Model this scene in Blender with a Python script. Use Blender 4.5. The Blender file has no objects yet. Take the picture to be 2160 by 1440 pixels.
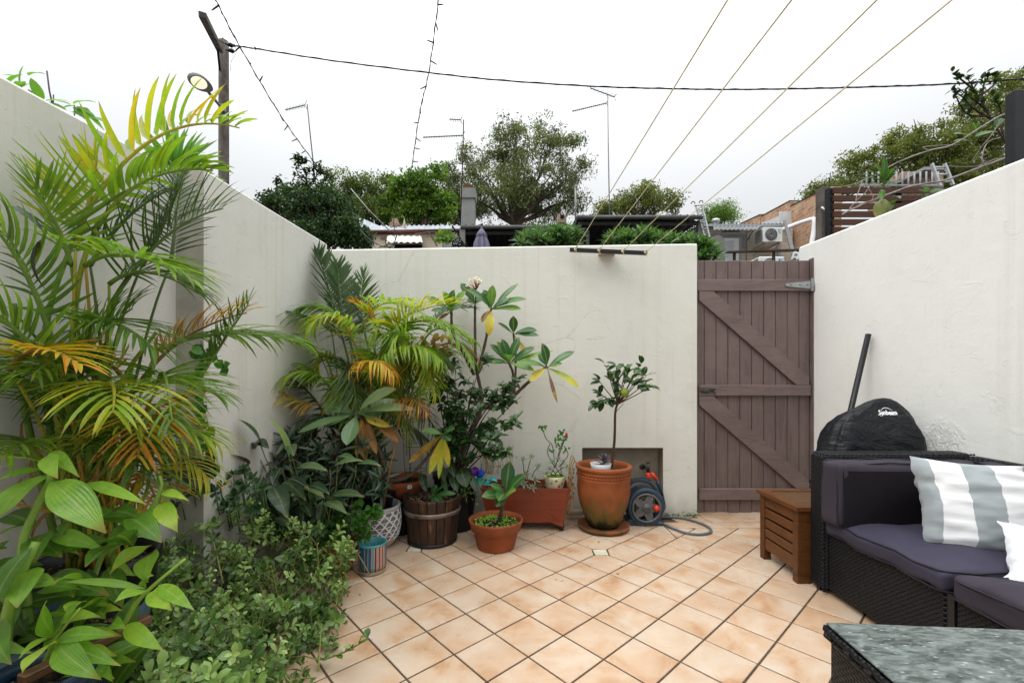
import bpy, math, random
import numpy as np
from mathutils import Vector as V, noise as mn, Matrix
from mathutils.bvhtree import BVHTree
R=math.radians
scene=bpy.context.scene; col=scene.collection
# ---------------------------------------------------------------- camera, world, sun, exposure
FPX=910.0; CX=1080.0; CY=793.0; CH=1.1
cd=bpy.data.cameras.new('camera'); cam=bpy.data.objects.new('camera',cd); col.objects.link(cam)
cam.location=(0,0,CH); cam.rotation_euler=(R(90),0,0)
cd.sensor_width=36; cd.lens=36*FPX/2160; cd.shift_y=(CY-720)/2160; cd.clip_end=500; cd.clip_start=.02
scene.camera=cam
w=bpy.data.worlds.new("World"); scene.world=w; w.use_nodes=True; nt=w.node_tree; nt.nodes.clear()
def wn(t,**k):
    n=nt.nodes.new(t)
    for a,b in k.items(): setattr(n,a,b)
    return n
sky=wn('ShaderNodeTexSky',sky_type='NISHITA',sun_disc=False,sun_elevation=R(54),sun_rotation=R(238),air_density=1,dust_density=6,ozone_density=1)
tc=wn('ShaderNodeTexCoord'); sx=wn('ShaderNodeSeparateXYZ'); nt.links.new(tc.outputs['Generated'],sx.inputs[0])
mr=wn('ShaderNodeMapRange'); mr.inputs['From Min'].default_value=0; mr.inputs['From Max'].default_value=1
mr.inputs['To Min'].default_value=0.60; mr.inputs['To Max'].default_value=3.1
pw_=wn('ShaderNodeMath',operation='POWER',use_clamp=True); pw_.inputs[1].default_value=2.5; nt.links.new(sx.outputs['Z'],pw_.inputs[0]); nt.links.new(pw_.outputs[0],mr.inputs['Value'])
ns=wn('ShaderNodeTexNoise'); ns.inputs['Scale'].default_value=2.2; ns.inputs['Detail'].default_value=3; nt.links.new(tc.outputs['Generated'],ns.inputs['Vector'])
nr=wn('ShaderNodeMapRange'); nr.inputs['To Min'].default_value=.94; nr.inputs['To Max'].default_value=1.06; nt.links.new(ns.outputs['Fac'],nr.inputs['Value'])
mu=wn('ShaderNodeMath',operation='MULTIPLY'); nt.links.new(mr.outputs[0],mu.inputs[0]); nt.links.new(nr.outputs[0],mu.inputs[1])
vm=wn('ShaderNodeVectorMath',operation='SCALE'); vm.inputs[0].default_value=(.965,.985,1.0); nt.links.new(mu.outputs[0],vm.inputs['Scale'])
vs=wn('ShaderNodeVectorMath',operation='SCALE'); vs.inputs['Scale'].default_value=.08; nt.links.new(sky.outputs[0],vs.inputs[0])
mx=wn('ShaderNodeMix',data_type='RGBA'); mx.inputs['Factor'].default_value=.9
nt.links.new(vs.outputs[0],mx.inputs['A']); nt.links.new(vm.outputs[0],mx.inputs['B'])
bg=wn('ShaderNodeBackground'); nt.links.new(mx.outputs['Result'],bg.inputs[0]); bg.inputs[1].default_value=1.0
ow=wn('ShaderNodeOutputWorld'); nt.links.new(bg.outputs[0],ow.inputs[0])
sd=bpy.data.lights.new('sun','SUN'); sd.energy=1.0; sd.angle=R(25); sd.color=(1,.97,.93)
so=bpy.data.objects.new('sun',sd); col.objects.link(so); so.rotation_euler=(R(36),0,R(-58))
scene.view_settings.view_transform='Standard'; scene.view_settings.look='None'; scene.view_settings.exposure=0.31; scene.view_settings.gamma=1
# ---------------------------------------------------------------- helpers
def W(px,py,Y): return V(((px-CX)/FPX*Y, Y, CH-(py-CY)/FPX*Y))
def F(px,py,z=0):
    Y=FPX*(CH-z)/(py-CY); return V(((px-CX)/FPX*Y,Y,z))
class MB:
    def __init__(s): s.v=[];s.f=[];s.m=[];s.c=[];s.sm=[]
    def add(s,vs,fs,mi=0,cs=None,smooth=False):
        o=len(s.v); s.v+= [tuple(a) for a in vs]
        s.c+= cs if cs else [(.5,.5,.5)]*len(vs)
        for q in fs: s.f.append(tuple(o+i for i in q)); s.m.append(mi); s.sm.append(smooth)
    def box(s,a,b,mi=0,bev=0):
        x0,y0,z0=[min(a[i],b[i]) for i in range(3)]; x1,y1,z1=[max(a[i],b[i]) for i in range(3)]
        return s.obox(((x0+x1)/2,(y0+y1)/2,(z0+z1)/2),((x1-x0),(y1-y0),(z1-z0)),None,mi,bev)
    def obox(s,c,size,rot=None,mi=0,bev=0):
        hx,hy,hz=[q/2 for q in size]; b=min(bev,hx*.9,hy*.9,hz*.9)
        c=V(c); rot=rot or Matrix.Identity(3); vs=[];idx={}
        if b<=0:
            for i,(x,y,z) in enumerate([(-1,-1,-1),(1,-1,-1),(1,1,-1),(-1,1,-1),(-1,-1,1),(1,-1,1),(1,1,1),(-1,1,1)]): vs.append(c+rot@V((x*hx,y*hy,z*hz)))
            fs=[(0,3,2,1),(4,5,6,7),(0,1,5,4),(1,2,6,5),(2,3,7,6),(3,0,4,7)]
        else:
            for x in(-1,1):
                for y in(-1,1):
                    for z in(-1,1):
                        for ax in range(3):
                            p=[x*(hx-b),y*(hy-b),z*(hz-b)]; p[ax]=(x*hx,y*hy,z*hz)[ax]
                            idx[(x,y,z,ax)]=len(vs); vs.append(c+rot@V(p))
            fs=[]; I=idx
            for sgn in(-1,1):
                q=[I[(sgn,-1,-1,0)],I[(sgn,1,-1,0)],I[(sgn,1,1,0)],I[(sgn,-1,1,0)]]; fs.append(q if sgn>0 else q[::-1])
                q=[I[(-1,sgn,-1,1)],I[(1,sgn,-1,1)],I[(1,sgn,1,1)],I[(-1,sgn,1,1)]]; fs.append(q[::-1] if sgn>0 else q)
                q=[I[(-1,-1,sgn,2)],I[(1,-1,sgn,2)],I[(1,1,sgn,2)],I[(-1,1,sgn,2)]]; fs.append(q if sgn>0 else q[::-1])
            def fx(q,d):
                n=(vs[q[1]]-vs[q[0]]).cross(vs[q[2]]-vs[q[0]]); fs.append(q if n.dot(rot@V(d))>0 else q[::-1])
            for a_ in(-1,1):
                for b_ in(-1,1):
                    fx([I[(a_,b_,-1,0)],I[(a_,b_,1,0)],I[(a_,b_,1,1)],I[(a_,b_,-1,1)]],(a_,b_,0))
                    fx([I[(a_,-1,b_,0)],I[(a_,1,b_,0)],I[(a_,1,b_,2)],I[(a_,-1,b_,2)]],(a_,0,b_))
                    fx([I[(-1,a_,b_,1)],I[(1,a_,b_,1)],I[(1,a_,b_,2)],I[(-1,a_,b_,2)]],(0,a_,b_))
                    for c_ in(-1,1): fx([I[(a_,b_,c_,0)],I[(a_,b_,c_,1)],I[(a_,b_,c_,2)]],(a_,b_,c_))
        s.add(vs,fs,mi); return s
    def beam(s,p,q,wd,th,up=(0,0,1),mi=0,bev=0):
        p=V(p);q=V(q);d=(q-p);L=d.length;d=d/L; u=V(up); sd=d.cross(u)
        if sd.length<1e-4: sd=d.cross(V((0,1,0)))
        sd.normalize(); u=sd.cross(d)
        return s.obox((p+q)/2,(L,wd,th),Matrix((d,sd,u)).transposed(),mi,bev)
    def tube(s,pts,rad,n=8,mi=0,cap=True,c=None,closed=False):
        pts=[V(p) for p in pts]; k=len(pts); rr=rad if hasattr(rad,'__len__') else [rad]*k
        vs=[];cs=[]; prev=None
        for i,p in enumerate(pts):
            t=(pts[(i+1)%k if closed else min(i+1,k-1)]-pts[(i-1)%k if closed else max(i-1,0)])
            t=t.normalized() if t.length>1e-9 else V((0,0,1))
            if prev is None:
                a=V((0,0,1)) if abs(t.z)<.9 else V((1,0,0)); u=(a-t*a.dot(t)).normalized()
            else:
                u=prev-t*prev.dot(t); u=u.normalized() if u.length>1e-6 else t.orthogonal().normalized()
            prev=u; x=t.cross(u)
            for j in range(n):
                an=2*math.pi*j/n; vs.append(p+(u*math.cos(an)+x*math.sin(an))*rr[i]); cs.append(c if c else (.5,i/max(1,k-1),.5))
        fs=[]
        for i in range(k if closed else k-1):
            i2=(i+1)%k
            for j in range(n): fs.append((i*n+j,i*n+(j+1)%n,i2*n+(j+1)%n,i2*n+j))
        if cap and not closed: fs.append(tuple(range(n))[::-1]); fs.append(tuple((k-1)*n+j for j in range(n)))
        s.add(vs,fs,mi,cs,True); return s
    def lathe(s,c,prof,n=40,mi=0,fn=None,capb=True,captop=False):
        vs=[];fs=[];c=V(c)
        for (r,z) in prof:
            for j in range(n):
                a=2*math.pi*j/n; rr=r*(fn(a,z) if fn else 1); vs.append(c+V((rr*math.cos(a),rr*math.sin(a),z)))
        for i in range(len(prof)-1):
            for j in range(n): fs.append((i*n+j,i*n+(j+1)%n,(i+1)*n+(j+1)%n,(i+1)*n+j))
        if capb: fs.append(tuple(range(n))[::-1])
        if captop: fs.append(tuple((len(prof)-1)*n+j for j in range(n)))
        cs=[(j%n/n,0.5,i_z) for i_z in [0]*len(prof) for j in range(n)]
        s.add(vs,fs,mi,cs,True); return s
    def ball(s,c,r,n=10,mi=0,sc=(1,1,1),bump=0):
        c=V(c);vs=[];fs=[]
        for i in range(n+1):
            th=math.pi*i/n
            for j in range(2*n):
                ph=math.pi*j/n; d=V((math.sin(th)*math.cos(ph)*sc[0],math.sin(th)*math.sin(ph)*sc[1],math.cos(th)*sc[2]))
                vs.append(c+d*r*(1+bump*mn.noise(d*3+c)))
        m=2*n
        for i in range(n):
            for j in range(m): fs.append((i*m+j,(i+1)*m+j,(i+1)*m+(j+1)%m,i*m+(j+1)%m))
        s.add(vs,fs,mi,None,True); return s
    def prism(s,poly,d,mi=0):
        n=len(poly); a=[V(p) for p in poly]; d=V(d); b=[p+d for p in a]
        nn=(a[1]-a[0]).cross(a[2]-a[0]); flip=nn.dot(d)>0
        top=list(range(n,2*n)); bot=list(range(n))
        fs=[tuple(bot[::-1]) if flip else tuple(bot), tuple(top) if flip else tuple(top[::-1])]
        for i in range(n):
            q=(i,(i+1)%n,n+(i+1)%n,n+i); fs.append(q if flip else q[::-1])
        s.add(a+b,fs,mi); return s
    def build(s,name,mat,parent=None,origin=None,kind=None,**tags):
        me=bpy.data.meshes.new(name); o=bpy.data.objects.new(name,me)
        org=V(parent['_o']) if parent is not None else V(origin or (0,0,0))
        if parent is None and origin is None and s.v:
            a=np.array(s.v); org=V(((a[:,0].min()+a[:,0].max())/2,(a[:,1].min()+a[:,1].max())/2,a[:,2].min()))
        vv=np.array(s.v,dtype=np.float32)-np.array(org,dtype=np.float32)
        me.from_pydata([tuple(map(float,q)) for q in vv],[],s.f)
        mats=mat if isinstance(mat,(list,tuple)) else [mat]
        for m_ in mats: me.materials.append(m_)
        me.polygons.foreach_set('material_index',s.m); me.polygons.foreach_set('use_smooth',s.sm)
        finish(me,np.array(s.c,dtype=np.float32))
        col.objects.link(o)
        if parent is not None:
            o.parent=parent; o['_o']=tuple(org)
        else: o.location=org; o['_o']=tuple(org)
        if kind: o['kind']=kind
        for k,q in tags.items(): o[k]=q
        return o
def finish(me,cs):
    me.update()
    at=me.color_attributes.new('lv','FLOAT_COLOR','POINT')
    at.data.foreach_set('color',np.concatenate([cs,np.ones((len(cs),1),np.float32)],1).ravel())
    nl=len(me.loops); np_=len(me.polygons)
    co=np.zeros(len(me.vertices)*3,np.float32); me.vertices.foreach_get('co',co); co=co.reshape(-1,3)
    li=np.zeros(nl,np.int32); me.loops.foreach_get('vertex_index',li)
    nn=np.zeros(np_*3,np.float32); me.polygons.foreach_get('normal',nn); nn=nn.reshape(-1,3)
    lt=np.zeros(np_,np.int32); me.polygons.foreach_get('loop_total',lt); ax=np.abs(nn).argmax(1); ax=np.repeat(ax,lt); p=co[li]
    u=np.where(ax==0,p[:,1],p[:,0]); v=np.where(ax==2,p[:,1],p[:,2])
    uv=me.uv_layers.new(name='UVMap'); uv.data.foreach_set('uv',np.stack([u,v],1).ravel().astype(np.float32))
def thing(name,loc,label,cat,group=None):
    o=bpy.data.objects.new(name,None); col.objects.link(o); o.location=loc; o.empty_display_size=.1
    o['_o']=tuple(V(loc)); o['label']=label; o['category']=cat
    if group: o['group']=group
    return o
def tag(o,label,cat,group=None):
    if o.name.startswith('garden_wall'): o['kind']='thing'
    o['label']=label; o['category']=cat
    if group: o['group']=group
    return o
def kids(o): return [c for c in bpy.data.objects if c.parent==o]
def clone(o,loc,label,group=None,parent=None):
    c=o.copy(); col.objects.link(c)
    if parent is None:
        c.location=loc; c['label']=label
        if group: c['group']=group
    else: c.parent=parent
    for k in kids(o): clone(k,None,None,None,c)
    return c
# ---------------------------------------------------------------- materials
class NT:
    def __init__(s,name):
        s.mat=bpy.data.materials.new(name); s.mat.use_nodes=True; s.t=s.mat.node_tree; s.t.nodes.clear()
        s.out=s.n('ShaderNodeOutputMaterial'); s.b=s.n('ShaderNodeBsdfPrincipled'); s.l(s.b.outputs[0],s.out.inputs[0])
    def n(s,t,ins=None,**k):
        x=s.t.nodes.new(t)
        for a,b in k.items(): setattr(x,a,b)
        for a,b in (ins or {}).items():
            if hasattr(b,'is_linked') or isinstance(b,bpy.types.NodeSocket): s.l(b,x.inputs[a])
            else: x.inputs[a].default_value=b
        return x
    def l(s,a,b): s.t.links.new(a,b)
    def co(s,kind='Object',sc=(1,1,1)):
        t=s.n('ShaderNodeTexCoord'); m=s.n('ShaderNodeMapping'); s.l(t.outputs[kind],m.inputs[0]); m.inputs['Scale'].default_value=sc; return m.outputs[0]
    def noise(s,vec,scale,detail=4,rough=.6,dist=0):
        return s.n('ShaderNodeTexNoise',{'Vector':vec,'Scale':scale,'Detail':detail,'Roughness':rough,'Distortion':dist}).outputs['Fac']
    def ramp(s,fac,stops,interp='LINEAR'):
        r=s.n('ShaderNodeValToRGB'); s.l(fac,r.inputs[0]); e=r.color_ramp; e.interpolation=interp
        while len(e.elements)<len(stops): e.elements.new(.5)
        for i,(p,c) in enumerate(stops): e.elements[i].position=p; e.elements[i].color=(*(c if hasattr(c,'__len__') else (c,c,c)),1)
        return r.outputs[0]
    def mix(s,f,a,b,mode='MIX'):
        x=s.n('ShaderNodeMix',data_type='RGBA',blend_type=mode)
        for k,q in (('Factor',f),('A',a),('B',b)):
            if isinstance(q,bpy.types.NodeSocket): s.l(q,x.inputs[k])
            else: x.inputs[k].default_value=q if k=='Factor' else (*q,1)
        return x.outputs['Result']
    def math(s,op,a,b=0,c=0):
        x=s.n('ShaderNodeMath',operation=op)
        for i,q in enumerate((a,b,c)):
            if isinstance(q,bpy.types.NodeSocket): s.l(q,x.inputs[i])
            else: x.inputs[i].default_value=q
        return x.outputs[0]
    def bump(s,h,st,dist=.01,nrm=None):
        x=s.n('ShaderNodeBump',{'Height':h,'Strength':st,'Distance':dist})
        if nrm: s.l(nrm,x.inputs['Normal'])
        return x.outputs[0]
    def fin(s,base,rough=.6,nrm=None,spec=.5,metal=0,**k):
        for key,q in (('Base Color',base),('Roughness',rough),('Specular IOR Level',spec),('Metallic',metal)):
            if isinstance(q,bpy.types.NodeSocket): s.l(q,s.b.inputs[key])
            else: s.b.inputs[key].default_value=(*q,1) if key=='Base Color' else q
        if nrm: s.l(nrm,s.b.inputs['Normal'])
        for key,q in k.items():
            s.b.inputs[key.replace('_',' ')].default_value=q
        return s.mat
def simple(name,a,b=None,rough=.6,scale=8,bs=0,bsc=60,spec=.5,metal=0,sc=(1,1,1),bd=.003,detail=5,lo=.35,hi=.65):
    m=NT(name); c=m.co('Object',sc); b=b or tuple(x*.7 for x in a)
    f=m.noise(c,scale,detail); base=m.ramp(f,[(lo,b),(hi,a)])
    nrm=m.bump(m.noise(c,bsc,3),bs,bd) if bs else None
    rg=m.ramp(m.noise(c,scale*2.3,3),[(.3,max(rough-.1,0.02)),(.7,min(1,rough+.1))])
    return m.fin(base,rg,nrm,spec*.6,metal)
def mat_wall(name,*ar,patch=None):
    return mat_wall_(name,*ar,patch=patch)
def mat_wall_(name,tint=(.70,.70,.635),old=.5,patch=None):
    m=NT(name); c=m.co(); f=m.noise(c,1.3,5); base=m.ramp(f,[(.3,tuple(x*.93 for x in tint)),(.7,tint)])
    st=m.noise(m.co('Object',(15,15,.30)),1,6,.7); msk=m.noise(m.co('Object',(1.6,1.6,.5)),1,3)
    k=m.math('MULTIPLY',m.ramp(st,[(.52,0),(.7,1)]),m.ramp(msk,[(.42,0),(.62,1)]))
    base=m.mix(m.math('MULTIPLY',k,.5*old+.12),base,(.42,.38,.26))
    fine=m.noise(m.co('Object',(38,38,.5)),1,5,.7)
    base=m.mix(m.math('MULTIPLY',m.ramp(fine,[(.5,0),(.8,1)]),.10*old),base,(.4,.36,.28))
    sp=m.noise(c,55,2); base=m.mix(m.math('MULTIPLY',m.ramp(sp,[(.70,0),(.78,1)]),.35),base,(.5,.47,.38))
    bl=m.noise(c,2.7,6,.62,.6); base=m.mix(m.math('MULTIPLY',m.ramp(bl,[(.48,0),(.72,1)]),.38*old),base,(.47,.46,.40))
    n1=m.bump(m.noise(c,150,4,.7),.35,.0022); lay=m.noise(c,9,6,.6,.8)
    n2=m.bump(m.ramp(lay,[(.62,0),(.635,1),(.8,.8)]),.5,.002,n1)
    tw=m.noise(m.co('Object',(2.2,2.2,7)),2.5,5,.6,1.2); n3=m.bump(tw,.14,.006,m.bump(m.noise(c,5,3),.35,.012,n2))
    cr=m.n('ShaderNodeTexVoronoi',{'Vector':m.co('Object',(1.1,1.1,1.6)),'Scale':1.6},feature='DISTANCE_TO_EDGE').outputs['Distance']; cr=m.math('ADD',cr,m.math('MULTIPLY',m.math('SUBTRACT',m.noise(c,6,5),.5),.16)); crm=m.math('MULTIPLY',m.ramp(m.math('ABSOLUTE',cr),[(0,1),(.006,0)]),m.ramp(m.noise(c,.9,2),[(.5,0),(.56,1)])); base=m.mix(m.math('MULTIPLY',crm,.35 if old>.3 else .08),base,(.3,.28,.22)); n3=m.bump(m.math('MULTIPLY',crm,-1),.4 if old>.3 else .05,.003,n3)
    sz=m.n('ShaderNodeSeparateXYZ'); m.l(c,sz.inputs[0]); sp_=m.math('ADD',sz.outputs[2],m.math('MULTIPLY',m.math('SUBTRACT',m.noise(m.co('Object',(3,3,1.5)),3,6,.7),.5),.35)); base=m.mix(m.math('MULTIPLY',m.ramp(sp_,[(0.02,1),(.22,0)]),.45),base,(.33,.29,.19))
    if patch:
        d_=m.n('ShaderNodeVectorMath',operation='DISTANCE'); m.l(c,d_.inputs[0]); d_.inputs[1].default_value=patch; pk=m.ramp(m.math('ADD',d_.outputs['Value'],m.math('MULTIPLY',m.math('SUBTRACT',m.noise(c,14,4),.5),.12)),[(.06,1),(.13,0)]); rr_=m.noise(c,24,5,.6,1.5); n3=m.bump(m.math('MULTIPLY',pk,m.ramp(rr_,[(.4,0),(.55,1),(.62,.4),(.75,1)])),.8,.006,n3)
    return m.fin(base,.75,n3,.3)
def mat_leaf(name,ramp,trans=.35,rough=.38,spec=.28,tip=(.25,.13,.04),tipf=.6,rib=.25,blot=.3,vein=0,under=None,par=0):
    m=NT(name); a=m.n('ShaderNodeAttribute',attribute_name='lv'); s=m.n('ShaderNodeSeparateColor'); m.l(a.outputs['Color'],s.inputs[0])
    r,t,x=s.outputs[0],s.outputs[1],s.outputs[2]
    c=m.co(); nz=m.noise(c,9,3); nf=m.noise(c,60,3)
    rr=m.math('ADD',r,m.math('MULTIPLY',m.math('SUBTRACT',nz,.5),blot)); rr=m.math('ADD',rr,m.math('MULTIPLY',m.math('SUBTRACT',nf,.5),blot*.5))
    base=m.ramp(rr,ramp)
    xd=m.math('ABSOLUTE',m.math('SUBTRACT',x,.5)); ribm=m.ramp(xd,[(.0,1),(.09,0)])
    base=m.mix(m.math('MULTIPLY',ribm,rib),base,(.35,.42,.16))
    tm=m.math('MULTIPLY',m.ramp(m.math('ADD',t,m.math('MULTIPLY',m.math('SUBTRACT',nz,.5),.35)),[(.86,0),(.97,1)]),tipf)
    base=m.mix(tm,base,tip)
    if under:
        g=m.n('ShaderNodeNewGeometry'); base=m.mix(g.outputs['Backfacing'],base,under)
    h=m.math('ADD',m.math('MULTIPLY',m.math('COSINE',m.math('MULTIPLY',t,70)),.3 if vein else 0),m.math('MULTIPLY',ribm,-.8))
    h=m.math('ADD',h,m.math('MULTIPLY',m.math('COSINE',m.math('MULTIPLY',x,60)),par))
    if par: base=m.mix(m.math('MULTIPLY',m.ramp(m.math('COSINE',m.math('MULTIPLY',x,60)),[(.3,0),(1,1)]),.14),base,(.10,.22,.02))
    nrm=m.bump(m.math('ADD',h,m.math('MULTIPLY',nf,.8)),.35,.002)
    m.fin(base,rough,nrm,spec)
    tr=m.n('ShaderNodeBsdfTranslucent'); m.l(m.mix(1,base,(1.6,1.7,.7),'MULTIPLY'),tr.inputs[0])
    ms=m.n('ShaderNodeMixShader',{0:trans}); m.l(m.b.outputs[0],ms.inputs[1]); m.l(tr.outputs[0],ms.inputs[2]); m.l(ms.outputs[0],m.out.inputs[0])
    return m.mat
def mat_tile():
    m=NT('terracotta_tile'); a=m.n('ShaderNodeAttribute',attribute_name='lv'); s=m.n('ShaderNodeSeparateColor'); m.l(a.outputs['Color'],s.inputs[0])
    c=m.n('ShaderNodeVectorMath',operation='ADD'); m.l(m.co(),c.inputs[0]); sc=m.n('ShaderNodeVectorMath',operation='SCALE',ins={'Scale':40.}); m.l(a.outputs['Color'],sc.inputs[0]); m.l(sc.outputs[0],c.inputs[1])
    vec=c.outputs[0]
    base=m.ramp(m.noise(vec,5.5,4,.55,.5),[(.32,(.43,.235,.12)),(.44,(.52,.36,.235)),(.58,(.56,.445,.335)),(.74,(.57,.50,.42))])
    base=m.mix(m.math('MULTIPLY',s.outputs[0],.42),base,(.53,.38,.27))
    base=m.mix(m.math('MULTIPLY',m.ramp(m.noise(vec,70,3),[(.45,0),(.8,1)]),.25),base,(.66,.44,.28))
    dm=m.n('ShaderNodeSeparateXYZ'); m.l(m.co(),dm.inputs[0])
    dirt=m.math('MULTIPLY',m.ramp(m.noise(m.co(),2.2,5,.65),[(.45,0),(.72,1)]),.33); base=m.mix(dirt,base,(.30,.17,.085))
    rg=m.ramp(m.noise(m.co(),4,5),[(.35,.22),(.65,.5)])
    return m.fin(base,rg,m.bump(m.noise(vec,35,4),.2,.002),.5)
def mat_wicker(name='black_wicker',sc=46,a=(.005,.006,.008)):
    m=NT(name); t=m.n('ShaderNodeTexCoord'); sp=m.n('ShaderNodeSeparateXYZ'); m.l(t.outputs['UV'],sp.inputs[0])
    u=m.math('MULTIPLY',sp.outputs[0],sc); v=m.math('MULTIPLY',sp.outputs[1],sc*2.3)
    row=m.math('FLOOR',v); par=m.math('MODULO',m.math('ABSOLUTE',row),2)
    uu=m.math('ADD',u,m.math('MULTIPLY',par,.5)); arch=m.math('ABSOLUTE',m.math('SINE',m.math('MULTIPLY',uu,math.pi)))
    fv=m.math('FRACT',v); bar=m.math('SINE',m.math('MULTIPLY',fv,math.pi))
    h=m.math('MULTIPLY',m.math('POWER',arch,.6),m.math('POWER',bar,.5))
    base=m.ramp(h,[(.05,(.002,.002,.002)),(.5,a),(1,tuple(x*2 for x in a))])
    nz=m.noise(m.co(),30,3)
    return m.fin(base,m.ramp(nz,[(.3,.35),(.7,.55)]),m.bump(h,1,.006),.22)
def mat_wood(name,a,b,rough=.5,ax=(1,1,1),sc=1,bs=.3,wet=0):
    m=NT(name); c=m.co('Object',tuple(q*sc for q in ax)); g=m.noise(c,1,7,.65,1.2)
    base=m.ramp(g,[(.25,b),(.5,a),(.62,tuple(x*.75 for x in a)),(.78,tuple(min(1,x*1.25) for x in a))])
    bl=m.noise(m.co(),3,4); base=m.mix(m.math('MULTIPLY',m.ramp(bl,[(.45,0),(.75,1)]),.45),base,tuple(x*.35 for x in a))
    return m.fin(base,rough,m.bump(g,bs,.002),.25)
def mat_brick(name,a,b,mortar,sc=1.0,worn=.4):
    m=NT(name); t=m.n('ShaderNodeTexCoord')
    br=m.n('ShaderNodeTexBrick',{'Vector':t.outputs['UV'],'Scale':sc,'Color1':(*a,1),'Color2':(*b,1),'Mortar':(*mortar,1),'Mortar Size':.008,'Mortar Smooth':.3,'Brick Width':.23,'Row Height':.086,'Bias':0.})
    nz=m.noise(m.co(),3,6,.7); base=m.mix(m.math('MULTIPLY',m.ramp(nz,[(.4,0),(.7,1)]),worn),br.outputs[0],tuple(x*.35 for x in a))
    base=m.mix(m.math('MULTIPLY',m.ramp(m.noise(m.co(),11,5),[(.5,0),(.7,1)]),worn),base,tuple(min(1,x*1.3) for x in mortar))
    return m.fin(base,.85,m.bump(m.math('MULTIPLY',br.outputs['Fac'],-1),.6,.01),.2)
G=lambda *s:[(p,c) for p,c in s]
MAT={}
M=MAT
M['wall']=mat_wall('cream_render'); M['wall2']=mat_wall('cream_render_left',(.69,.685,.64),.8); M['wallr']=mat_wall('cream_render_right',(.84,.845,.815),.12,patch=(-.1,1.19,.77)); M['stain_shade']=simple('stained_shaded_bare_render',(.47,.45,.39),(.34,.325,.28),.85,6,.6,90)
M['tile']=mat_tile(); M['grout']=simple('grout',(.115,.08,.052),(.065,.045,.03),.9,20,.3); M['insert']=simple('cream_inset_tile',(.68,.66,.5),(.5,.46,.34),.4,14)
M['ground']=simple('asphalt',(.06,.06,.06),(.04,.04,.04),.9,6,.3)
M['gate']=mat_wood('mauve_brown_paint',(.175,.128,.118),(.11,.08,.073),.45,(9,9,.8),2.2,.25)
M['gateh']=mat_wood('mauve_brown_paint_rail',(.185,.137,.126),(.12,.087,.08),.45,(.8,9,9),2.2,.25)
M['wick']=mat_wicker()
M['wickt']=mat_wicker('black_wicker_edge',30)
def mat_fabric(name,a,wr=1.0,rough=.75,sheen=.3):
    m=NT(name); c=m.co(); f=m.noise(c,3,4); base=m.ramp(f,[(.3,tuple(x*.72 for x in a)),(.7,a)])
    base=m.mix(m.math('MULTIPLY',m.ramp(m.noise(c,260,2),[(.4,0),(.7,1)]),.2),base,tuple(min(1,x*1.5) for x in a))
    w1=m.noise(m.co('Object',(3,5,4)),1.2,3,.45,.8); w2=m.noise(c,320,2)
    n=m.bump(w2,.12,.001,m.bump(w1,.28*wr,.02))
    return m.fin(base,rough,n,.18,0,Sheen_Weight=0.)
M['cush']=mat_fabric('plum_cushion_fabric',(.046,.043,.068)); M['cush2']=mat_fabric('grey_plum_cushion_fabric',(.045,.038,.052)); M['cushd']=mat_fabric('charcoal_cushion_panel',(.011,.009,.012))
M['pipe']=simple('cushion_piping',(.02,.017,.024),None,.6)
def mat_pillow():
    m=NT('striped_cotton'); a=m.n('ShaderNodeAttribute',attribute_name='lv'); s=m.n('ShaderNodeSeparateColor'); m.l(a.outputs['Color'],s.inputs[0])
    base=m.ramp(s.outputs[0],[(0,(.31,.345,.36)),(.095,(.72,.73,.735)),(.29,(.31,.345,.36)),(.49,(.72,.73,.735)),(.69,(.31,.345,.36)),(.89,(.72,.73,.735))],'CONSTANT')
    c=m.co(); n=m.bump(m.noise(c,400,2),.2,.001,m.bump(m.noise(m.co('Object',(3,5,6)),1.3,3,.45,1),.3,.02))
    return m.fin(base,.85,n,.2,0,Sheen_Weight=.2)
M['stripe']=mat_pillow(); M['white']=simple('white_cotton',(.78,.80,.82),(.7,.72,.75),.85,5,.2,200)
def mat_glass_top():
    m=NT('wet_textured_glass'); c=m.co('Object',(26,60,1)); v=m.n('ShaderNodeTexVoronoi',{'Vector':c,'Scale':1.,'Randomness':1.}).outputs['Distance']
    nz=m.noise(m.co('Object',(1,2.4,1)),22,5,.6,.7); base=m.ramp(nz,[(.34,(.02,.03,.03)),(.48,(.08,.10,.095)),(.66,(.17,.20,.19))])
    base=m.mix(m.math('MULTIPLY',m.ramp(v,[(.0,1),(.22,0)]),.6),base,(.62,.66,.66))  # droplet highlights painted into the glass colour as pale spots
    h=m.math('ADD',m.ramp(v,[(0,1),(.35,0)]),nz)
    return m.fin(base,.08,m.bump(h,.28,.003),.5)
M['glass']=mat_glass_top()
M['acacia']=mat_wood('oiled_acacia',(.11,.042,.014),(.035,.013,.005),.38,(.9,1.2,9),2.4)
M['acaciah']=mat_wood('oiled_acacia_slat',(.135,.052,.017),(.04,.015,.006),.42,(9,.9,9),2.4)
M['acaciat']=mat_wood('weathered_acacia_top',(.12,.062,.03),(.04,.02,.010),.4,(.9,9,9),2.4)
def mat_cover():
    m=NT('black_vinyl_cover'); c=m.co(); d=m.n('ShaderNodeTexVoronoi',{'Vector':c,'Scale':95.}).outputs['Distance']
    big=m.ramp(m.noise(c,35,2),[(.45,0),(.55,1)]); dm=m.math('MULTIPLY',m.ramp(d,[(.1,1),(.18,0)]),big)
    base=m.mix(m.math('MULTIPLY',dm,.5),(.006,.007,.010),(.2,.22,.25))
    fold=m.noise(m.co('Object',(2.2,2.2,4)),2.2,5,.5,1.8)
    return m.fin(base,m.ramp(dm,[(0,.42),(1,.08)]),m.bump(dm,.7,.003,m.bump(fold,.7,.04)),.28)
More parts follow.
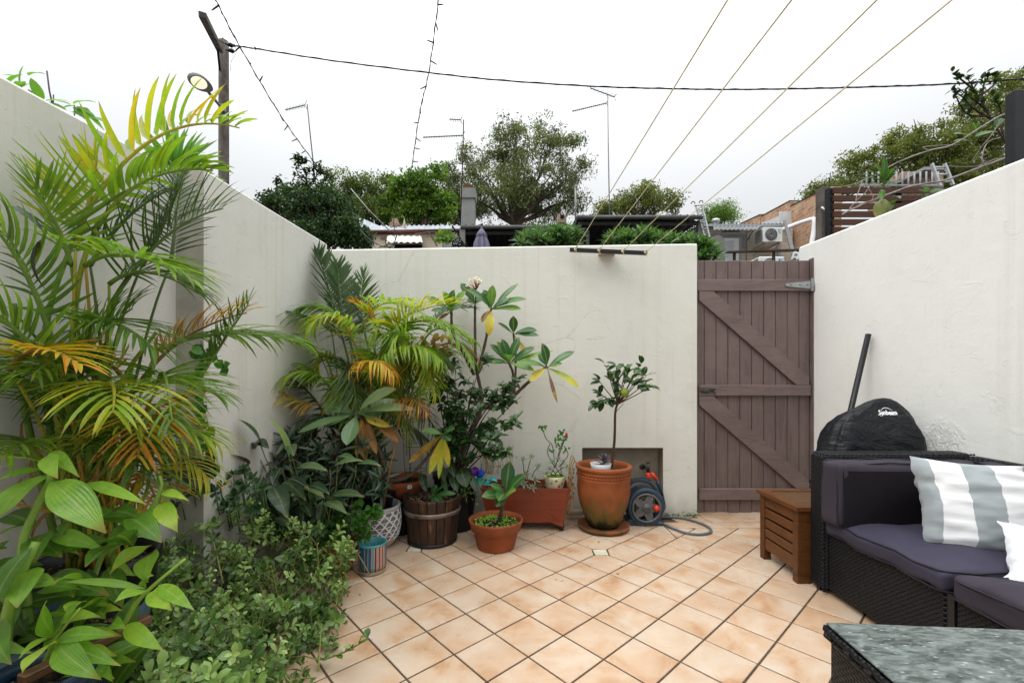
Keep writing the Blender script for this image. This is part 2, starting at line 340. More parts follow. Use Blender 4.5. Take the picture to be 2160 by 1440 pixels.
M['cover']=mat_cover(); M['blackm']=simple('black_powder_coat',(.015,.015,.017),(.01,.01,.012),.4,12)
M['logo']=simple('white_print',(.85,.86,.88),(.8,.8,.82),.6)
M['galv']=simple('galvanised_steel',(.42,.45,.46),(.28,.30,.31),.45,30,0,metal=.7)
M['oldm']=simple('tarnished_metal',(.12,.115,.10),(.06,.055,.05),.4,30,metal=.8)
def mat_terra(name,a,moss=0,zr=(0,.15),rough=.7):
    m=NT(name); c=m.co(); f=m.noise(c,5,6,.6); base=m.ramp(f,[(.3,tuple(x*.62 for x in a)),(.6,a),(.8,tuple(min(1,x*1.25) for x in a))])
    sp=m.n('ShaderNodeSeparateXYZ'); m.l(c,sp.inputs[0]); z=m.math('ADD',sp.outputs[2],m.math('MULTIPLY',m.math('SUBTRACT',m.noise(c,9,6,.7),.5),.42))
    if moss:
        g=m.math('MULTIPLY',m.ramp(m.math('DIVIDE',z,zr[1]),[(.35,1),(1,0)]),moss)
        base=m.mix(g,base,(.09,.085,.02)); base=m.mix(m.math('MULTIPLY',m.ramp(m.math('DIVIDE',z,zr[1]),[(.12,1),(.4,0)]),moss),base,(.012,.011,.008))
    return m.fin(base,rough,m.bump(m.noise(c,60,4),.25,.003),.2)
M['urn']=mat_terra('glazed_terracotta_urn',(.30,.088,.03),.9,(0,.24),.5)
M['terra']=mat_terra('terracotta_pot',(.27,.075,.028),.0,(0,.1),.65); M['terrap']=simple('terracotta_plastic',(.22,.045,.018),(.17,.035,.014),.42,3,.1,80)
M['sauc']=mat_terra('terracotta_saucer',(.24,.085,.04),.3,(0,.05))
M['soil']=simple('potting_soil',(.035,.025,.018),(.01,.007,.005),.95,40,1,50,bd=.02)
M['chip']=simple('wood_mulch',(.30,.20,.12),(.07,.04,.025),.9,30,.5)
M['blackp']=simple('black_plastic',(.010,.011,.013),(.007,.007,.008),.4,5)
M['bluep']=simple('blue_grey_plastic',(.05,.085,.11),(.035,.06,.08),.35,5,.1)
M['navy']=simple('navy_glaze',(.012,.03,.06),None,.2,5)
M['conc']=simple('grey_concrete_pot',(.38,.38,.38),(.28,.28,.28),.7,20,.2); M['sand']=simple('bare_stoneware',(.50,.40,.30),(.4,.31,.23),.75,15,.2)
M['wpaint']=simple('white_raised_paint',(.72,.72,.71),(.6,.6,.6),.55,30)
M['lattd']=simple('grey_brown_recess',(.17,.15,.135),(.12,.11,.1),.8,20)
def mat_barrel():
    m=NT('weathered_barrel_staves'); a=m.n('ShaderNodeAttribute',attribute_name='lv'); s=m.n('ShaderNodeSeparateColor'); m.l(a.outputs['Color'],s.inputs[0])
    st=m.math('FLOOR',m.math('MULTIPLY',s.outputs[0],20)); w_=m.n('ShaderNodeTexWhiteNoise',noise_dimensions='1D'); m.l(st,w_.inputs['W'])
    g=m.noise(m.co('Object',(14,14,1.3)),1.6,7,.7,.5)
    base=m.ramp(m.math('ADD',g,m.math('MULTIPLY',w_.outputs[0],.12)),[(.3,(.006,.004,.003)),(.48,(.026,.012,.007)),(.66,(.055,.024,.012)),(.8,(.20,.10,.04))])
    fr=m.math('FRACT',m.math('MULTIPLY',s.outputs[0],20)); gap=m.ramp(m.math('ABSOLUTE',m.math('SUBTRACT',fr,.5)),[(.42,1),(.49,0)])
    base=m.mix(1,base,gap,'MULTIPLY'); return m.fin(base,.6,m.bump(gap,.8,.006,m.bump(g,.5,.004)),.4)
M['barrel']=mat_barrel(); M['hoop']=simple('dull_steel_hoop',(.24,.20,.17),(.15,.115,.09),.45,14,metal=.5)
def mat_cup():
    m=NT('hand_striped_glaze'); a=m.n('ShaderNodeAttribute',attribute_name='lv'); s=m.n('ShaderNodeSeparateColor'); m.l(a.outputs['Color'],s.inputs[0])
    u=m.math('FRACT',m.math('MULTIPLY',m.math('ADD',s.outputs[0],m.math('MULTIPLY',m.noise(m.co(),9,2),.012)),3))
    tl=(.015,.09,.18); pk=(.42,.23,.16); nv=(.012,.03,.09); og=(.5,.28,.10); tq=(.06,.26,.3)
    base=m.ramp(u,[(0,tl),(.14,og),(.16,tl),(.26,og),(.275,tl),(.38,og),(.40,tq),(.46,pk),(.50,nv),(.54,pk),(.64,nv),(.67,pk),(.77,nv),(.80,pk),(.88,og),(.9,tl)],'CONSTANT')
    return m.fin(base,.25,m.bump(m.noise(m.co(),25,3),.2,.003),.5)
M['cup']=mat_cup(); M['cupb']=simple('unglazed_base',(.5,.42,.30),(.3,.26,.18),.7,30); M['cupr']=simple('turquoise_rim',(.07,.27,.28),(.05,.18,.22),.3,20)
def mat_floral():
    m=NT('cream_floral_ceramic'); c=m.co(); base=m.ramp(m.noise(c,30,2),[(.3,(.60,.53,.36)),(.7,(.72,.66,.48))])
    v=m.n('ShaderNodeTexVoronoi',{'Vector':c,'Scale':26.,'Randomness':1.}); k=m.ramp(m.math('ADD',v.outputs['Distance'],m.math('MULTIPLY',m.noise(c,120,2),.35)),[(.42,1),(.5,0)])
    sel=m.n('ShaderNodeSeparateColor'); m.l(v.outputs['Color'],sel.inputs[0])
    base=m.mix(m.math('MULTIPLY',k,m.ramp(sel.outputs[0],[(.5,0),(.52,1)])),base,(.55,.05,.05))
    base=m.mix(m.math('MULTIPLY',k,m.ramp(sel.outputs[0],[(.28,1),(.3,0)])),base,(.12,.2,.07)); return m.fin(base,.3,None,.5)
M['floral']=mat_floral(); M['wceram']=simple('white_ceramic',(.6,.64,.66),(.5,.54,.56),.3,10)
M['hgrey']=simple('reel_mid_grey',(.13,.13,.135),(.10,.10,.105),.4,10); M['hblue']=simple('reel_blue_grey',(.035,.06,.085),(.025,.045,.065),.4,8); M['hred']=simple('reel_red',(.75,.06,.03),(.6,.04,.02),.35,8)
M['hose']=simple('grey_hose',(.12,.14,.16),(.09,.10,.12),.45,12); M['hoseg']=simple('coiled_hose',(.22,.22,.12),(.13,.13,.08),.5,12)
M['bamboo']=simple('bamboo',(.42,.19,.05),(.28,.11,.03),.5,14,.2,30,sc=(1,1,.2)); M['wire']=simple('rusty_wire',(.05,.035,.025),(.02,.018,.015),.6)
def bark(name,a,b,sc=12): return simple(name,a,b,.85,sc,.8,sc*4,bd=.01,sc=(1,1,.45))
M['frb']=bark('frangipani_bark',(.12,.09,.065),(.055,.04,.03)); M['citb']=bark('shrub_bark',(.07,.045,.03),(.03,.02,.015)); M['trunk']=bark('tree_bark',(.16,.12,.09),(.07,.05,.04),5); M['pole']=bark('weathered_pole_wood',(.19,.165,.145),(.07,.055,.045),7)
M['lemb']=bark('lemon_bark',(.10,.055,.03),(.05,.03,.018))
D,MI,BR,YE,OR,BN=(.022,.05,.014),(.07,.15,.022),(.20,.34,.03),(.48,.42,.03),(.52,.20,.025),(.16,.07,.03)
M['palm']=mat_leaf('palm_leaflet',G((0,D),(.3,MI),(.55,BR),(.72,YE),(.86,OR),(1,BN)),.4,.36,tip=BN)
M['palmd']=mat_leaf('dark_palm_leaflet',G((0,(.012,.03,.016)),(.5,(.05,.10,.035)),(1,(.14,.24,.05))),.3,.4,tip=BN)
M['frangi']=mat_leaf('frangipani_leaf',G((0,(.02,.07,.03)),(.4,(.05,.15,.04)),(.65,(.17,.32,.05)),(.8,(.55,.48,.03)),(.92,(.40,.22,.03)),(1,(.13,.06,.03))),.3,.3,vein=1,rib=.5,tip=(.45,.3,.04),tipf=.3,spec=.45)
M['frangs']=mat_leaf('silvery_wet_leaf',G((0,(.06,.15,.06)),(.5,(.16,.30,.13)),(1,(.32,.42,.22))),.25,.25,vein=1,rib=.6,tipf=.1,spec=.45)
M['citl']=mat_leaf('glossy_citrus_leaf',G((0,(.012,.035,.015)),(.5,(.03,.085,.022)),(.85,(.08,.18,.04)),(1,(.3,.28,.04))),.2,.25,rib=.3,tipf=.15,spec=.45)
M['ging']=mat_leaf('ginger_leaf',G((0,(.05,.12,.02)),(.35,(.13,.28,.03)),(.6,(.25,.43,.05)),(.8,(.38,.50,.07)),(1,(.45,.42,.05))),.38,.26,rib=.35,tipf=.5,tip=(.3,.16,.04),par=.5,spec=.45,blot=.55)
M['herb']=mat_leaf('fleshy_herb_leaf',G((0,(.045,.10,.025)),(.4,(.14,.25,.06)),(.75,(.28,.42,.12)),(1,(.44,.56,.20))),.25,.27,rib=.3,tipf=.05,spec=.45)
M['strom']=mat_leaf('dark_lance_leaf',G((0,(.010,.028,.016)),(.4,(.040,.082,.038)),(.7,(.10,.165,.065)),(1,(.26,.34,.13))),.15,.25,rib=.35,vein=1,tip=(.35,.28,.08),tipf=.5,under=(.055,.018,.024),spec=.45)
M['rhoeo']=mat_leaf('purple_backed_leaf',G((0,(.012,.03,.018)),(.5,(.045,.085,.05)),(.8,(.11,.17,.11)),(1,(.12,.02,.035))),.15,.32,rib=.2,under=(.08,.012,.03))
M['jade']=mat_leaf('jade_leaf',G((0,(.025,.065,.03)),(1,(.10,.19,.08))),.1,.25,rib=.05,tipf=.1)
M['pars']=mat_leaf('curly_leaf',G((0,(.03,.10,.015)),(1,(.08,.25,.03))),.3,.4,rib=.1)
M['succ']=mat_leaf('grey_succulent_leaf',G((0,(.12,.17,.10)),(1,(.35,.40,.28))),.1,.5,rib=.1)
M['moss']=mat_leaf('lime_moss',G((0,(.12,.3,.02)),(1,(.3,.55,.06))),.3,.5)
M['dead']=mat_leaf('withered_leaf',G((0,(.14,.06,.025)),(.5,(.34,.17,.06)),(.8,(.48,.30,.06)),(1,(.6,.5,.08))),.3,.6,vein=1,rib=.3)
M['yuc']=mat_leaf('sword_leaf',G((0,(.05,.15,.02)),(1,(.16,.36,.04))),.45,.35,rib=.15,tipf=.2)
M['purp']=simple('magenta_leaf',(.12,.01,.03),(.05,.006,.015),.4)
def tl(name,a,b,c): return mat_leaf(name,G((0,a),(.5,b),(1,c)),.3,.5,rib=0,tipf=0,blot=.3)
M['tgum']=tl('gum_foliage',(.04,.06,.025),(.11,.14,.05),(.24,.27,.11))
M['tgreen']=tl('bright_tree_foliage',(.04,.09,.014),(.12,.23,.03),(.28,.42,.06))
M['tmix']=tl('mixed_tree_foliage',(.035,.06,.016),(.10,.145,.035),(.22,.27,.08))
M['tdark']=tl('dark_shrub_foliage',(.012,.03,.012),(.035,.075,.025),(.09,.15,.05))
M['tole']=tl('oleander_foliage',(.02,.055,.015),(.06,.14,.035),(.15,.26,.08))
M['tyel']=tl('olive_tree_foliage',(.05,.07,.016),(.13,.16,.035),(.27,.29,.08))
PR=lambda t:(math.sin(math.pi*min(1,t**.75)))**.75
P_OVAL=lambda t: max(.02,math.sin(math.pi*t**.85)**.7)
P_OBO=lambda t: max(.04,math.sin(math.pi*t**1.35)**.75)
P_LAN=lambda t: max(.03,math.sin(math.pi*t**.7)**.9)
P_STR=lambda t: max(.02,min(1,t*6)*(1-t**3)**.8)
P_GIN=lambda t: max(.03,math.sin(math.pi*t**.92)**1.05)
def leaf(m,p,d,n,L,wd,prof=P_LAN,droop=.6,fold=.25,segs=5,r=.4,mi=0,tw=0,wave=0):
    p=V(p);d=V(d).normalized();n=V(n); s=d.cross(n)
    if s.length<1e-4: s=d.orthogonal()
    s.normalize(); n=s.cross(d); vs=[];cs=[];q=p.copy();st=L/segs; ph=random.random()*6
    for k in range(segs+1):
        t=k/segs;a=droop*t; dt=d*math.cos(a)-n*math.sin(a); nn=n*math.cos(a)+d*math.sin(a); ss=s
        if tw: ss=s*math.cos(tw*t)+nn*math.sin(tw*t); nn=nn*math.cos(tw*t)-s*math.sin(tw*t)
        wi=wd*.5*prof(t); e=nn*(wi*fold); wv=nn*(wave*wd*math.sin(t*9+ph)) if wave else V((0,0,0))
        vs+= [q-ss*wi+e+wv,q,q+ss*wi+e-wv]; cs+=[(r,t,0),(r,t,.5),(r,t,1)]; q=q+dt*st
    fs=[]
    for k in range(segs):
        a=k*3; fs+=[(a,a+1,a+4,a+3),(a+1,a+2,a+5,a+4)]
    m.add(vs,fs,mi,cs,True)
def leafto(m,a,b,wd,prof=P_OBO,sag=.15,fold=.2,segs=7,r=.4,mi=0,nrm=(0,-.5,1),wave=0):
    """leaf from a to b, arching over by sag"""
    a=V(a);b=V(b);d=b-a;L=d.length; n=V(nrm); s=d.cross(n).normalized(); n=s.cross(d).normalized(); dr=sag*4
    th=dr/2; d0=(d.normalized()*math.cos(th)+n*math.sin(th)); n0=(n*math.cos(th)-d.normalized()*math.sin(th))
    leaf(m,a,d0,n0,L*(1+.05*dr*dr*.4),wd,prof,dr,fold,segs,r,mi,0,wave)
def bez(p,q,r_,n=14):
    return [p*(1-t)**2+q*2*t*(1-t)+r_*t*t for t in [i/(n-1) for i in range(n)]]
def spline(pts,n=8):
    pts=[V(p) for p in pts]; out=[]; P=[pts[0]*2-pts[1]]+pts+[pts[-1]*2-pts[-2]]
    for i in range(1,len(P)-2):
        for k in range(n):
            t=k/n; a,b,c,d=P[i-1],P[i],P[i+1],P[i+2]
            out.append(.5*((2*b)+(c-a)*t+(2*a-5*b+4*c-d)*t*t+(3*b-a-3*c+d)*t**3))
    out.append(pts[-1]); return out
def frond(parent,p0,p1,p2,L=.28,wd=.022,r=.45,mat='palm',nl=26,t0=.28,droop=.9,up=.35,rmat=None,rj=.08,label=None,fol=0):
    P=bez(V(p0),V(p1),V(p2),20); m=MB(); m.tube(P,[.007*(1-.8*i/19)+.0012 for i in range(20)],5,1,True,(min(1,r+.12),.3,.5))
    for i in range(nl):
        t=t0+(1-t0)*(i+.5)/nl; x=t*19; k=min(18,int(x)); p=P[k].lerp(P[k+1],x-k); tg=(P[k+1]-P[k]).normalized()
        u=V((0,0,1))-tg*tg.z; u=u.normalized() if u.length>.1 else V((0,-1,0)); sd=tg.cross(u)
        tt=(t-t0)/(1-t0); ln=L*(.55+.65*math.sin(math.pi*min(1,tt*.8+.15)))*(1-.35*tt); ang=R(68-44*tt)
        for sg in(-1,1):
            a=ang+random.uniform(-.12,.12); d=sd*sg*math.sin(a)+tg*math.cos(a)+u*(up*random.uniform(.5,1.2))
            n=u+V((0,0,.5))-tg*.2; l2=ln*random.uniform(.82,1.08)
            leaf(m,p,d,n,l2,wd*random.uniform(.8,1.1),P_STR,droop*random.uniform(.6,1.5),.35,6,min(1,max(0,r+random.uniform(-rj,rj)+(.12 if random.random()<.08 else 0))),0,random.uniform(-.4,.4))
    o=m.build('frond',[M[mat],M[rmat or mat]],parent)
    if label: o['label']=label
    return o
def rosette(m,c,n,L,wd,prof=P_OVAL,el=(10,70),r=(.2,.7),mi=0,droop=.8,axis=None,segs=4,fold=.3):
    ax=V(axis or (0,0,1)).normalized(); u=ax.orthogonal().normalized(); v=ax.cross(u); a0=random.random()*6
    for i in range(n):
        a=a0+i*2.4; e=R(el[0]+(el[1]-el[0])*i/max(1,n-1)); d=(u*math.cos(a)+v*math.sin(a))*math.cos(e)+ax*math.sin(e)
        leaf(m,V(c)+d*.003,d,ax,L*random.uniform(.75,1.1)*(1-.35*i/n),wd*random.uniform(.8,1.1)*(1-.3*i/n),prof,droop*random.uniform(.5,1.2),fold,segs,random.uniform(*r),mi)
# ---------------------------------------------------------------- ground and tiled patio
g=MB(); g.add([(-150,-150,-.03),(150,-150,-.03),(150,150,-.03),(-150,150,-.03)],[(0,1,2,3)]); g.build('ground',M['ground'],origin=(0,0,0),kind='structure')
S=.18882*CH; TH=.736; O=V((.05791*CH,1.54085*CH)); e1=V((math.cos(TH),math.sin(TH)))*S; e2=V((math.sin(TH),-math.cos(TH)))*S
def gij(p):
    d=V((p[0],p[1]))-O; return (d.dot(e1)/S/S, d.dot(e2)/S/S)
ins=[]
for px,py in((1265,1163),(863,1152)):
    q=gij(F(px,py)); ins.append((round(q[0]),round(q[1])))
i0,j0=ins[0]
def clip(poly,n,c):
    out=[];k=len(poly)
    for i in range(k):
        a,b=poly[i],poly[(i+1)%k]; da=a[0]*n[0]+a[1]*n[1]-c; db=b[0]*n[0]+b[1]*n[1]-c
        if da<=0: out.append(a)
        if (da<0)!=(db<0) and abs(da-db)>1e-9:
            t=da/(da-db); out.append((a[0]+(b[0]-a[0])*t,a[1]+(b[1]-a[1])*t))
    return out
def area(p): return abs(sum(p[i][0]*p[(i+1)%len(p)][1]-p[(i+1)%len(p)][0]*p[i][1] for i in range(len(p))))/2
tm=MB(); YB=3.128; XB=1.12
def put(poly,mi=0,gap=.0042):
    if len(poly)<3 or area(poly)<.0006: return
    k=len(poly); cx=sum(p[0] for p in poly)/k; cy=sum(p[1] for p in poly)/k
    sgn=sum(poly[i][0]*poly[(i+1)%k][1]-poly[(i+1)%k][0]*poly[i][1] for i in range(k))
    if sgn<0: poly=poly[::-1]
    def inset(P,d):
        Q=P
        for i in range(k):
            a,b=P[i],P[(i+1)%k]; ex,ey=b[0]-a[0],b[1]-a[1]; l=math.hypot(ex,ey)
            if l<1e-6: continue
            nx,ny=ey/l,-ex/l; Q=clip(Q,(nx,ny),nx*a[0]+ny*a[1]-d)
        return Q
    A=inset(poly,gap); B=inset(poly,gap+.002)
    if len(A)<3 or len(A)!=len(B): return
    r=random.random(); c=(r,random.random(),random.random()); n=len(A); z=random.uniform(-.0006,.0006)
    vs=[(x,y,-.005) for x,y in A]+[(x,y,-.0015+z) for x,y in A]+[(x,y,z) for x,y in B]
    # keep start vertices aligned
    f=[tuple(range(2*n,3*n))]+[(i,(i+1)%n,n+(i+1)%n,n+i) for i in range(n)]+[(n+i,n+(i+1)%n,2*n+(i+1)%n,2*n+i) for i in range(n)]
    tm.add(vs,f,mi,[c]*(3*n))
random.seed(5)
inset_pts=[(i0+a*6,j0+b*6) for a in range(-3,4) for b in range(-3,4)]+[ins[1]]
for i in range(-30,30):
    for j in range(-30,30):
        cs=[O+e1*(i+a)+e2*(j+b) for a,b in((0,0),(0,1),(1,1),(1,0))]; P=[(c.x,c.y) for c in cs]
        mxx=sum(p[0] for p in P)/4; myy=sum(p[1] for p in P)/4
        if not(-1.8<mxx<2.6 and -1.2<myy<3.7): continue
        for (vi,vj) in (ins):
            if (vi,vj) in((i,j),(i,j+1),(i+1,j),(i+1,j+1)):
                v=O+e1*vi+e2*vj; d=V((mxx,myy))-v; d.normalize(); P=clip(P,(-d.x,-d.y),-(d.dot(v)+.047))
        P=clip(P,(1,0),2.37);P=clip(P,(-1,0),1.7);P=clip(P,(0,1),3.50)
        L_=clip(P,(1,0),XB); Rr=clip(clip(P,(-1,0),-XB),(0,1),YB)
        if area(P)<.0005: continue
        if mxx+.2<XB or len(Rr)<3: put(L_ if mxx<XB+.2 else Rr)
        elif mxx-.2>XB: put(Rr)
        else:
            if myy+.16<YB: put(P)
            else: put(L_);put(Rr)
for (vi,vj) in ins:
    v=O+e1*vi+e2*vj; put([(v.x-.045,v.y-.045),(v.x+.045,v.y-.045),(v.x+.045,v.y+.045),(v.x-.045,v.y+.045)],1,.004)
for k in range(-2,9):
    x=XB+k*.19; c=[(x,YB+.125),(x+.19,YB+.125),(x+.19+.09,YB),(x+.09,YB)]
    put(clip(clip(c,(-1,0),-XB),(1,0),2.37))
    c=[(x+.05,YB+.26),(x+.3,YB+.26),(x+.3,YB+.135),(x+.05,YB+.135)] if k%1==0 else c
for k in range(5):
    x=1.2+k*.26; put(clip([(x,3.50),(x+.26,3.50),(x+.31,YB+.127),(x+.05,YB+.127)],(1,0),2.37))
fl=tm.build('patio_floor',[M['tile'],M['insert']],origin=(0,0,0),kind='structure')
gm=MB(); gm.add([(-1.9,-1.5,-.006),(2.6,-1.5,-.006),(2.6,3.6,-.006),(-1.9,3.6,-.006)],[(0,1,2,3)]); gm.build('grout_bed',M['grout'],origin=(0,0,0),kind='structure')
# ---------------------------------------------------------------- walls
YW=3.37; XR=2.37; XL=-1.445; XN=-1.574; XG=1.445
def subq(m,a,b,c,d,nu,nv,f=None,mi=0):
    vs=[];fs=[]
    for i in range(nu+1):
        for j in range(nv+1):
            u,v=i/nu,j/nv; p=V(a).lerp(V(b),u).lerp(V(d).lerp(V(c),u),v); vs.append(f(p) if f else p)
    for i in range(nu):
        for j in range(nv): fs.append((i*(nv+1)+j,(i+1)*(nv+1)+j,(i+1)*(nv+1)+j+1,i*(nv+1)+j+1))
    m.add(vs,fs,mi,None,True)
def wallbody(m,path,th,zt,rnd=.02):
    """path of outline (plan) corners with z tops; solid wall with softly rounded top"""
    pass
def ztop(x): return 2.137-.016*(1.445-x)*1.0
m=MB(); NX0,NX1,NZ,ND=.548,1.18,.541,.11
def zt(x): return 2.09+(x-XL)/(XG-XL)*.047
for (x0,x1) in((XL-.2,NX0),(NX0,NX1),(NX1,XG)):
    z0=NZ if x0==NX0 else -.02
    vs=[(x0,YW,z0),(x1,YW,z0),(x1,YW,zt(x1)-.012),(x0,YW,zt(x0)-.012),(x1,YW+.012,zt(x1)),(x0,YW+.012,zt(x0)),(x1,YW+.15,zt(x1)),(x0,YW+.15,zt(x0)),(x1,YW+.16,-.02),(x0,YW+.16,-.02)]
    m.add(vs,[(0,1,2,3),(3,2,4,5),(5,4,6,7),(7,6,8,9)])
m.add([(XG,YW,-.02),(XG,YW+.16,-.02),(XG,YW+.15,zt(XG)),(XG,YW+.012,zt(XG)),(XG,YW,zt(XG)-.012)],[(0,1,2,3,4)])
a,b=YW,YW+ND
m.add([(NX0,a,-.02),(NX0,b,-.02),(NX0,b,NZ),(NX0,a,NZ)],[(0,1,2,3)],1); m.add([(NX1,a,-.02),(NX1,b,-.02),(NX1,b,NZ),(NX1,a,NZ)],[(3,2,1,0)],1)
m.add([(NX0,b,-.02),(NX1,b,-.02),(NX1,b,NZ),(NX0,b,NZ)],[(0,1,2,3)],1); m.add([(NX0,a,NZ),(NX1,a,NZ),(NX1,b,NZ),(NX0,b,NZ)],[(0,3,2,1)],1)
M['niche']=simple('dull_brown_render',(.30,.27,.21),(.22,.19,.145),.8,5,.3,80)  # recess faces get a darker, browner render colour
tag(m.build('garden_wall',[M['wall'],M['niche']]),'cream rendered back wall beside the brown gate with a tap recess at its foot','wall')
m=MB(); zn=lambda y: 2.0+(y-1.3)*.095
def swall(m,x,y0,y1,f0,f1,sg,th=.16):
    c=.012*sg
    vs=[(x,y0,-.02),(x,y1,-.02),(x,y1,f1-.012),(x,y0,f0-.012),(x+c,y1,f1),(x+c,y0,f0),(x+(th-.01)*sg,y1,f1),(x+(th-.01)*sg,y0,f0),(x+th*sg,y1,-.02),(x+th*sg,y0,-.02)]
    fs=[(0,1,2,3),(3,2,4,5),(5,4,6,7),(7,6,8,9),(0,3,5,7,9),(1,8,6,4,2)]
    if sg>0: fs=[q[::-1] for q in fs]
    m.add(vs,fs)
swall(m,XN,-1.2,2.02,zn(-1.2)+.12,zn(2.02),-1,.2)
tag(m.build('garden_wall',M['wall2']),'long weathered cream wall rising to the left edge behind the tall golden palm','wall')
m=MB(); swall(m,XL,2.022,YW-.002,2.075,2.135,-1,.33)
m.box((XN-.21,2.021,-.02),(XL-.001,2.024,-.02)) if False else None
m.add([(XL-.0,2.0195,-.01),(XN-.02,2.0195,-.01),(XN-.02,2.0195,2.06),(XL-.0,2.0195,2.06)],[(0,1,2,3)[::-1]],1)  # end face: dirty bare render, with some shade mixed into its colour
tag(m.build('garden_wall',[M['wall2'],M['stain_shade']]),'shorter cream side wall with projecting square end, running to the back corner','wall')
m=MB(); swall(m,XR,-1.2,3.56,2.0,2.165,1,.2)
tag(m.build('garden_wall',M['wallr']),'smooth cream wall on the right behind the sofa and the covered barbecue','wall')
# ---------------------------------------------------------------- gate
random.seed(3)
gt=thing('garden_gate',(1.9,3.43,0),'mauve brown ledged and braced timber gate closing the gap in the wall','gate')
x=XG+.012; k=0; wds=[.068]+[.094]*8+[.083]
for wd_ in wds:
    m=MB(); m.box((x+.0022,3.42,.02+random.uniform(-.004,.006)),(x+wd_-.0022,3.44,2.015+random.uniform(-.003,.003)),0,.003); m.build('board',M['gate'],gt); x+=wd_
xr=x
for z0,z1,xa in((1.77,1.862,.015),(.945,1.03,.03),(.125,.215,.03)):
    m=MB(); m.box((XG+xa,3.395,z0),(xr-.005,3.4175,z1),0,.004); m.build('ledge',M['gateh'],gt)
for (zt_,zb) in((1.768,1.032),(.943,.217)):
    m=MB(); a=(XG+.035,3.3955,zt_-.0); 
    m.prism([(XG+.03,3.396,zt_),(XG+.14,3.396,zt_),(xr-.02,3.396,zb+.06),(xr-.02,3.396,zb),(xr-.12,3.396,zb),(XG+.03,3.396,zt_-.07)],(0,.021,0)); m.build('brace',M['gateh'],gt)
m=MB(); m.box((xr+.003,3.385,.0),(xr+.028,3.44,2.03),0,.003); m.build('stile',M['gate'],gt)
h=MB(); zc=1.816; h.box((xr-.012,3.378,zc-.05),(xr+.014,3.3945,zc+.05),0,.002); h.prism([(xr-.014,3.388,zc+.03),(xr-.2,3.388,zc+.012),(xr-.215,3.388,zc),(xr-.2,3.388,zc-.012),(xr-.014,3.388,zc-.03)],(0,.006,0))
for dx in(-.04,-.1,-.17): h.tube([(xr+dx,3.386,zc),(xr+dx,3.392,zc)],.005,8,1)
h.tube([(xr+.014,3.376,zc-.055),(xr+.014,3.376,zc+.055)],.007,8); h.box((xr+.016,3.378,zc-.055),(xr+.034,3.384,zc+.055))
h.build('hinge',[M['galv'],M['oldm']],gt)
h=MB(); zl=.99; h.box((XG+.04,3.388,zl-.022),(XG+.105,3.3945,zl+.022),0,.002); h.tube([(XG+.03,3.38,zl),(XG+.13,3.38,zl)],.008,8); h.box((XG+.045,3.372,zl-.013),(XG+.1,3.388,zl+.013),0,.003)
h.box((XG+.115,3.376,zl-.002),(XG+.15,3.3945,zl+.016),0,.002); h.tube([(XG+.13,3.38,zl),(XG+.15,3.38,zl-.03)],.004,6); h.build('latch',M['oldm'],gt)
m=MB(); m.box((xr+.031,3.40,0),(XR-.002,3.46,2.02),0,.003); tag(m.build('gate_post',M['gate']),'narrow mauve brown timber post between the gate and the right wall','post')
# ---------------------------------------------------------------- clothes line
c0=thing('clothes_line',(W(1283,530,3.3)),'retractable clothes line bracket of dark bar and four taut yellow cords near the gate','clothes line')
A=W(1202,527,3.30); B=W(1365,534,3.24); m=MB(); m.beam(A,B,.03,.028,(0,0,1),0,.002); m.build('bar',M['blackm'],c0)
m=MB(); m.box(W(1262,534,3.369)+V((0,0,-.02)),W(1300,534,3.30)+V((0,0,.015)),0,.003); m.build('wall_bracket',M['sand'],c0)
M['cord']=simple('yellowed_cord',(.72,.66,.42),(.5,.44,.26),.6,40,0,sc=(1,1,1)); M['cordd']=simple('dirty_cord',(.30,.26,.15),(.10,.09,.06),.7,200)
for (sx_,ex) in((1213,1535),(1263,1670),(1313,1850),(1360,2008)):
    t=(sx_-1202)/163; p=A.lerp(B,t)+V((0,-.017,.0)); q=V((0,0,0)); Yq=1.0
    q=W(ex,0,(p.z-CH)*FPX/(CY-0)+0.0); q2=q+(q-p)*1.3; m=MB(); pts=[p.lerp(q2,i/60)+V((0,0,-.03*math.sin(math.pi*i/60)*0)) for i in range(61)]
    m.tube([pts[0]+V((0,.034,0)),pts[0]+V((0,0,.012)),pts[1]],.004,6); m.tube(pts,.0023,6); m.ball(p,.011,6); m.tube([p,p+V((.01,-.004,-.03))],.003,5)
    m.build('cord',M['cord' if sx_<1300 else 'cord'],c0)
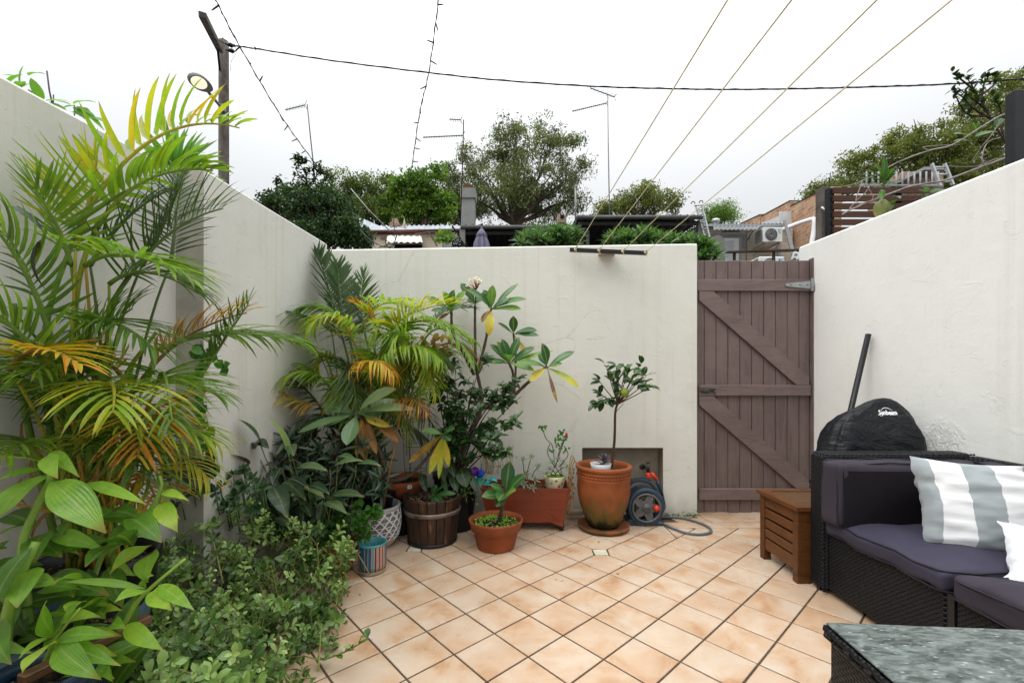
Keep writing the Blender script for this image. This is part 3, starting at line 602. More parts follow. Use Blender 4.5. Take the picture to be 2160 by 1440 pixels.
#@@FURN
# ---------------------------------------------------------------- sofa
def cushion(m,c,size,puff=(.0,.0,.03),rad=.03,n=14,wr=.006,seed=0,ax=2,mi=0,sag=0):
    """rounded, puffed, creased block; ax = thin axis"""
    hx=[q/2 for q in size]; c=V(c)
    for a in range(3):
        for sg in(-1,1):
            u,v=[k for k in range(3) if k!=a]; vs=[];cs=[]
            for i in range(n+1):
                for j in range(n+1):
                    p=[0,0,0]; p[a]=sg; 
                    p[u]=math.sin((i/n-.5)*math.pi*.96)/math.sin(.48*math.pi); p[v]=math.sin((j/n-.5)*math.pi*.96)/math.sin(.48*math.pi)
                    q=V([p[k]*hx[k] for k in range(3)]); inn=V([max(-hx[k]+rad,min(hx[k]-rad,q[k])) for k in range(3)]); d=q-inn
                    if d.length>1e-6: q=inn+d.normalized()*rad*(1 if d.length>rad else 1)
                    k1,k2=[k for k in range(3) if k!=ax]
                    f=(1-(q[k1]/hx[k1])**2)*(1-(q[k2]/hx[k2])**2)
                    s_=q[ax]/hx[ax]; q[ax]+=s_*puff[2]*max(0,f)
                    if sag and s_>0: q[ax]-=sag*math.exp(-((q[k1])**2+(q[k2])**2)/(.02))
                    w_=q*7+V((seed,seed*2,0)); q+=V((mn.noise(w_),mn.noise(w_+V((9,0,0))),mn.noise(w_*1.4+V((0,9,0)))))*wr*1.6
                    w2=V((q.x*5,q.y*22,q.z*14+seed)); q+= V((.3,.3,.5))*mn.noise(w2)*wr*.8
                    vs.append(c+q); cs.append(((q[k1]/hx[k1]+1)/2,(q[k2]/hx[k2]+1)/2,.5))
            fs=[]
            for i in range(n):
                for j in range(n):
                    qd=(i*(n+1)+j,(i+1)*(n+1)+j,(i+1)*(n+1)+j+1,i*(n+1)+j+1); nn=(vs[qd[1]]-vs[qd[0]]).cross(vs[qd[2]]-vs[qd[0]])
                    fs.append(qd if nn[a]*sg>0 else qd[::-1])
            m.add(vs,fs,mi,cs,True)
def loop(m,c,size,ax,lv,rad=.03,r=.004,wr=0,seed=0,mi=0):
    hx=[q/2 for q in size]; k1,k2=[k for k in range(3) if k!=ax]; pts=[]
    for (s1,s2,a0) in((1,1,0),(-1,1,90),(-1,-1,180),(1,-1,270)):
        for i in range(5):
            a=R(a0+i*22.5); p=[0,0,0]; p[ax]=lv; p[k1]=s1*(hx[k1]-rad)+math.cos(a)*rad; p[k2]=s2*(hx[k2]-rad)+math.sin(a)*rad; pts.append(V(p))
    P=[]
    for i,p in enumerate(pts):
        q=pts[(i+1)%len(pts)]
        for k in range(6 if (q-p).length>.05 else 1): P.append(p.lerp(q,k/6 if (q-p).length>.05 else 0))
    P=[V(c)+p+V([mn.noise((p*7)+V((seed,seed*2,a*5)))*wr for a in range(3)]) for p in P]
    m.tube(P,r,6,mi,False,closed=True)
sf=thing('corner_sofa',(1.95,1.7,0),'black woven corner sofa with plum grey cushions along the right wall','sofa')
SX=1.572
m=MB(); m.box((SX+.012,1.575,.03),(2.33,2.168,.318),0,.012); m.build('seat_base',M['wick'],sf)
m=MB(); m.box((SX+.012,.55,.03),(2.33,1.545,.318),0,.012); m.build('seat_base',M['wick'],sf)
m=MB(); m.box((SX-.003,2.17,.012),(2.33,2.285,.709),0,.02); m.build('arm_panel',M['wick'],sf)
m=MB()
for zz,yy in((.703,2.176),):
    pass
k=0
for i in range(46):
    z=.02+i*.015; m.obox((SX-.004,2.172,z),(.010,.012,.008),Matrix.Rotation(.5,3,'X'),0,.003)
for i in range(48):
    xx=SX+.01+i*.0158; m.obox((xx,2.171,.704),(.009,.012,.010),Matrix.Rotation(.5,3,'Y'),0,.003)
m.build('edge_braid',M['wickt'],sf)
m=MB(); m.box((2.255,.55,.32),(2.335,2.165,.702),0,.018); m.build('back_panel',M['wick'],sf)
for (xx,yy) in((SX+.03,2.23),(2.28,2.23),(SX+.035,1.56)):
    m=MB(); m.box((xx-.02,yy-.012,0),(xx+.02,yy+.012,.31 if yy<2 else .02)); m.build('leg',M['blackm'],sf)
def cush_obj(name,c,size,ax,mat,lab=None,puff=.02,seed=1,wr=.006,pipes=(1,-1),rad=.028):
    m=MB(); cushion(m,c,size,(0,0,puff),rad,18,wr,seed,ax,0); o=m.build(name,mat,sf)
    m=MB()
    for s_ in pipes: loop(m,c,[q*.985 for q in size],ax,s_*(size[ax]/2-rad*.32),rad,.0036,wr*1.6,seed)
    p=m.build('piping',M['pipe'],o)
    if lab:o['label']=lab
    return o
cush_obj('seat_cushion',(1.885,1.868,.348),(.64,.60,.085),2,M['cush'],None,.022,3,.009)
cush_obj('seat_cushion',(1.885,1.05,.345),(.64,1.0,.09),2,M['cush2'],None,.03,8,.012)
cush_obj('back_cushion',(1.893,2.105,.53),(.70,.12,.31),1,[M['cush2']],None,.02,5,.006)
m=MB(); 
subq(m,(1.562,2.041,.385),(2.22,2.041,.385),(2.22,2.041,.652),(1.562,2.041,.652),14,8,lambda p:V((p.x+mn.noise(p*6)*.006,2.0385-.018*max(0,1-((p.x-1.9)/.34)**2)*max(0,1-((p.z-.53)/.16)**2)+mn.noise(V((p.x*3,0,p.z*7)))*.006-.004,p.z)))
m.build('cushion_panel',M['cushd'],sf)
cush_obj('back_cushion',(2.205,1.73,.535),(.11,.60,.325),0,M['cush2'],None,.02,15,.008)
cush_obj('back_cushion',(2.205,1.09,.535),(.11,.62,.32),0,M['cush2'],None,.02,25,.008)
# pillows
def pillow(name,c,wd,ht,th,rx,rz,mat,label,seed=0,n=34,roll=0):
    m=MB(); rot=Matrix.Rotation(rz,3,'Z')@Matrix.Rotation(rx,3,'X')@Matrix.Rotation(roll,3,'Y'); c=V(c)
    for sg in(-1,1):
        vs=[];cs=[]
        for i in range(n+1):
            for j in range(n+1):
                u,v=i/n*2-1,j/n*2-1; e=(max(0,1-u**2))**.42*(max(0,1-v**2))**.42
                pin=1-.10*(1-v*v)*abs(u)**3; pin2=1-.12*(1-u*u)*abs(v)**3
                x=u*wd/2*pin; z=v*ht/2*pin2; y=sg*th/2*e
                ed=max(abs(u),abs(v))**5
                y+=(.012+.03*ed)*mn.noise(V((u*2.2+seed,v*5.5,1)))*e**.3+.012*mn.noise(V((u*1.5,v*1.5+seed,3)))+.006*mn.noise(V((u*4,v*14+seed,2)))*(e>0.01)
                z+=.008*abs(u)**3*mn.noise(V((u*2,v*4+seed,7)));  x+=.008*mn.noise(V((u*1.5,v*5+seed,4)))*(abs(u)**2+.25)
                vs.append(c+rot@V((x,y,z))); cs.append((i/n,j/n,.5))
        fs=[]
        for i in range(n):
            for j in range(n):
                q=(i*(n+1)+j,(i+1)*(n+1)+j,(i+1)*(n+1)+j+1,i*(n+1)+j+1); fs.append(q if sg<0 else q[::-1])
        m.add(vs,fs,0,cs,True)
    return tag(m.build(name,mat),label,'pillow')
pillow('scatter_pillow',(2.0,1.80,.545),.53,.41,.17,R(-16),R(-14),M['stripe'],'large scatter pillow with broad grey and white stripes leaning in the sofa corner',2,roll=R(1))
pillow('scatter_pillow',(1.95,1.50,.42),.34,.30,.12,R(-50),R(-35),M['white'],'plain pale pillow lying in front of the striped one at the right edge',9,roll=R(8))
# coffee table
ct=thing('coffee_table',(1.2,1.0,0),'low black woven coffee table with a wet textured glass top in the near corner','coffee table')
A_=V((.919,1.267,0)); dy=V((-.0705,-.9975,0)); dx=V((.9975,-.0705,0)); Wt,Dt,Ht=.62,.62,.38
rot=Matrix((dx,-dy,V((0,0,1)))).transposed(); cc=A_+dx*Wt/2+dy*Dt/2
m=MB(); m.obox(cc+V((0,0,.19)),(Wt-.012,Dt-.012,.33),rot,0,.012); m.build('woven_body',M['wick'],ct)
m=MB()
for (a,b) in((A_+dy*.005,A_+dy*(Dt)),(A_,A_+dx*Wt),(A_+dx*Wt,A_+dx*Wt+dy*Dt)):
    L_=(b-a).length; n_=int(L_/.085); off=(-dx if a.x<1 and (b-a).dot(dy)>.1 else V((0,0,0)))*.002
    pts=[a.lerp(b,i/24)+V((0,0,.362+.0015*math.sin(i*2.1)))+off for i in range(25)]; m.tube(pts,.0085,8); pts=[p+V((0,0,-.019)) for p in pts]; m.tube(pts,.0065,8)
    for i in range(n_+1):
        p=a.lerp(b,(i+.3)/(n_+1))+V((0,0,.353)); t=(b-a).normalized(); m.tube([p-t*.012+V((0,0,.005)),p+t*.012+V((0,0,.005))],.0125,8); 
m.build('rim',M['wickt'],ct)
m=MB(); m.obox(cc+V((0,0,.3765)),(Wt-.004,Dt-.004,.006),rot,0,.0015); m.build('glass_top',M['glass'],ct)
for a,b in((.03,.03),(Wt-.03,.03),(.03,Dt-.03),(Wt-.03,Dt-.03)):
    p=A_+dx*a+dy*b; m=MB(); m.obox(p+V((0,0,.012)),(.03,.03,.024),rot); m.build('leg',M['blackm'],ct)
# wooden box
bx=thing('storage_box',(1.7,2.46,0),'slatted oiled timber storage box standing between the gate and the sofa','storage box')
X0,X1,Y0,Y1,H=1.512,1.86,2.285,2.635,.408
for (xx,yy,n_) in((X0,Y0,1),(X0,Y1-.045,0),(X1-.045,Y0,0),(X1-.045,Y1-.045,0)):
    m=MB(); wx=.075 if yy==Y0 and xx==X0 else .045; m.box((xx,yy,0),(xx+wx,yy+.042,H-.022),0,.003); m.build('leg',M['acacia'],bx)
zs=[(.312,.383),(.245,.300),(.182,.233),(.135,.172) ,(.055,.125)]
zs=[(.320,.384),(.257,.308),(.197,.245),(.140,.187),(.062,.130)]
for z0,z1 in zs:
    m=MB(); m.box((X0+.006,Y0+.043,z0),(X0+.022,Y1-.046,z1),0,.003); m.build('slat',M['acaciah'],bx)
    m=MB(); m.box((X0+.076,Y0+.006,z0),(X1-.046,Y0+.022,z1),0,.003); m.build('slat',M['acacia'],bx)
m=MB(); m.box((X0+.03,Y0+.03,.06),(X0+.04,Y1-.02,.38)); m.box((X0+.05,Y0+.17,.06),(X0+.03,Y0+.2,.38)); m.box((X0+.05,Y0+.03,.06),(X1-.03,Y0+.04,.38)); m.build('liner',M['blackp'],bx)
m=MB(); a,b,c,d=X0-.012,X1+.012,Y0-.012,Y1+.012; z0,z1=H-.0215,H
fw=.052
for poly in([(a,c),(a+fw,c+fw),(a+fw,d-fw),(a,d)],[(a,c),(b,c),(b-fw,c+fw),(a+fw,c+fw)],[(a,d),(a+fw,d-fw),(b-fw,d-fw),(b,d)],[(b,c),(b,d),(b-fw,d-fw),(b-fw,c+fw)]):
    m.prism([(p[0],p[1],z0) for p in poly],(0,0,z1-z0))
m.build('lid_frame',M['acaciah'],bx)
n_=5; ww=(d-c-2*fw)/n_
for i in range(n_):
    m=MB(); y=c+fw+i*ww; m.box((a+fw+.002,y+.0025,z0),(b-fw-.002,y+ww-.0025,z1-.003),0,.002); m.build('lid_slat',M['acaciat'],bx)
# barbecue under cover
bb=thing('covered_barbecue',(2.05,2.59,0),'barbecue hidden under a wet black vinyl cover behind the sofa arm','barbecue')
prof=[(.50,1,1),(.56,1.02,1),(.63,1.0,.98),(.70,.97,.96),(.76,.93,.92),(.81,.86,.84),(.855,.74,.72),(.895,.58,.56),(.925,.42,.42),(.95,.28,.30),(.968,.13,.16),(.974,0.01,.01)]
vs=[];fs=[];n_=72
for i,(z,sx_,sy_) in enumerate(prof):
    for j in range(n_):
        a=2*math.pi*j/n_; ex=.5; cx_=abs(math.cos(a))**ex*math.copysign(1,math.cos(a)); cy_=abs(math.sin(a))**ex*math.copysign(1,math.sin(a))
        x=2.095+cx_*.262*sx_+.10*(1-sx_); y=2.545+cy_*.155*sy_*(.78+.22*cx_)
        f=mn.noise(V((math.cos(a)*1.6,math.sin(a)*1.6,z*4)))*.03+abs(mn.noise(V((math.cos(a)*3,math.sin(a)*3,z*6+4))))*.018
        p=V((x,y,z+.03*mn.noise(V((x*6,y*6,2)))*(sx_<.9))); p+=V((cx_,cy_,0))*f*min(1,sx_+.2); p.x=min(p.x,XR-.006); vs.append(p)
for i in range(len(prof)-1):
    for j in range(n_): fs.append((i*n_+j,i*n_+(j+1)%n_,(i+1)*n_+(j+1)%n_,(i+1)*n_+j))
m=MB(); m.add(vs,fs,0,None,True); m.tube([V(vs[2*n_+j])*1 for j in range(0,n_)],.0025,5,0,False,closed=True)
cv=m.build('cover',M['cover'],bb); bvh=BVHTree.FromPolygons([V(v) for v in vs],fs)
def textmesh(body,size,shear=0,bold=0.0):
    c=bpy.data.curves.new('t','FONT'); c.body=body; c.size=size; c.shear=shear; c.offset=bold; c.align_x='CENTER'; c.resolution_u=3
    o=bpy.data.objects.new('t',c); col.objects.link(o); bpy.context.view_layer.update(); me=bpy.data.meshes.new_from_object(o.evaluated_get(bpy.context.evaluated_depsgraph_get())); bpy.data.objects.remove(o)
    vv=[v.co.copy() for v in me.vertices]; ff=[tuple(p.vertices) for p in me.polygons]; bpy.data.meshes.remove(me); return vv,ff
vv,ff=textmesh('Sunbeam',.042,.3,.0012)
m=MB(); lc=W(1891,876,2.42); 
def prj(x,z):
    p=V((lc.x+x*.6,1.9,lc.z+z*.85)); h_=bvh.ray_cast(p,V((0.0,1,0)))
    return (h_[0]+V((0,-.002,.0))) if h_[0] else V((p.x,2.45,p.z))
m.add([prj(v.x,v.y) for v in vv],ff)
arc=[prj(-.045+i*.0065,.022+.022*math.sin(math.pi*(i+1)/17)) for i in range(16)]; m.tube(arc,[.0008+.0015*math.sin(math.pi*i/15) for i in range(16)],4)
arc=[prj(-.085+i*.005,.001-.010*math.sin(math.pi*i/9)) for i in range(10)]; m.tube(arc,.0015,4)
m.build('logo',M['logo'],cv)
m=MB()
for xx in(1.93,2.24):
    for yy in(2.50,2.72): m.tube([(xx,yy,0),(xx,yy,.56)],.012,8)
m.box((1.9,2.46,.42),(2.27,2.76,.44)); m.build('trolley',M['blackm'],bb)
m=MB(); m.tube([(2.338,2.83,1.374),(1.955,2.745,.02)],.0165,12); tag(m.build('metal_pole',M['blackm'],origin=(1.955,2.745,0)),'slim black pole leaning against the right wall behind the covered barbecue','pole')
#@@POTS
def pot(name,c,prof,mat,soilz=None,soilr=None,label=None,cat='plant pot',n=48,soil='soil',part='body'):
    o=thing(name,c,label,cat); m=MB(); m.lathe(c,prof,n); m.build(part,mat,o)
    if soilz is not None:
        m=MB(); vs=[c+V((0,0,soilz)) if False else V(c)+V((0,0,soilz))];fs=[];nr=9;ns_=36
        for i in range(1,nr+1):
            for j in range(ns_):
                a=2*math.pi*j/ns_; r=soilr*i/nr; p=V(c)+V((r*math.cos(a),r*math.sin(a),soilz)); p.z+=.016*mn.noise(p*22)+.008*mn.noise(p*60); vs.append(p)
        for j in range(ns_): fs.append((0,1+j,1+(j+1)%ns_))
        for i in range(nr-1):
            for j in range(ns_): fs.append((1+i*ns_+j,1+(i+1)*ns_+j,1+(i+1)*ns_+(j+1)%ns_,1+i*ns_+(j+1)%ns_))
        m.add(vs,fs,0,None,True)
        if soil=='mulch':
            for _ in range(220):
                a=random.random()*6.28; r=soilr*random.random()**.5*.95; p=V(c)+V((r*math.cos(a),r*math.sin(a),soilz+.008+random.random()*.01))
                m.obox(p,(random.uniform(.008,.03),random.uniform(.004,.01),.003),Matrix.Rotation(random.random()*3,3,'Z')@Matrix.Rotation(random.uniform(-.6,.6),3,'X'),1)
        else:
            for _ in range(60):
                a=random.random()*6.28; r=soilr*random.random()**.5*.95; p=V(c)+V((r*math.cos(a),r*math.sin(a),soilz+.006)); m.obox(p,(random.uniform(.004,.012),.005,.003),Matrix.Rotation(random.random()*3,3,'Z'),1)
        m.build('soil',[M['soil'],M['chip']],o)
    return o
random.seed(11)
c=(.6625,3.125,0)
# urn: measured profile, on a saucer
m=MB(); m.lathe(c,[(.0,.004),(.165,.004),(.18,.012),(.186,.034),(.178,.036),(.165,.022),(.0,.02)],48,capb=False); tag(m.build('pot_saucer',M['sauc'],origin=c),'round terracotta saucer beneath the tall mossy urn','saucer')
z=.022
u=pot('terracotta_urn',(c[0],c[1],z),[(.105,0),(.118,.02),(.138,.07),(.168,.15),(.186,.23),(.19,.285),(.187,.335),(.190,.342),(.191,.350),(.187,.357),(.187,.385),(.191,.388),(.191,.395),(.186,.400),(.187,.408),(.198,.414),(.202,.424),(.200,.436),(.188,.442),(.172,.436),(.168,.41),(.168,.36)],M['urn'],.385,.17,'tall mossy terracotta urn with a banded rim holding the lemon tree','plant pot',56)
m=MB()
for i in range(46):
    a=2*math.pi*i/46; p=V((c[0]+.1885*math.cos(a),c[1]+.1885*math.sin(a),z+.371)); m.ball(p,.0085,4,0,(1.2,1.2,.8))
m.build('rope_band',M['urn'],u)
ip=(.63,3.06,z+.40); q=pot('ceramic_pot',ip,[(.05,-.05),(.068,.03),(.074,.062),(.068,.062),(.062,.03)],M['wceram'],.04,.062,'small white ceramic pot with a rosette succulent sunk in the urn')
m=MB(); 
for k in range(3): rosette(m,V(ip)+V((.02,-.01,.06+.02*k)),14,.07-.008*k,.024,P_OVAL,(0,70),(.3,.9),0,-.3,None,3,.5)
M['echev']=mat_leaf('mauve_rosette_leaf',G((0,(.05,.06,.06)),(.5,(.14,.12,.15)),(1,(.28,.24,.30))),.05,.5,rib=.1)
tag(m.build('rosette_succulent',M['echev'],origin=ip),'mauve grey rosette succulent inside the little white pot','succulent')
# trough
tr=thing('planter_trough',(.095,3.16,0),'rectangular terracotta coloured plastic trough on castors against the back wall','planter')
m=MB(); X0,X1,Y0,Y1=-.215,.412,3.03,3.30; Z1=.312
def ring(s,z): return [(X0+s,Y0+s*.7,z),(X1-s,Y0+s*.7,z),(X1-s,Y1-s*.5,z),(X0+s,Y1-s*.5,z)]
lv=[ring(.045,.062),ring(.03,.15),ring(.026,.158),ring(.012,.225),ring(.010,.228),ring(.004,.292),ring(-.002,.293),ring(-.004,.312),ring(.008,.312),ring(.016,.27),ring(.02,.26)]
vs=[p for r_ in lv for p in r_]; fs=[(3,2,1,0)]+[(i*4+j,i*4+(j+1)%4,(i+1)*4+(j+1)%4,(i+1)*4+j) for i in range(len(lv)-1) for j in range(4)]
m.add(vs,fs); m.prism([(X1-.05,Y0+.026,.03),(X1-.046,Y0+.026,.066),(X1-.16,Y0+.026,.066),(X1-.13,Y0+.026,.062)],(0,.2,0))
m.tube(spline([(X0+.06,Y0+.02,.155),(X1-.26,Y0+.021,.155),(X1-.17,Y0+.021,.148),(X1-.12,Y0+.024,.115),(X1-.075,Y0+.03,.058)],6),.0035,5)
m.build('body',M['terrap'],tr); m=MB(); subq(m,(X0+.02,Y0+.02,.265),(X1-.02,Y0+.02,.265),(X1-.02,Y1-.02,.265),(X0+.02,Y1-.02,.265),40,16,lambda p:p+V((0,0,.025*mn.noise(p*16))))
for _ in range(240): m.obox((random.uniform(X0+.03,X1-.03),random.uniform(Y0+.03,Y1-.03),.28),(random.uniform(.008,.03),.006,.004),Matrix.Rotation(random.random()*3,3,'Z'),1)
m.build('soil',[M['soil'],M['chip']],tr)
for xx in(X0+.07,X1-.06):
    for yy in(Y0+.05,Y1-.07):
        m=MB(); m.tube([(xx-.014,yy,.022),(xx+.014,yy,.022)],.022,14); m.box((xx-.019,yy-.018,.022),(xx+.019,yy+.02,.062),0,.004); m.build('castor',M['blackp'],tr)
fc=(.31,3.135,.262)
q=pot('floral_pot',fc,[(.052,0),(.058,.02),(.077,.095),(.081,.118),(.075,.118),(.07,.09)],M['floral'],.095,.07,'cream pot painted with red roses standing in the right end of the trough')
# front terracotta
c=(-.104,2.785,0); q=pot('terracotta_pot',c,[(.118,0),(.122,.01),(.146,.115),(.158,.118),(.173,.172),(.176,.182),(.165,.184),(.155,.16),(.15,.14)],M['terra'],.148,.152,'wide low terracotta pot with a frangipani seedling, out in front on the tiles')
# barrel
c=(-.535,2.905,0); m=MB(); bo=thing('half_barrel',c,'dark weathered half barrel planter with a dull steel hoop','barrel planter')
m.lathe(c,[(.148,0),(.156,.004),(.158,.02),(.192,.29),(.196,.305),(.186,.308),(.178,.27),(.172,.22)],80,0,lambda a,z:1+.008*math.sin(a*20)); m.build('staves',M['barrel'],bo)
m=MB(); m.lathe(c,[(.1725,.195),(.1865,.196),(.1905,.2235),(.18,.2245)],64,0,None,False); 
for k_,a in enumerate((-2.0,-1.955,-1.91)): p=V((c[0]+.1895*math.cos(a),c[1]+.1895*math.sin(a),.21)); m.obox(p,(.005,.003,.006),Matrix.Rotation(a,3,'Z'),1)
m.build('hoop',[M['hoop'],M['blackp']],bo); m=MB(); m.lathe(c,[(.152,-.0),(.166,.002),(.166,.02),(.156,.022)],48); m.build('base_ring',M['blackm'],bo)
m=MB(); m.add([],[]) if False else None
sp=pot('x',c,[(.001,.0),(.001,.001)],M['barrel'],.262,.178,'x','x',8,'mulch'); 
for k_ in kids(sp):
    if k_.name.startswith('soil'): k_.parent=bo; k_.name='mulch'
    else: bpy.data.objects.remove(k_)
bpy.data.objects.remove(sp)
# patterned pot
c=(-.89,2.80,0); po=thing('patterned_pot',c,'tall grey pot covered in a white triangle lattice, beside the barrel','plant pot')
def prr(z): # radius at z
    pts=[(0,.085),(.03,.125),(.06,.146),(.10,.158),(.15,.165),(.20,.165),(.24,.159),(.262,.154)]
    for (a,ra),(b,rb) in zip(pts,pts[1:]):
        if z<=b: return ra+(rb-ra)*(z-a)/(b-a)
    return pts[-1][1]
m=MB(); zsA=[.062+.008*i for i in range(24)]; m.lathe(c,[(prr(z),z) for z in zsA],60,0,None,False); m.build('body',M['lattd'],po)
m=MB(); m.lathe(c,[(.085,0),(.1,.008),(.126,.032),(.148,.062)],48); m.build('foot',M['sand'],po)
m=MB(); m.lathe(c,[(prr(.246),.246),(.162,.250),(.162,.268),(.154,.273),(.146,.268),(.142,.22)],60,0,None,False); m.build('rim',M['conc'],po)
m=MB(); nb=17
def pp(a,z): r=prr(z)+.0012; return V((c[0]+r*math.cos(a),c[1]+r*math.sin(a),z))
for i in range(nb):
    for sg in(-1,1):
        for off in(0,.10):
            P=[pp(2*math.pi*(i+off)/nb+sg*(k/18*.98),.064+k/18*.180) for k in range(19)]; m.tube(P,.0024,4)
for zz in(.068,.098,.128,.158,.188,.218,.245):
    m.tube([pp(2*math.pi*i/60,zz) for i in range(60)],.0020,4,0,False,closed=True); 
m.build('lattice_pattern',M['wpaint'],po)
sp=pot('x',c,[(.001,.0),(.001,.001)],M['barrel'],.225,.143,'x','x',8)
for k_ in kids(sp):
    if k_.name.startswith('soil'): k_.parent=po
    else: bpy.data.objects.remove(k_)
bpy.data.objects.remove(sp)
# striped cup
c=(-.788,2.435,0); q=pot('striped_pot',c,[(.074,.022),(.0775,.05),(.077,.15),(.078,.157)],M['cup'],.10,.068,'small hand painted pot in blue and pink stripes at the front of the pots',n=64)
m=MB(); m.lathe(c,[(.062,0),(.072,.004),(.0745,.023)],48); m.build('foot',M['cupb'],q); m=MB(); m.lathe(c,[(.078,.157),(.0785,.164),(.0755,.169),(.0715,.165),(.0705,.10)],48,0,None,False); m.build('rim',M['cupr'],q)
# terracotta behind cup
q=pot('terracotta_pot',(-.985,2.44,0),[(.072,0),(.076,.01),(.094,.125),(.102,.128),(.108,.168),(.098,.17),(.09,.13)],M['terra'],.13,.093,'small terracotta pot half hidden by herbs, left of the striped pot')
# bowl on bucket
c=(-.80,3.10,0); q=pot('terracotta_bowl',(c[0],c[1],.235),[(.09,0),(.11,.004),(.155,.06),(.178,.10),(.186,.135),(.176,.137),(.165,.1),(.15,.07)],M['terra'],.10,.166,'shallow terracotta bowl with a white price sticker, raised on a black bucket')
a=-.98; m=MB(); p=V((c[0]+.181*math.cos(a),c[1]+.181*math.sin(a),.343)); rt=Matrix.Rotation(a+math.pi/2,3,'Z')@Matrix.Rotation(.2,3,'X'); m.obox(p,(.03,.002,.026),rt); m.obox(p+V((math.cos(a),math.sin(a),0))*.0012,(.018,.002,.015),rt,1); M['stick']=simple('sticker_print',(.2,.28,.5),(.5,.55,.7),.5,200)
m.build('sticker',[M['logo'],M['stick']],q)
m=MB(); m.lathe(c,[(.13,0),(.135,.01),(.155,.225),(.16,.234),(.0,.2345)],40); tag(m.build('bucket',M['blackp'],origin=c),'black plastic bucket under the terracotta bowl','bucket')
c=(-.41,3.14,0); q=pot('nursery_pot',c,[(.12,0),(.125,.01),(.158,.36),(.166,.365),(.169,.40),(.16,.402),(.154,.35)],M['blackp'],.355,.155,'tall black plastic nursery pot carrying the big frangipani')
# left side pots
q=pot('nursery_pot',(-1.385,1.44,0),[(.12,0),(.125,.01),(.16,.46),(.17,.465),(.172,.50),(.16,.502),(.15,.45)],M['blackp'],.46,.15,'large black plastic pot under the tall golden palm')
q=pot('plastic_pot',(-1.21,1.17,0),[(.12,0),(.13,.012),(.165,.39),(.172,.395),(.178,.415),(.172,.45),(.165,.452),(.16,.40)],M['bluep'],.40,.155,'blue grey plastic pot holding the broad leaved ginger')
q=pot('plastic_pot',(-1.04,.96,0),[(.07,0),(.08,.012),(.092,.42),(.097,.45),(.09,.452),(.086,.42)],M['navy'],.41,.085,'navy blue pot at the bottom left corner')
q=pot('nursery_pot',(-1.16,3.06,0),[(.13,0),(.135,.01),(.165,.24),(.175,.27),(.165,.272),(.155,.22)],M['blackp'],.23,.155,'black plastic pot in the back corner holding the bushy palm')
t2=thing('planter_trough',(-.865,1.1,0),'long terracotta trough buried under trailing herbs','planter')
m=MB()
for (a,b) in(((-.94,.85),(-.925,1.30)),((-.805,.85),(-.79,1.30)),((-.925,.85),(-.805,.865)),((-.925,1.285),(-.805,1.30))): m.box((a[0],a[1],0),(b[0],b[1],.17),0,.004)
for (a,b) in(((-.948,.84),(-.922,1.31)),((-.808,.84),(-.782,1.31)),((-.922,1.282),(-.808,1.31))): m.box((a[0],a[1],.15),(b[0],b[1],.173),0,.004)
m.build('body',M['terra'],t2); m=MB(); subq(m,(-.925,.865,.14),(-.805,.865,.14),(-.805,1.285,.14),(-.925,1.285,.14),8,20,lambda p:p+V((0,0,.02*mn.noise(p*20)))); m.build('soil',M['soil'],t2)
t2=MB(); t2.beam((-1.06,.93,.445),(-.985,1.17,.445),.03,.022,(0,0,1),0,.003); t2.beam((-1.04,1.05,0),(-1.04,1.05,.434),.03,.03,(0,1,0)); tag(t2.build('timber_stake',M['acaciat']),'weathered timber stake and rail between the navy and blue grey pots','timber stake')
#@@HOSE
hr=thing('hose_reel',(.985,3.22,0),'blue grey garden hose reel with orange red fittings standing in front of the tap recess','hose reel')
hc=V((.985,3.165,.135)); m=MB()
m.prism([(hc.x-.135,3.17,0),(hc.x+.125,3.17,0),(hc.x+.125,3.17,.03),(hc.x+.105,3.17,.05),(hc.x-.115,3.17,.05),(hc.x-.135,3.17,.03)],(0,.13,0)); 
m.tube([hc+V((math.cos(2*math.pi*i/40)*.118,.014,math.sin(2*math.pi*i/40)*.125)) for i in range(40)],.020,8,0,False,closed=True)
m.tube([hc+V((math.cos(2*math.pi*i/40)*.118,.10,math.sin(2*math.pi*i/40)*.125)) for i in range(40)],.020,8,0,False,closed=True)
m.tube(spline([hc+V((-.118,.05,.02)),hc+V((-.117,.05,.12)),hc+V((-.095,.05,.175)),hc+V((-.03,.05,.192)),hc+V((.04,.05,.175)),hc+V((.09,.05,.12)),hc+V((.118,.05,.03))],7),.014,10)
for i in range(9): p=hc+V((-.09+i*.0165,.05,.185+.014*math.sin(i/8*math.pi))); m.box(p+V((-.004,-.013,0)),p+V((.004,.013,.012)))
m.prism([hc+V((-.11,.03,.08)),hc+V((.105,.03,.08)),hc+V((.06,.03,.135)),hc+V((-.06,.03,.14))],(0,.06,0)); m.build('frame',M['hblue'],hr)
m=MB()
for k in range(4): m.tube([hc+V((math.cos(2*math.pi*i/30)*(.062+.012*(k%2)),.03+.016*k,math.sin(2*math.pi*i/30)*(.062+.012*(k%2)))) for i in range(30)],.009,6,0,False,closed=True)
m.tube([hc+V((0,.02,0)),hc+V((0,.11,0))],.05,20); m.build('coiled_hose',M['hoseg'],hr)
m=MB(); m.tube([hc+V((math.cos(2*math.pi*i/48)*.101,-.008,math.sin(2*math.pi*i/48)*.101)) for i in range(48)],.0085,8,0,False,closed=True)
vs=[hc+V((0,-.012,0))]; n_=60
for i in range(n_):
    a=2*math.pi*i/n_+.35; f=.5+.5*math.cos(5*a); r=.052+.050*f**.8; vs.append(hc+V((r*math.cos(a),-.010+.004*(r>.09),r*math.sin(a))))
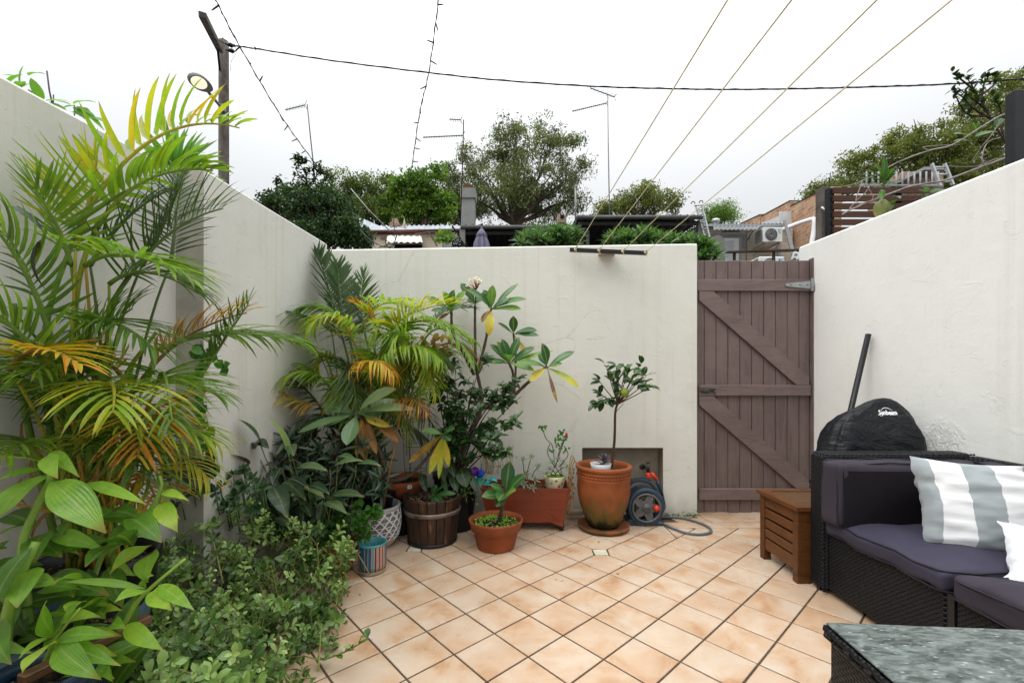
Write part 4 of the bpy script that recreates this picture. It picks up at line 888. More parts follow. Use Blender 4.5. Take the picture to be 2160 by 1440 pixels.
m.add(vs,[(0,1+(i+1)%n_,1+i)[::-1] for i in range(n_)],0,None,False); k0=[v+V((0,.012,0)) for v in vs]; m.add(vs[1:]+k0[1:],[(i,(i+1)%n_,n_+(i+1)%n_,n_+i) for i in range(n_)])
m.tube([hc+V((0,-.02,0)),hc+V((0,0,0))],.034,24); wh=m.build('drum',M['hgrey'],hr)
m=MB(); vv,ff=textmesh('hozelock',.011,0,.0004); 
M['ink']=simple('dark_ink',(.02,.02,.02),None,.6); m=MB()
for i,wd_ in enumerate((.006,.005,.006,.004,.006,.004,.007)): m.box(hc+V((-.021+i*.0062,-.0212,-.004)),hc+V((-.021+i*.0062+wd_*.72,-.0203,.003+(i%3)*.001)))
m.build('print',M['ink'],wh)
m=MB(); kc=hc+V((.068,-.02,.004)); m.lathe((0,0,0),[(.001,0)],3) if False else None
m.tube([kc+V((0,-.02,0)),kc+V((0,.01,0))],[.02,.023],6); m.build('crank_knob',M['hred'],hr)
# hose on floor
hz=[V((1.10,3.28,.03)),F(1405,1090,.012),F(1440,1092,.012),F(1478,1103,.012),F(1496,1112,.012),F(1499,1121,.012),F(1480,1126,.012),F(1450,1124,.012),F(1420,1114,.012),F(1398,1104,.012),V((1.10,3.17,.02)),V((1.06,3.18,.03))]
m=MB(); m.tube(spline(hz,8),.0085,8,0); m.tube(spline([V((1.055,3.30,.25)),V((1.09,3.27,.2)),V((1.125,3.27,.1)),V((1.10,3.28,.03))],6),.0085,8); tag(m.build('garden_hose',M['hose'],origin=(1.2,3.2,0)),'grey hose looping over the tiles beside the reel and back up to it','hose')
tp=thing('garden_tap',W(1366,985,YW+.10),'tarnished tap with an orange hose connector in the wall recess','tap'); t0=W(1367,985,YW+.04); m=MB()
m.tube([t0+V((-.02,.07,-.01)),t0+V((-.008,.0,-.005)),t0+V((0,-.004,-.03))],.011,10); m.tube([t0+V((0,0,-.04)),t0+V((0,0,.03))],[.015,.009],10); m.ball(t0+V((-.025,.068,-.01)),.024,7,0,(1,.3,1)); m.tube([t0+V((-.018,0,.038)),t0+V((.018,0,.038))],.0055,8); m.tube([t0+V((0,0,.025)),t0+V((0,0,.042))],.005,8); m.build('body',M['oldm'],tp)
m=MB(); m.tube([t0+V((0,-.004,-.04)),t0+V((.003,-.004,-.085)),t0+V((.008,-.004,-.12))],[.017,.016,.012],12); m.build('connector',M['hred'],tp)
nz_=thing('hose_nozzle',W(1378,985,3.33),'orange and grey hose end clipped beside the tap','nozzle'); a=W(1374,962+35,3.33);b=W(1386,1012,3.33);c_=W(1398,1045,3.31); m=MB(); m.tube([a,b],[.013,.015],12); m.build('grip',M['hred'],nz_); m=MB(); m.tube([b,b.lerp(c_,.3),c_],[.014,.016,.010],12); m.tube(spline([c_,W(1402,1070,3.3),V((1.125,3.28,.05))],5),.008,8); m.build('tail',M['hblue'],nz_)
m=MB(); m.tube([(.42,3.33,.055),(.60,3.33,.055)],.02,12); m.tube([(.44,3.33,.055),(.47,3.33,.055)],.028,12); tag(m.build('drain_pipe',M['sand']),'short dull pipe low on the back wall between trough and urn','pipe')
#@@PLANTS
random.seed(21)
def W2(p): return W(*p)
# ---- tall golden palm
pb=V((-1.385,1.44,.46)); pl=thing('golden_cane_palm',pb,'tall golden cane palm with yellow green arching fronds against the near left wall','palm')
ST=[((150,1175,1.40),(95,820,1.38),(105,650,1.38),(171,467,1.40)),((170,1170,1.42),(150,830,1.42),(165,600,1.42),(205,470,1.43)),((125,1170,1.40),(60,900,1.32),(40,760,1.28),(30,640,1.24)),
 ((200,1160,1.46),(230,960,1.5),(262,800,1.55),(330,700,1.6)),((180,1160,1.42),(190,930,1.35),(215,800,1.28),(235,720,1.24)),((150,1170,1.4),(125,900,1.3),(110,800,1.25),(85,720,1.2)),((210,1150,1.46),(300,1000,1.55),(340,900,1.6),(420,800,1.68))]
for k,stt in enumerate(ST):
    m=MB(); P=spline([W2(p) for p in stt],8); m.tube(P,[.0105-.005*i/len(P) for i in range(len(P))],8,0,True,(.66 if k%2 else .42,.3,.5)); m.build('stem',M['palm'],pl)
FR=[ # p0,p1,p2 (px,py,Y), L,wd,r,nl,droop,up,rmat
 ((171,467,1.40),(310,215,1.48),(505,270,1.7),.165,.036,.60,17,.7,.75,None),
 ((205,480,1.43),(290,340,1.47),(449,360,1.6),.155,.034,.56,18,1.2,.35,None),
 ((230,650,1.52),(330,470,1.58),(470,440,1.72),.23,.012,.18,24,.5,.4,None),
 ((180,560,1.42),(250,500,1.36),(400,590,1.36),.21,.019,.5,22,1.0,.1,None),
 ((150,560,1.40),(130,470,1.36),(70,400,1.28),.17,.014,.50,20,.3,.6,None),
 ((160,520,1.40),(195,420,1.40),(205,330,1.42),.16,.017,.60,18,.4,.6,None),
 ((110,720,1.25),(60,540,1.2),(-50,440,1.12),.17,.017,.40,20,1.0,.3,None),
 ((120,820,1.26),(50,660,1.18),(-80,650,1.08),.17,.016,.48,20,1.1,.2,None),
 ((330,740,1.60),(470,675,1.75),(640,725,1.95),.22,.021,.33,26,1.4,.05,None),
 ((300,800,1.58),(380,690,1.66),(520,660,1.8),.17,.015,.84,20,.9,.4,None),
 ((215,820,1.34),(250,780,1.24),(238,870,1.14),.17,.020,.62,12,1.2,.0,None),
 ((20,780,1.2),(70,700,1.16),(170,770,1.12),.13,.015,.78,16,1.0,.1,None),
 ((420,800,1.66),(470,720,1.7),(525,640,1.78),.14,.014,.25,16,.3,.3,None),
 ((190,900,1.40),(300,760,1.42),(450,830,1.48),.20,.018,.50,24,1.1,.1,None),
 ((170,950,1.38),(330,850,1.4),(450,930,1.42),.19,.016,.60,22,1.3,.0,None),
 ((150,900,1.36),(120,780,1.26),(0,820,1.14),.20,.016,.36,20,1.2,.1,None),
 ((230,600,1.5),(300,540,1.56),(420,620,1.66),.20,.014,.22,22,1.2,.1,None),
 ((150,700,1.42),(230,640,1.38),(330,740,1.34),.19,.018,.42,20,1.2,.1,None),
 ((110,850,1.36),(200,700,1.44),(280,650,1.5),.20,.018,.44,20,.8,.3,None),
 ((240,980,1.46),(350,900,1.5),(440,1010,1.46),.17,.012,.66,16,1.2,.0,None),
 ((230,1050,1.46),(300,950,1.44),(330,1060,1.34),.17,.013,.76,14,1.2,.0,None),
 ((100,1000,1.32),(60,900,1.22),(0,960,1.12),.18,.014,.55,16,1.2,.0,None),
 ((200,820,1.56),(260,900,1.58),(330,940,1.6),.2,.014,.15,18,1.0,.1,None),
 ((170,850,1.5),(230,950,1.54),(300,1060,1.54),.2,.013,.30,18,1.0,.1,None),
]
for _ in range(15):
    x=random.uniform(90,350); y=random.uniform(760,1000); e=random.uniform(-150,170); FR.append(((x,y,random.uniform(1.35,1.5)),(x+e*.4,y-random.uniform(60,130),1.4),(x+e,y+random.uniform(-40,110),random.uniform(1.2,1.5) if x+e>90 else 1.12),.17,.0125,random.choice((.1,.2,.3,.35,.45,.5,.58,.8)),18,1.1,.15,None))
def petiole(root,base,p0,r,rad=.006):
    m=MB(); b=V(base)+V((random.uniform(-.07,.07),random.uniform(-.05,.05),0)); d=V(p0); mid=b.lerp(d,.5); mid.z=max(mid.z,b.z+(d.z-b.z)*.75); m.tube(bez(b,mid,d,14),[rad-(rad-.004)*i/13 for i in range(14)],6,0,True,(r,.3,.5)); m.build('stem',M['palm'],root)
for k,f in enumerate(FR):
    if k>1: petiole(pl,pb,W2(f[0]),random.choice((.4,.6,.72,.8)))
    frond(pl,W2(f[0]),W2(f[1]),W2(f[2]),f[3]*1.3,f[4]*.72,f[5]-(.09 if .38<f[5]<.6 else 0),'palm',int(f[6]*1.08),.14,f[7]*.62,f[8]+.15)
for (a,b,c) in(((300,560,1.6),(350,480,1.64),(400,330,1.7)),((360,560,1.75),(375,460,1.8),(372,360,1.9)),((190,560,1.48),(260,440,1.52),(360,400,1.66))):
    frond(pl,W2(a),W2(b),W2(c),.17,.010,.35,'palmd',22,.1,.4,.3); petiole(pl,pb,W2(a),.3)
m=MB()
for _ in range(34):   # dry sheath straps hanging at the base
    p=W(random.uniform(60,300),random.uniform(960,1080),random.uniform(1.3,1.46)); leaf(m,p,V((random.uniform(-.5,.5),random.uniform(-.5,.2),random.uniform(-.6,.9))),V((0,-1,.2)),random.uniform(.1,.24),.012,P_STR,1.8,.4,6,random.uniform(.2,.8))
m.build('dead_straps',M['dead'],pl)
m=MB(); P=spline([W(0,440,1.18),W(50,455,1.2),W(90,500,1.2),W(105,560,1.2),W(118,640,1.22)],6); leafto(m,W(10,435,1.15),W(95,500,1.18),.02,P_LAN,.3,.5,8,.1); leafto(m,W(95,500,1.18),W(115,620,1.22),.022,P_LAN,.3,.5,8,.05); m.build('withered_spathe',M['rhoeo'],pl)
# ---- corner palm
random.seed(5)
cb=V((-1.16,3.06,.24)); cp=thing('bushy_palm',cb,'bushy palm with dark upright and orange tinged fronds filling the back corner','palm')
for k in range(16):
    m=MB(); a=random.random()*6.28; b=cb+V((math.cos(a)*.09,math.sin(a)*.07,-.02)); t=b+V((random.uniform(-.05,.45),random.uniform(-.25,.05),random.uniform(.5,.85)))
    P=bez(b,b+V((0,0,.4)),t,8); m.tube(P,[.009-.0005*i for i in range(8)],6,0,True,(random.choice((.35,.7,.8)),.3,.5)); m.build('stem',M['palm'],cp)
FC=[((740,780,3.05),(705,640,3.15),(668,530,3.2),.27,.019,.35,'palmd',32,.25,.5),((750,760,3.05),(715,650,3.1),(712,560,3.15),.26,.018,.5,'palmd',28,.35,.4),
 ((780,740,3.05),(750,650,3.05),(770,575,3.1),.2,.017,.5,'palmd',22,.3,.4),((700,900,2.95),(660,820,2.9),(600,790,2.85),.2,.014,.3,'palmd',20,1.0,.1),((740,900,2.9),(700,800,2.85),(640,770,2.8),.22,.015,.4,'palm',20,1.1,.1),((790,900,2.9),(760,790,2.85),(720,760,2.75),.22,.014,.2,'palmd',20,1.0,.1),((720,920,2.9),(760,830,2.8),(820,850,2.75),.22,.013,.3,'palm',20,1.0,.1),((840,900,2.95),(880,800,2.9),(930,810,2.85),.22,.013,.55,'palm',20,1.0,.1),((680,760,3.0),(640,690,2.95),(575,700,2.9),.24,.014,.4,'palm',22,1.1,.1),((740,700,2.95),(700,640,2.9),(640,650,2.85),.22,.016,.35,'palm',22,1.1,.2),
 ((760,760,2.95),(720,620,2.8),(650,690,2.65),.30,.018,.60,'palm',24,1.4,.1),((700,700,2.9),(620,630,2.85),(530,690,2.8),.30,.015,.25,'palm',24,1.2,.1),
 ((820,720,2.9),(830,650,2.8),(960,640,2.9),.24,.017,.66,'palm',22,.6,.6),((830,740,2.85),(860,620,2.75),(1000,720,2.75),.28,.015,.48,'palm',26,1.1,.2),
 ((800,780,2.8),(860,690,2.7),(930,760,2.6),.27,.016,.5,'palm',24,1.3,.0),((740,820,2.75),(780,720,2.6),(830,790,2.5),.24,.013,.80,'palm',22,1.3,.0),
 ((700,820,2.85),(660,760,2.75),(590,800,2.7),.26,.016,.5,'palm',22,1.3,.0),((800,700,3.0),(775,650,2.95),(745,640,2.9),.15,.017,.86,'palm',10,.6,.4),
 ((690,850,2.8),(640,860,2.75),(590,820,2.7),.2,.013,.8,'palm',14,1.2,.0),((860,820,3.0),(900,760,3.05),(950,820,3.1),.28,.014,.2,'palmd',20,1.0,.1),
 ((790,900,3.1),(850,860,3.15),(930,960,3.15),.3,.013,.3,'palmd',22,1.0,.0),((880,760,3.0),(950,690,3.05),(1010,760,3.1),.26,.010,.97,'palm',18,1.0,.1),
 ((900,700,3.1),(930,640,3.15),(990,650,3.2),.26,.012,.35,'palmd',22,.6,.3),((720,900,2.95),(690,850,2.85),(640,900,2.75),.24,.013,.4,'palmd',18,1.2,.0),
 ((850,850,2.8),(855,820,2.65),(900,870,2.55),.18,.011,.93,'palm',14,1.3,.0),((760,700,3.0),(800,600,2.9),(880,660,2.75),.26,.015,.55,'palm',20,1.1,.4)]
for _ in range(28):
    x=random.uniform(700,920); y=random.uniform(720,880); e=random.uniform(-110,120); Y=random.uniform(2.75,3.1); FC.append(((x,y,Y),(x+e*.4,y-random.uniform(60,120),Y-.03),(x+e,y+random.uniform(-30,80),Y-.12),.24,.014,random.choice((.3,.45,.5,.55,.6,.62,.85)),random.choice(('palm','palm','palm','palmd')),20,.9,.25))
for f in FC:
    petiole(cp,cb,W2(f[0]),random.choice((.35,.5,.7,.8)))
    frond(cp,W2(f[0]),W2(f[1]),W2(f[2]),f[3],f[4],f[5],f[6],f[7],.2,f[8],f[9])
# ---- big frangipani
random.seed(8)
fp=thing('frangipani_tree',(-.41,3.14,.355),'large frangipani with leaf rosettes and a white flower head against the back wall','frangipani')
TR=[[(962,985,3.12),(985,930,3.12),(1010,870,3.12),(1016,830,3.12)],[(1016,830,3.12),(1004,770,3.14),(1002,700,3.16),(1002,645,3.16)],[(1006,790,3.13),(1024,720,3.12),(1036,652,3.1)],[(1000,790,3.13),(975,740,3.06),(955,700,3.03),(952,655,3.02)],
 [(1020,858,3.12),(1052,860,3.1),(1080,838,3.08),(1110,810,3.04),(1154,772,3.0)],[(1078,840,3.08),(1082,790,3.08),(1074,766,3.04)],[(1084,836,3.1),(1088,760,3.16),(1083,704,3.2)]]
rad=[(.026,.02),(.013,.009),(.012,.009),(.012,.009),(.017,.010),(.010,.008),(.010,.008)]
m=MB()
for P,(a,b) in zip(TR,rad): P=spline([W2(p) for p in P],7); n=len(P); m.tube(P,[a+(b-a)*i/(n-1)+.001*math.sin(i*2.3) for i in range(n)],9)
m.build('trunk',M['frb'],fp)
def lset(base,tips,wd,r0,mat,parent,dep=.0,sag=.12,name='leaf'):
    for t in tips:
        m=MB(); x,y=t[0],t[1]; r=t[2] if len(t)>2 else random.uniform(.25,.6); w_=(t[3] if len(t)>3 else wd)*1.2; dy_=t[4] if len(t)>4 else random.uniform(-.10,.02)
        b=W2(base); e=W(x,y,base[2]+dy_); pe=b.lerp(e,.14); m.tube([b,pe],.003,5,0,True,(r,.2,.5)); leafto(m,b.lerp(e,.06),e,w_,P_OBO,random.uniform(.05,.2) if y<base[1]+60 else -.05,.25,8,r,0,(0,-.75,.7),.03)
        m.build(name,mat,parent)
Z5=lambda x,y,*k:(780+x*.2778,560+y*.2778,*k)
lset((952,657,3.02),[Z5(425,240),Z5(550,195,.62),Z5(645,180,.3),Z5(735,195,.6),Z5(610,330,.55,.05,-.16),Z5(465,345,.4),Z5(700,300,.35,.05,.05),Z5(520,420,.93,.03)],.052,.4,M['frangi'],fp)
lset((1002,640,3.16),[Z5(690,135,.2,.06),Z5(725,190,.3),Z5(735,265,.58),Z5(850,250,.4),Z5(900,215,.3)],.05,.4,M['frangi'],fp)
lset((1037,652,3.1),[Z5(725,185,.4),Z5(860,185,.35),Z5(935,145,.55),Z5(1130,140,.4,.04),Z5(1195,265,.45),Z5(1155,335,.62),Z5(1060,255,.3),Z5(905,540,.84,.055,-.06),Z5(850,435,.95,.04,-.02)],.053,.4,M['frangi'],fp)
lset((1083,704,3.2),[Z5(970,435,.3,.035),Z5(1090,380,.1,.055),Z5(1275,500,.3),Z5(1285,535,.25),Z5(1230,520,.45),Z5(1215,730,.93,.035)],.05,.3,M['frangi'],fp)
lset((1074,766,3.04),[Z5(910,600,.35),Z5(960,578,.45),Z5(1000,555,.3),Z5(838,728,.3),Z5(925,745,.3,.05,-.2),Z5(1140,545,.3),Z5(1255,620,.35),Z5(1250,805,.58),Z5(1040,680,.5,.05,-.15),Z5(1395,650,.62,.035)],.052,.3,M['frangi'],fp)
lset((1154,774,3.0),[Z5(1300,585,.15,.055),Z5(1280,665,.2),Z5(1555,655,.35),Z5(1465,745,.6,.035),Z5(1590,935,.74,.045),Z5(1425,1045,1,.022),Z5(1212,885,.80,.05,-.05),Z5(1110,742,.5)],.052,.3,M['frangi'],fp)
m=MB(); fb=W(1004,612,3.14); m.tube([W(1002,645,3.16),fb],.005,6,0)
for _ in range(34):
    a=random.random()*6.28; e=random.uniform(.3,1.5); d=V((math.cos(a)*math.cos(e),math.sin(a)*math.cos(e),math.sin(e))); q=fb+d*random.uniform(.05,.075); m.tube([fb,q],.0016,4,1); m.tube([q,q+d*.022],[.002,.006],5,2)
M['petal']=simple('cream_petal',(.8,.78,.6),(.75,.7,.45),.5,30); M['pink']=simple('pink_flower_stalk',(.35,.12,.1),(.25,.08,.06),.6)
m.build('flower_head',[M['frb'],M['pink'],M['petal']],fp)
# ---- citrus like shrub in front of the frangipani
def shrub(root,label,cat,tips,leafmat,barkmat,name,L,wd,nper,r=(.1,.7),pot_z=None,rad0=.007,jit=.03,prof=P_OVAL,twigs=5,el=(-10,50)):
    o=thing(name,root,label,cat); m=MB(); lm=MB()
    for (mid,tip) in tips:
        P=bez(V(root)+V((random.uniform(-.03,.03),random.uniform(-.02,.02),0)),W2(mid),W2(tip),14); m.tube(P,[rad0*(1-.75*i/13) for i in range(14)],6)
        for k in range(twigs):
            i=random.randint(5,13); b=P[i]; d=V((random.uniform(-1,1),random.uniform(-1,.4),random.uniform(-.2,1))).normalized()*random.uniform(.05,.15); q=b+d; m.tube(bez(b,b+d*.5+V((0,0,.015)),q,5),.0016,4)
            for j in range(nper):
                t=random.uniform(.25,1); pp_=b+d*t; dd=V((random.uniform(-1,1),random.uniform(-1,.5),random.uniform(-.5,.9))); leaf(lm,pp_,dd,V((0,-.4,1)),L*random.uniform(.7,1.15),wd*random.uniform(.8,1.1),prof,random.uniform(.2,1),.25,4,random.uniform(*r))
    m.build('branches',barkmat,o); lm.build('foliage',leafmat,o); return o
random.seed(12)
shrub((-.40,3.0,.36),'dark glossy leaved citrus shrub with thin stems in front of the frangipani','citrus shrub',
 [((940,900,3.0),(915,800,2.95)),((950,880,3.0),(925,850,2.9)),((960,900,3.0),(960,790,2.95)),((985,860,3.0),(1000,800,2.92)),((1000,880,3.0),(1060,840,2.9)),((1020,900,2.95),(1100,835,2.9)),
 ((990,900,2.9),(960,860,2.85)),((1020,920,2.9),(1070,900,2.82)),((1010,960,2.9),(1050,935,2.8)),((1000,940,2.9),(1050,965,2.85)),((960,930,2.9),(930,900,2.82)),((950,860,3.0),(935,770,2.95)),((1010,850,3.0),(1075,820,2.9)),((980,870,2.95),(1010,780,2.95)),((985,900,2.9),(1000,850,2.8))],
 M['citl'],M['citb'],'citrus_shrub',.066,.034,12)
m=MB()
for _ in range(55):
    p=W(random.uniform(870,950),random.uniform(700,780),random.uniform(2.95,3.05)); leaf(m,p,V((random.uniform(-.5,.5),-.4,random.uniform(-1,.1))),V((0,-1,.3)),.05,.03,P_OVAL,.8,.3,4,random.uniform(.3,.95))
m.tube(spline([W(858,960,3.05),W(860,850,3.03),W(880,760,3.0),W(935,705,3.0)],7),.004,5); m.tube(spline([W(860,850,3.03),W(900,740,3.0),W(945,735,2.98)],7),.003,5)
tag(m.build('dying_sapling',M['dead'],origin=(-.8,3.08,.33)),'thin sapling with curled amber and brown dead leaves above the terracotta bowl','dying plant')
# ---- frangipani cutting in patterned pot
random.seed(15)
sf2=thing('young_frangipani',(-.87,2.80,.225),'young frangipani with silvery wet leaves and withered brown leaves in the patterned pot','frangipani')
m=MB(); P=spline([W(802,1085,2.8),W(812,1030,2.8),W(815,1000,2.78),W(800,950,2.74),W(775,905,2.7),W(752,872,2.68)],7); m.tube(P,[.019-.011*i/len(P) for i in range(len(P))],9); P=spline([W(813,1015,2.79),W(860,1005,2.76),W(905,960,2.74),W(935,915,2.72)],7); m.tube(P,[.012-.004*i/len(P) for i in range(len(P))],8); m.build('trunk',M['frb'],sf2)
lset((752,872,2.68),[(681,853,.3),(841,822,.75),(847,851,.7),(808,872,.5),(630,914,.6,.05),(730,938,.4,.085,-.15),(690,900,.55,.05),(883,868,.8,.05)],.075,.5,M['frangs'],sf2)
lset((935,915,2.72),[(888,910,.5,.045),(960,905,.2),(905,1000,.8,.045),(862,975,.93,.05),(947,985,.78,.035),(925,1010,.72,.03),(950,930,.2)],.05,.4,M['frangi'],sf2)
for (a,b,wd_,r) in(((762,885),(772,975),.085,.5),((775,890),(795,960),.05,.4),((790,880),(845,935),.06,.35),((770,880),(825,900),.05,.95),((765,890),(752,965),.05,.75)):
    m=MB(); leafto(m,W(*a,2.68),W(*b,2.62),wd_,P_OVAL,-.1,.8,10,r,0,(0,-1,.2),.18); m.build('withered_leaf',M['dead'],sf2)
m=MB(); m.tube([W(803,1092,2.77),W(851,838,2.73)],[.0055,.0045],7); tag(m.build('bamboo_cane',M['bamboo']),'orange bamboo cane staking the young frangipani','cane')
# ---- wire cage
wc=thing('wire_cage',(-.72,3.12,.33),'thin rusty wire plant cage standing in the terracotta bowl','plant support'); m=MB()
cc_=V((-.70,3.13,0))
for k in range(6): a=k*math.pi/3+.2; m.tube([cc_+V((math.cos(a)*.07,math.sin(a)*.07,.33)),cc_+V((math.cos(a)*.11,math.sin(a)*.11,1.02))],.0018,4)
m.build('uprights',M['wire'],wc)
for z,r in((.42,.078),(.6,.09),(.78,.1)):
    m=MB(); m.tube([cc_+V((math.cos(i*.2618)*r,math.sin(i*.2618)*r,z)) for i in range(24)],.0018,4,0,False,closed=True); m.build('ring',M['wire'],wc)
# ---- seedlings
def seedling(base,tips,wd,label,name,cat,mat='frangi',rmin=.1,rmax=.35,stem=.008,root=None):
    o=thing(name,root or W2(base),label,cat); m=MB(); m.tube([V(root) if root else W2(base),W2(base)],[stem*1.3,stem],8); m.build('stem',M['frb'],o)
    lset(base,[(t[0],t[1],*(t[2:] if len(t)>2 else (random.uniform(rmin,rmax),))) for t in tips],wd,.3,M[mat],o); return o
Z6=lambda x,y,*k:(780+x*.2222,880+y*.2222,*k)
seedling((1066,1042,2.76),[Z6(1330,415,.1,.075),Z6(1490,540,.25,.06),Z6(1390,700,.55,.07,-.1),Z6(1060,755,.4,.06,-.08),Z6(1215,800,.35,.07,-.16),Z6(1200,850,.3,.05),Z6(1130,635,.45,.04)],.06,'frangipani seedling with seven broad leaves in the front terracotta pot','frangipani_seedling','seedling',root=(-.09,2.78,.14),stem=.01)
seedling((912,1045,2.86),[Z6(560,760,.1),Z6(640,640,.3),Z6(680,835,.25,.06,-.12),Z6(820,730,.4,.035),Z6(740,620,.3,.02)],.045,'low green seedling in the half barrel','barrel_seedling','seedling',root=(-.53,2.88,.27),stem=.005)
random.seed(31)
m=MB()
for _ in range(260):
    a=random.random()*6.28; r=.145*random.random()**.5; p=V((-.104+r*math.cos(a),2.785+r*math.sin(a),.15+.012*random.random())); 
    for k in range(2): leaf(m,p,V((random.uniform(-1,1),random.uniform(-1,1),.5)),V((0,0,1)),.013,.009,P_OVAL,.2,.2,2,random.uniform(.3,1))
o=m.build('clover_weeds',M['moss'],origin=(-.104,2.785,.148),kind='stuff')
# broad nettle-like plant between barrel and trough
random.seed(33); m=MB()
for (x,y,w_) in((980,1000,.10),(960,1010,.06),(1000,1010,.05),(935,990,.05),(895,1010,.05),(955,980,.05),(940,1015,.04)): leafto(m,W(x-8,y-14,2.95),W(x+5,y+28,2.88),w_,P_OVAL,.1,.15,6,random.uniform(.1,.4),0,(0,-1,.5))
for _ in range(150): p=W(random.gauss(975,16),random.gauss(1030,16),random.uniform(2.9,3.0)); leaf(m,p,V((random.uniform(-1,1),-.6,random.uniform(-1,1))),V((0,-1,.5)),.018,.012,P_OVAL,.4,.2,3,random.uniform(.3,.9))
m.tube(spline([V((-.36,3.1,.36)),W(975,1000,2.95),W(985,1060,2.9)],6),.0025,5); tag(m.build('trailing_weed',M['citl'],origin=(-.36,3.1,.36)),'leafy weed trailing out of the tall black pot beside the pinwheel','weed')
# pinwheel
pw=thing('pinwheel',W(1006,1020,2.96),'rainbow foil pinwheel stuck in the left end of the trough','pinwheel')
for nm,cc1 in(('purple',(.12,.02,.35)),('blue',(.02,.08,.5)),('green',(.08,.5,.35)),('turquoise',(.08,.55,.55)),('orange',(.75,.22,.05)),('peach',(.8,.5,.25))): M['pw_'+nm]=simple('foil_'+nm,cc1,None,.3,4)
cw=W(1004,1005,2.965)
for i,nm in enumerate(('purple','blue','green','turquoise','peach','orange')):
    a=R(95-60*i); d=V((math.cos(a),-.25,math.sin(a))); m=MB(); leaf(m,cw,d,V((math.sin(a),-1,-math.cos(a))),.075 if i<4 else .05,.06,P_OVAL,1.6,.7,8,.5); m.build('petal',M['pw_'+nm],pw)
m=MB(); m.ball(cw+V((0,-.02,0)),.006,5); m.tube([cw,(cw.x,3.08,.27)],.003,6); m.build('stick',M['logo'],pw)
m=MB(); 
for (a,b) in(((1030,1010),(1050,1018)),((1015,1022),(1035,1026)),((1040,1012),(1025,1022))): leafto(m,W(*a,3.02),W(*b,2.99),.035,P_OVAL,.3,.4,5,.5,0,(0,-.6,1))
tag(m.build('foil_scraps',M['pw_turquoise']),'torn turquoise foil pieces lying on the trough soil','foil scrap')
# succulents in trough
random.seed(40)
def succ(pts,label,root,L=.045,wd=.012,name='trailing_succulent'):
    o=thing(name,root,label,'succulent'); m=MB(); lm=MB()
    for p in pts:
        q=W2(p); lm=MB(); m.tube(bez(V(root)+V((random.uniform(-.06,.06),0,0)),q.lerp(V(root),.5)+V((0,-.02,.05)),q,8),.003,5); rosette(lm,q,15,L,wd,P_LAN,(-20,75),(.2,.95),0,-.2,(random.uniform(-.4,.4),-.5,.8),3,.4); lm.build('rosette',M['succ'],o)
    m.build('stems',M['lemb'],o)
succ([(1102,970,3.05),(1120,965,3.1),(1128,1012,3.02),(1112,1000,3.08),(1105,1020,3.05),(1135,985,3.1),(1122,1028,3.0)],'grey green succulent rosettes in the middle of the trough',(.1,3.14,.28))
succ([(1165,975,3.08),(1178,968,3.1),(1195,985,3.08),(1160,990,3.05),(1188,975,3.12),(1150,1000,3.04)],'pale grey succulent rosettes in the rose painted pot',(.31,3.135,.36),.04,.011)
m=MB()
for _ in range(420): a=random.random()*6.28; r=.07*random.random()**.5; p=V((.318+r*math.cos(a),3.125+r*math.sin(a)*.9,.36)); leaf(m,p,V((random.uniform(-.6,.6),random.uniform(-.8,.3),1)),V((0,-1,0)),random.uniform(.015,.035),.004,P_STR,.5,.3,2,random.random())
tag(m.build('moss_tuft',M['moss'],origin=(.318,3.125,.355)),'lime green mossy stonecrop filling the rose painted pot','stonecrop')
ge=thing('geranium',(.31,3.15,.36),'leggy geranium with one small red bud above the rose painted pot','geranium'); m=MB(); lm=MB()
for P in([(1170,980),(1165,940),(1152,925),(1143,900)],[(1172,985),(1180,950),(1188,930),(1185,910)],[(1172,980),(1188,935),(1195,918)],[(1170,985),(1155,955),(1160,935)],[(1178,985),(1198,960),(1190,940)]):
    m.tube(spline([W(x,y,3.13) for x,y in P],6),.003,5)
for (x,y,n_) in((1147,902,9),(1138,900,4),(1185,912,10),(1180,925,8),(1178,940,8),(1190,925,6),(1165,950,5),(1195,950,4),(1170,930,4)):
    for _ in range(n_): leaf(lm,W(x+random.uniform(-5,5),y+random.uniform(-5,5),3.12),V((random.uniform(-1,1),-.5,random.uniform(-.4,1))),V((0,-1,.6)),.022,.02,P_OVAL,.3,.2,3,random.uniform(.2,.9))
m.build('stems',M['lemb'],ge); lm.build('foliage',M['pars'],ge); m=MB(); m.ball(W(1195,916,3.11),.010,6,0,(1,1,1.3),.2); m.build('red_bud',simple('red_petal',(.7,.01,.03),None,.5),ge)
dm=MB()
for _ in range(40):
    x=random.uniform(1020,1075); b=W(x,1000,3.2); dm.tube(spline([b,W(x+random.uniform(-8,8),975,3.2),W(x+random.uniform(-18,18),random.uniform(935,965),3.2)],3),.0013,4)
    p=W(x+random.uniform(-15,15),random.uniform(945,985),3.18); leaf(dm,p,V((random.uniform(-1,1),-.3,-.6)),V((0,-1,0)),.02,.007,P_LAN,.6,.4,3,random.uniform(.1,.5))
tag(dm.build('dead_twigs',M['dead'],origin=(-.1,3.2,.28)),'dry brown twiggy plant at the back of the trough','dead plant')
dm=MB(); 
for k in range(3): dm.tube(spline([W(1218,985,3.0),W(1206+k*3,960+k*6,3.0),W(1200+k*3,1000,3.02),W(1202+k*4,1040+k*10,3.04),W(1204-k*3,1085,3.06)],6),.0035,5)
for _ in range(26): dm_p=W(random.uniform(1196,1212),random.uniform(985,1075),3.02); leaf(dm,dm_p,V((random.uniform(-.5,.5),-.2,-1)),V((0,-1,0)),.03,.012,P_LAN,.5,.6,3,random.uniform(0,.25))
tag(dm.build('dry_vine',M['dead'],origin=(.45,3.02,.1)),'dry brown vine hanging between the trough and the urn','dead plant')
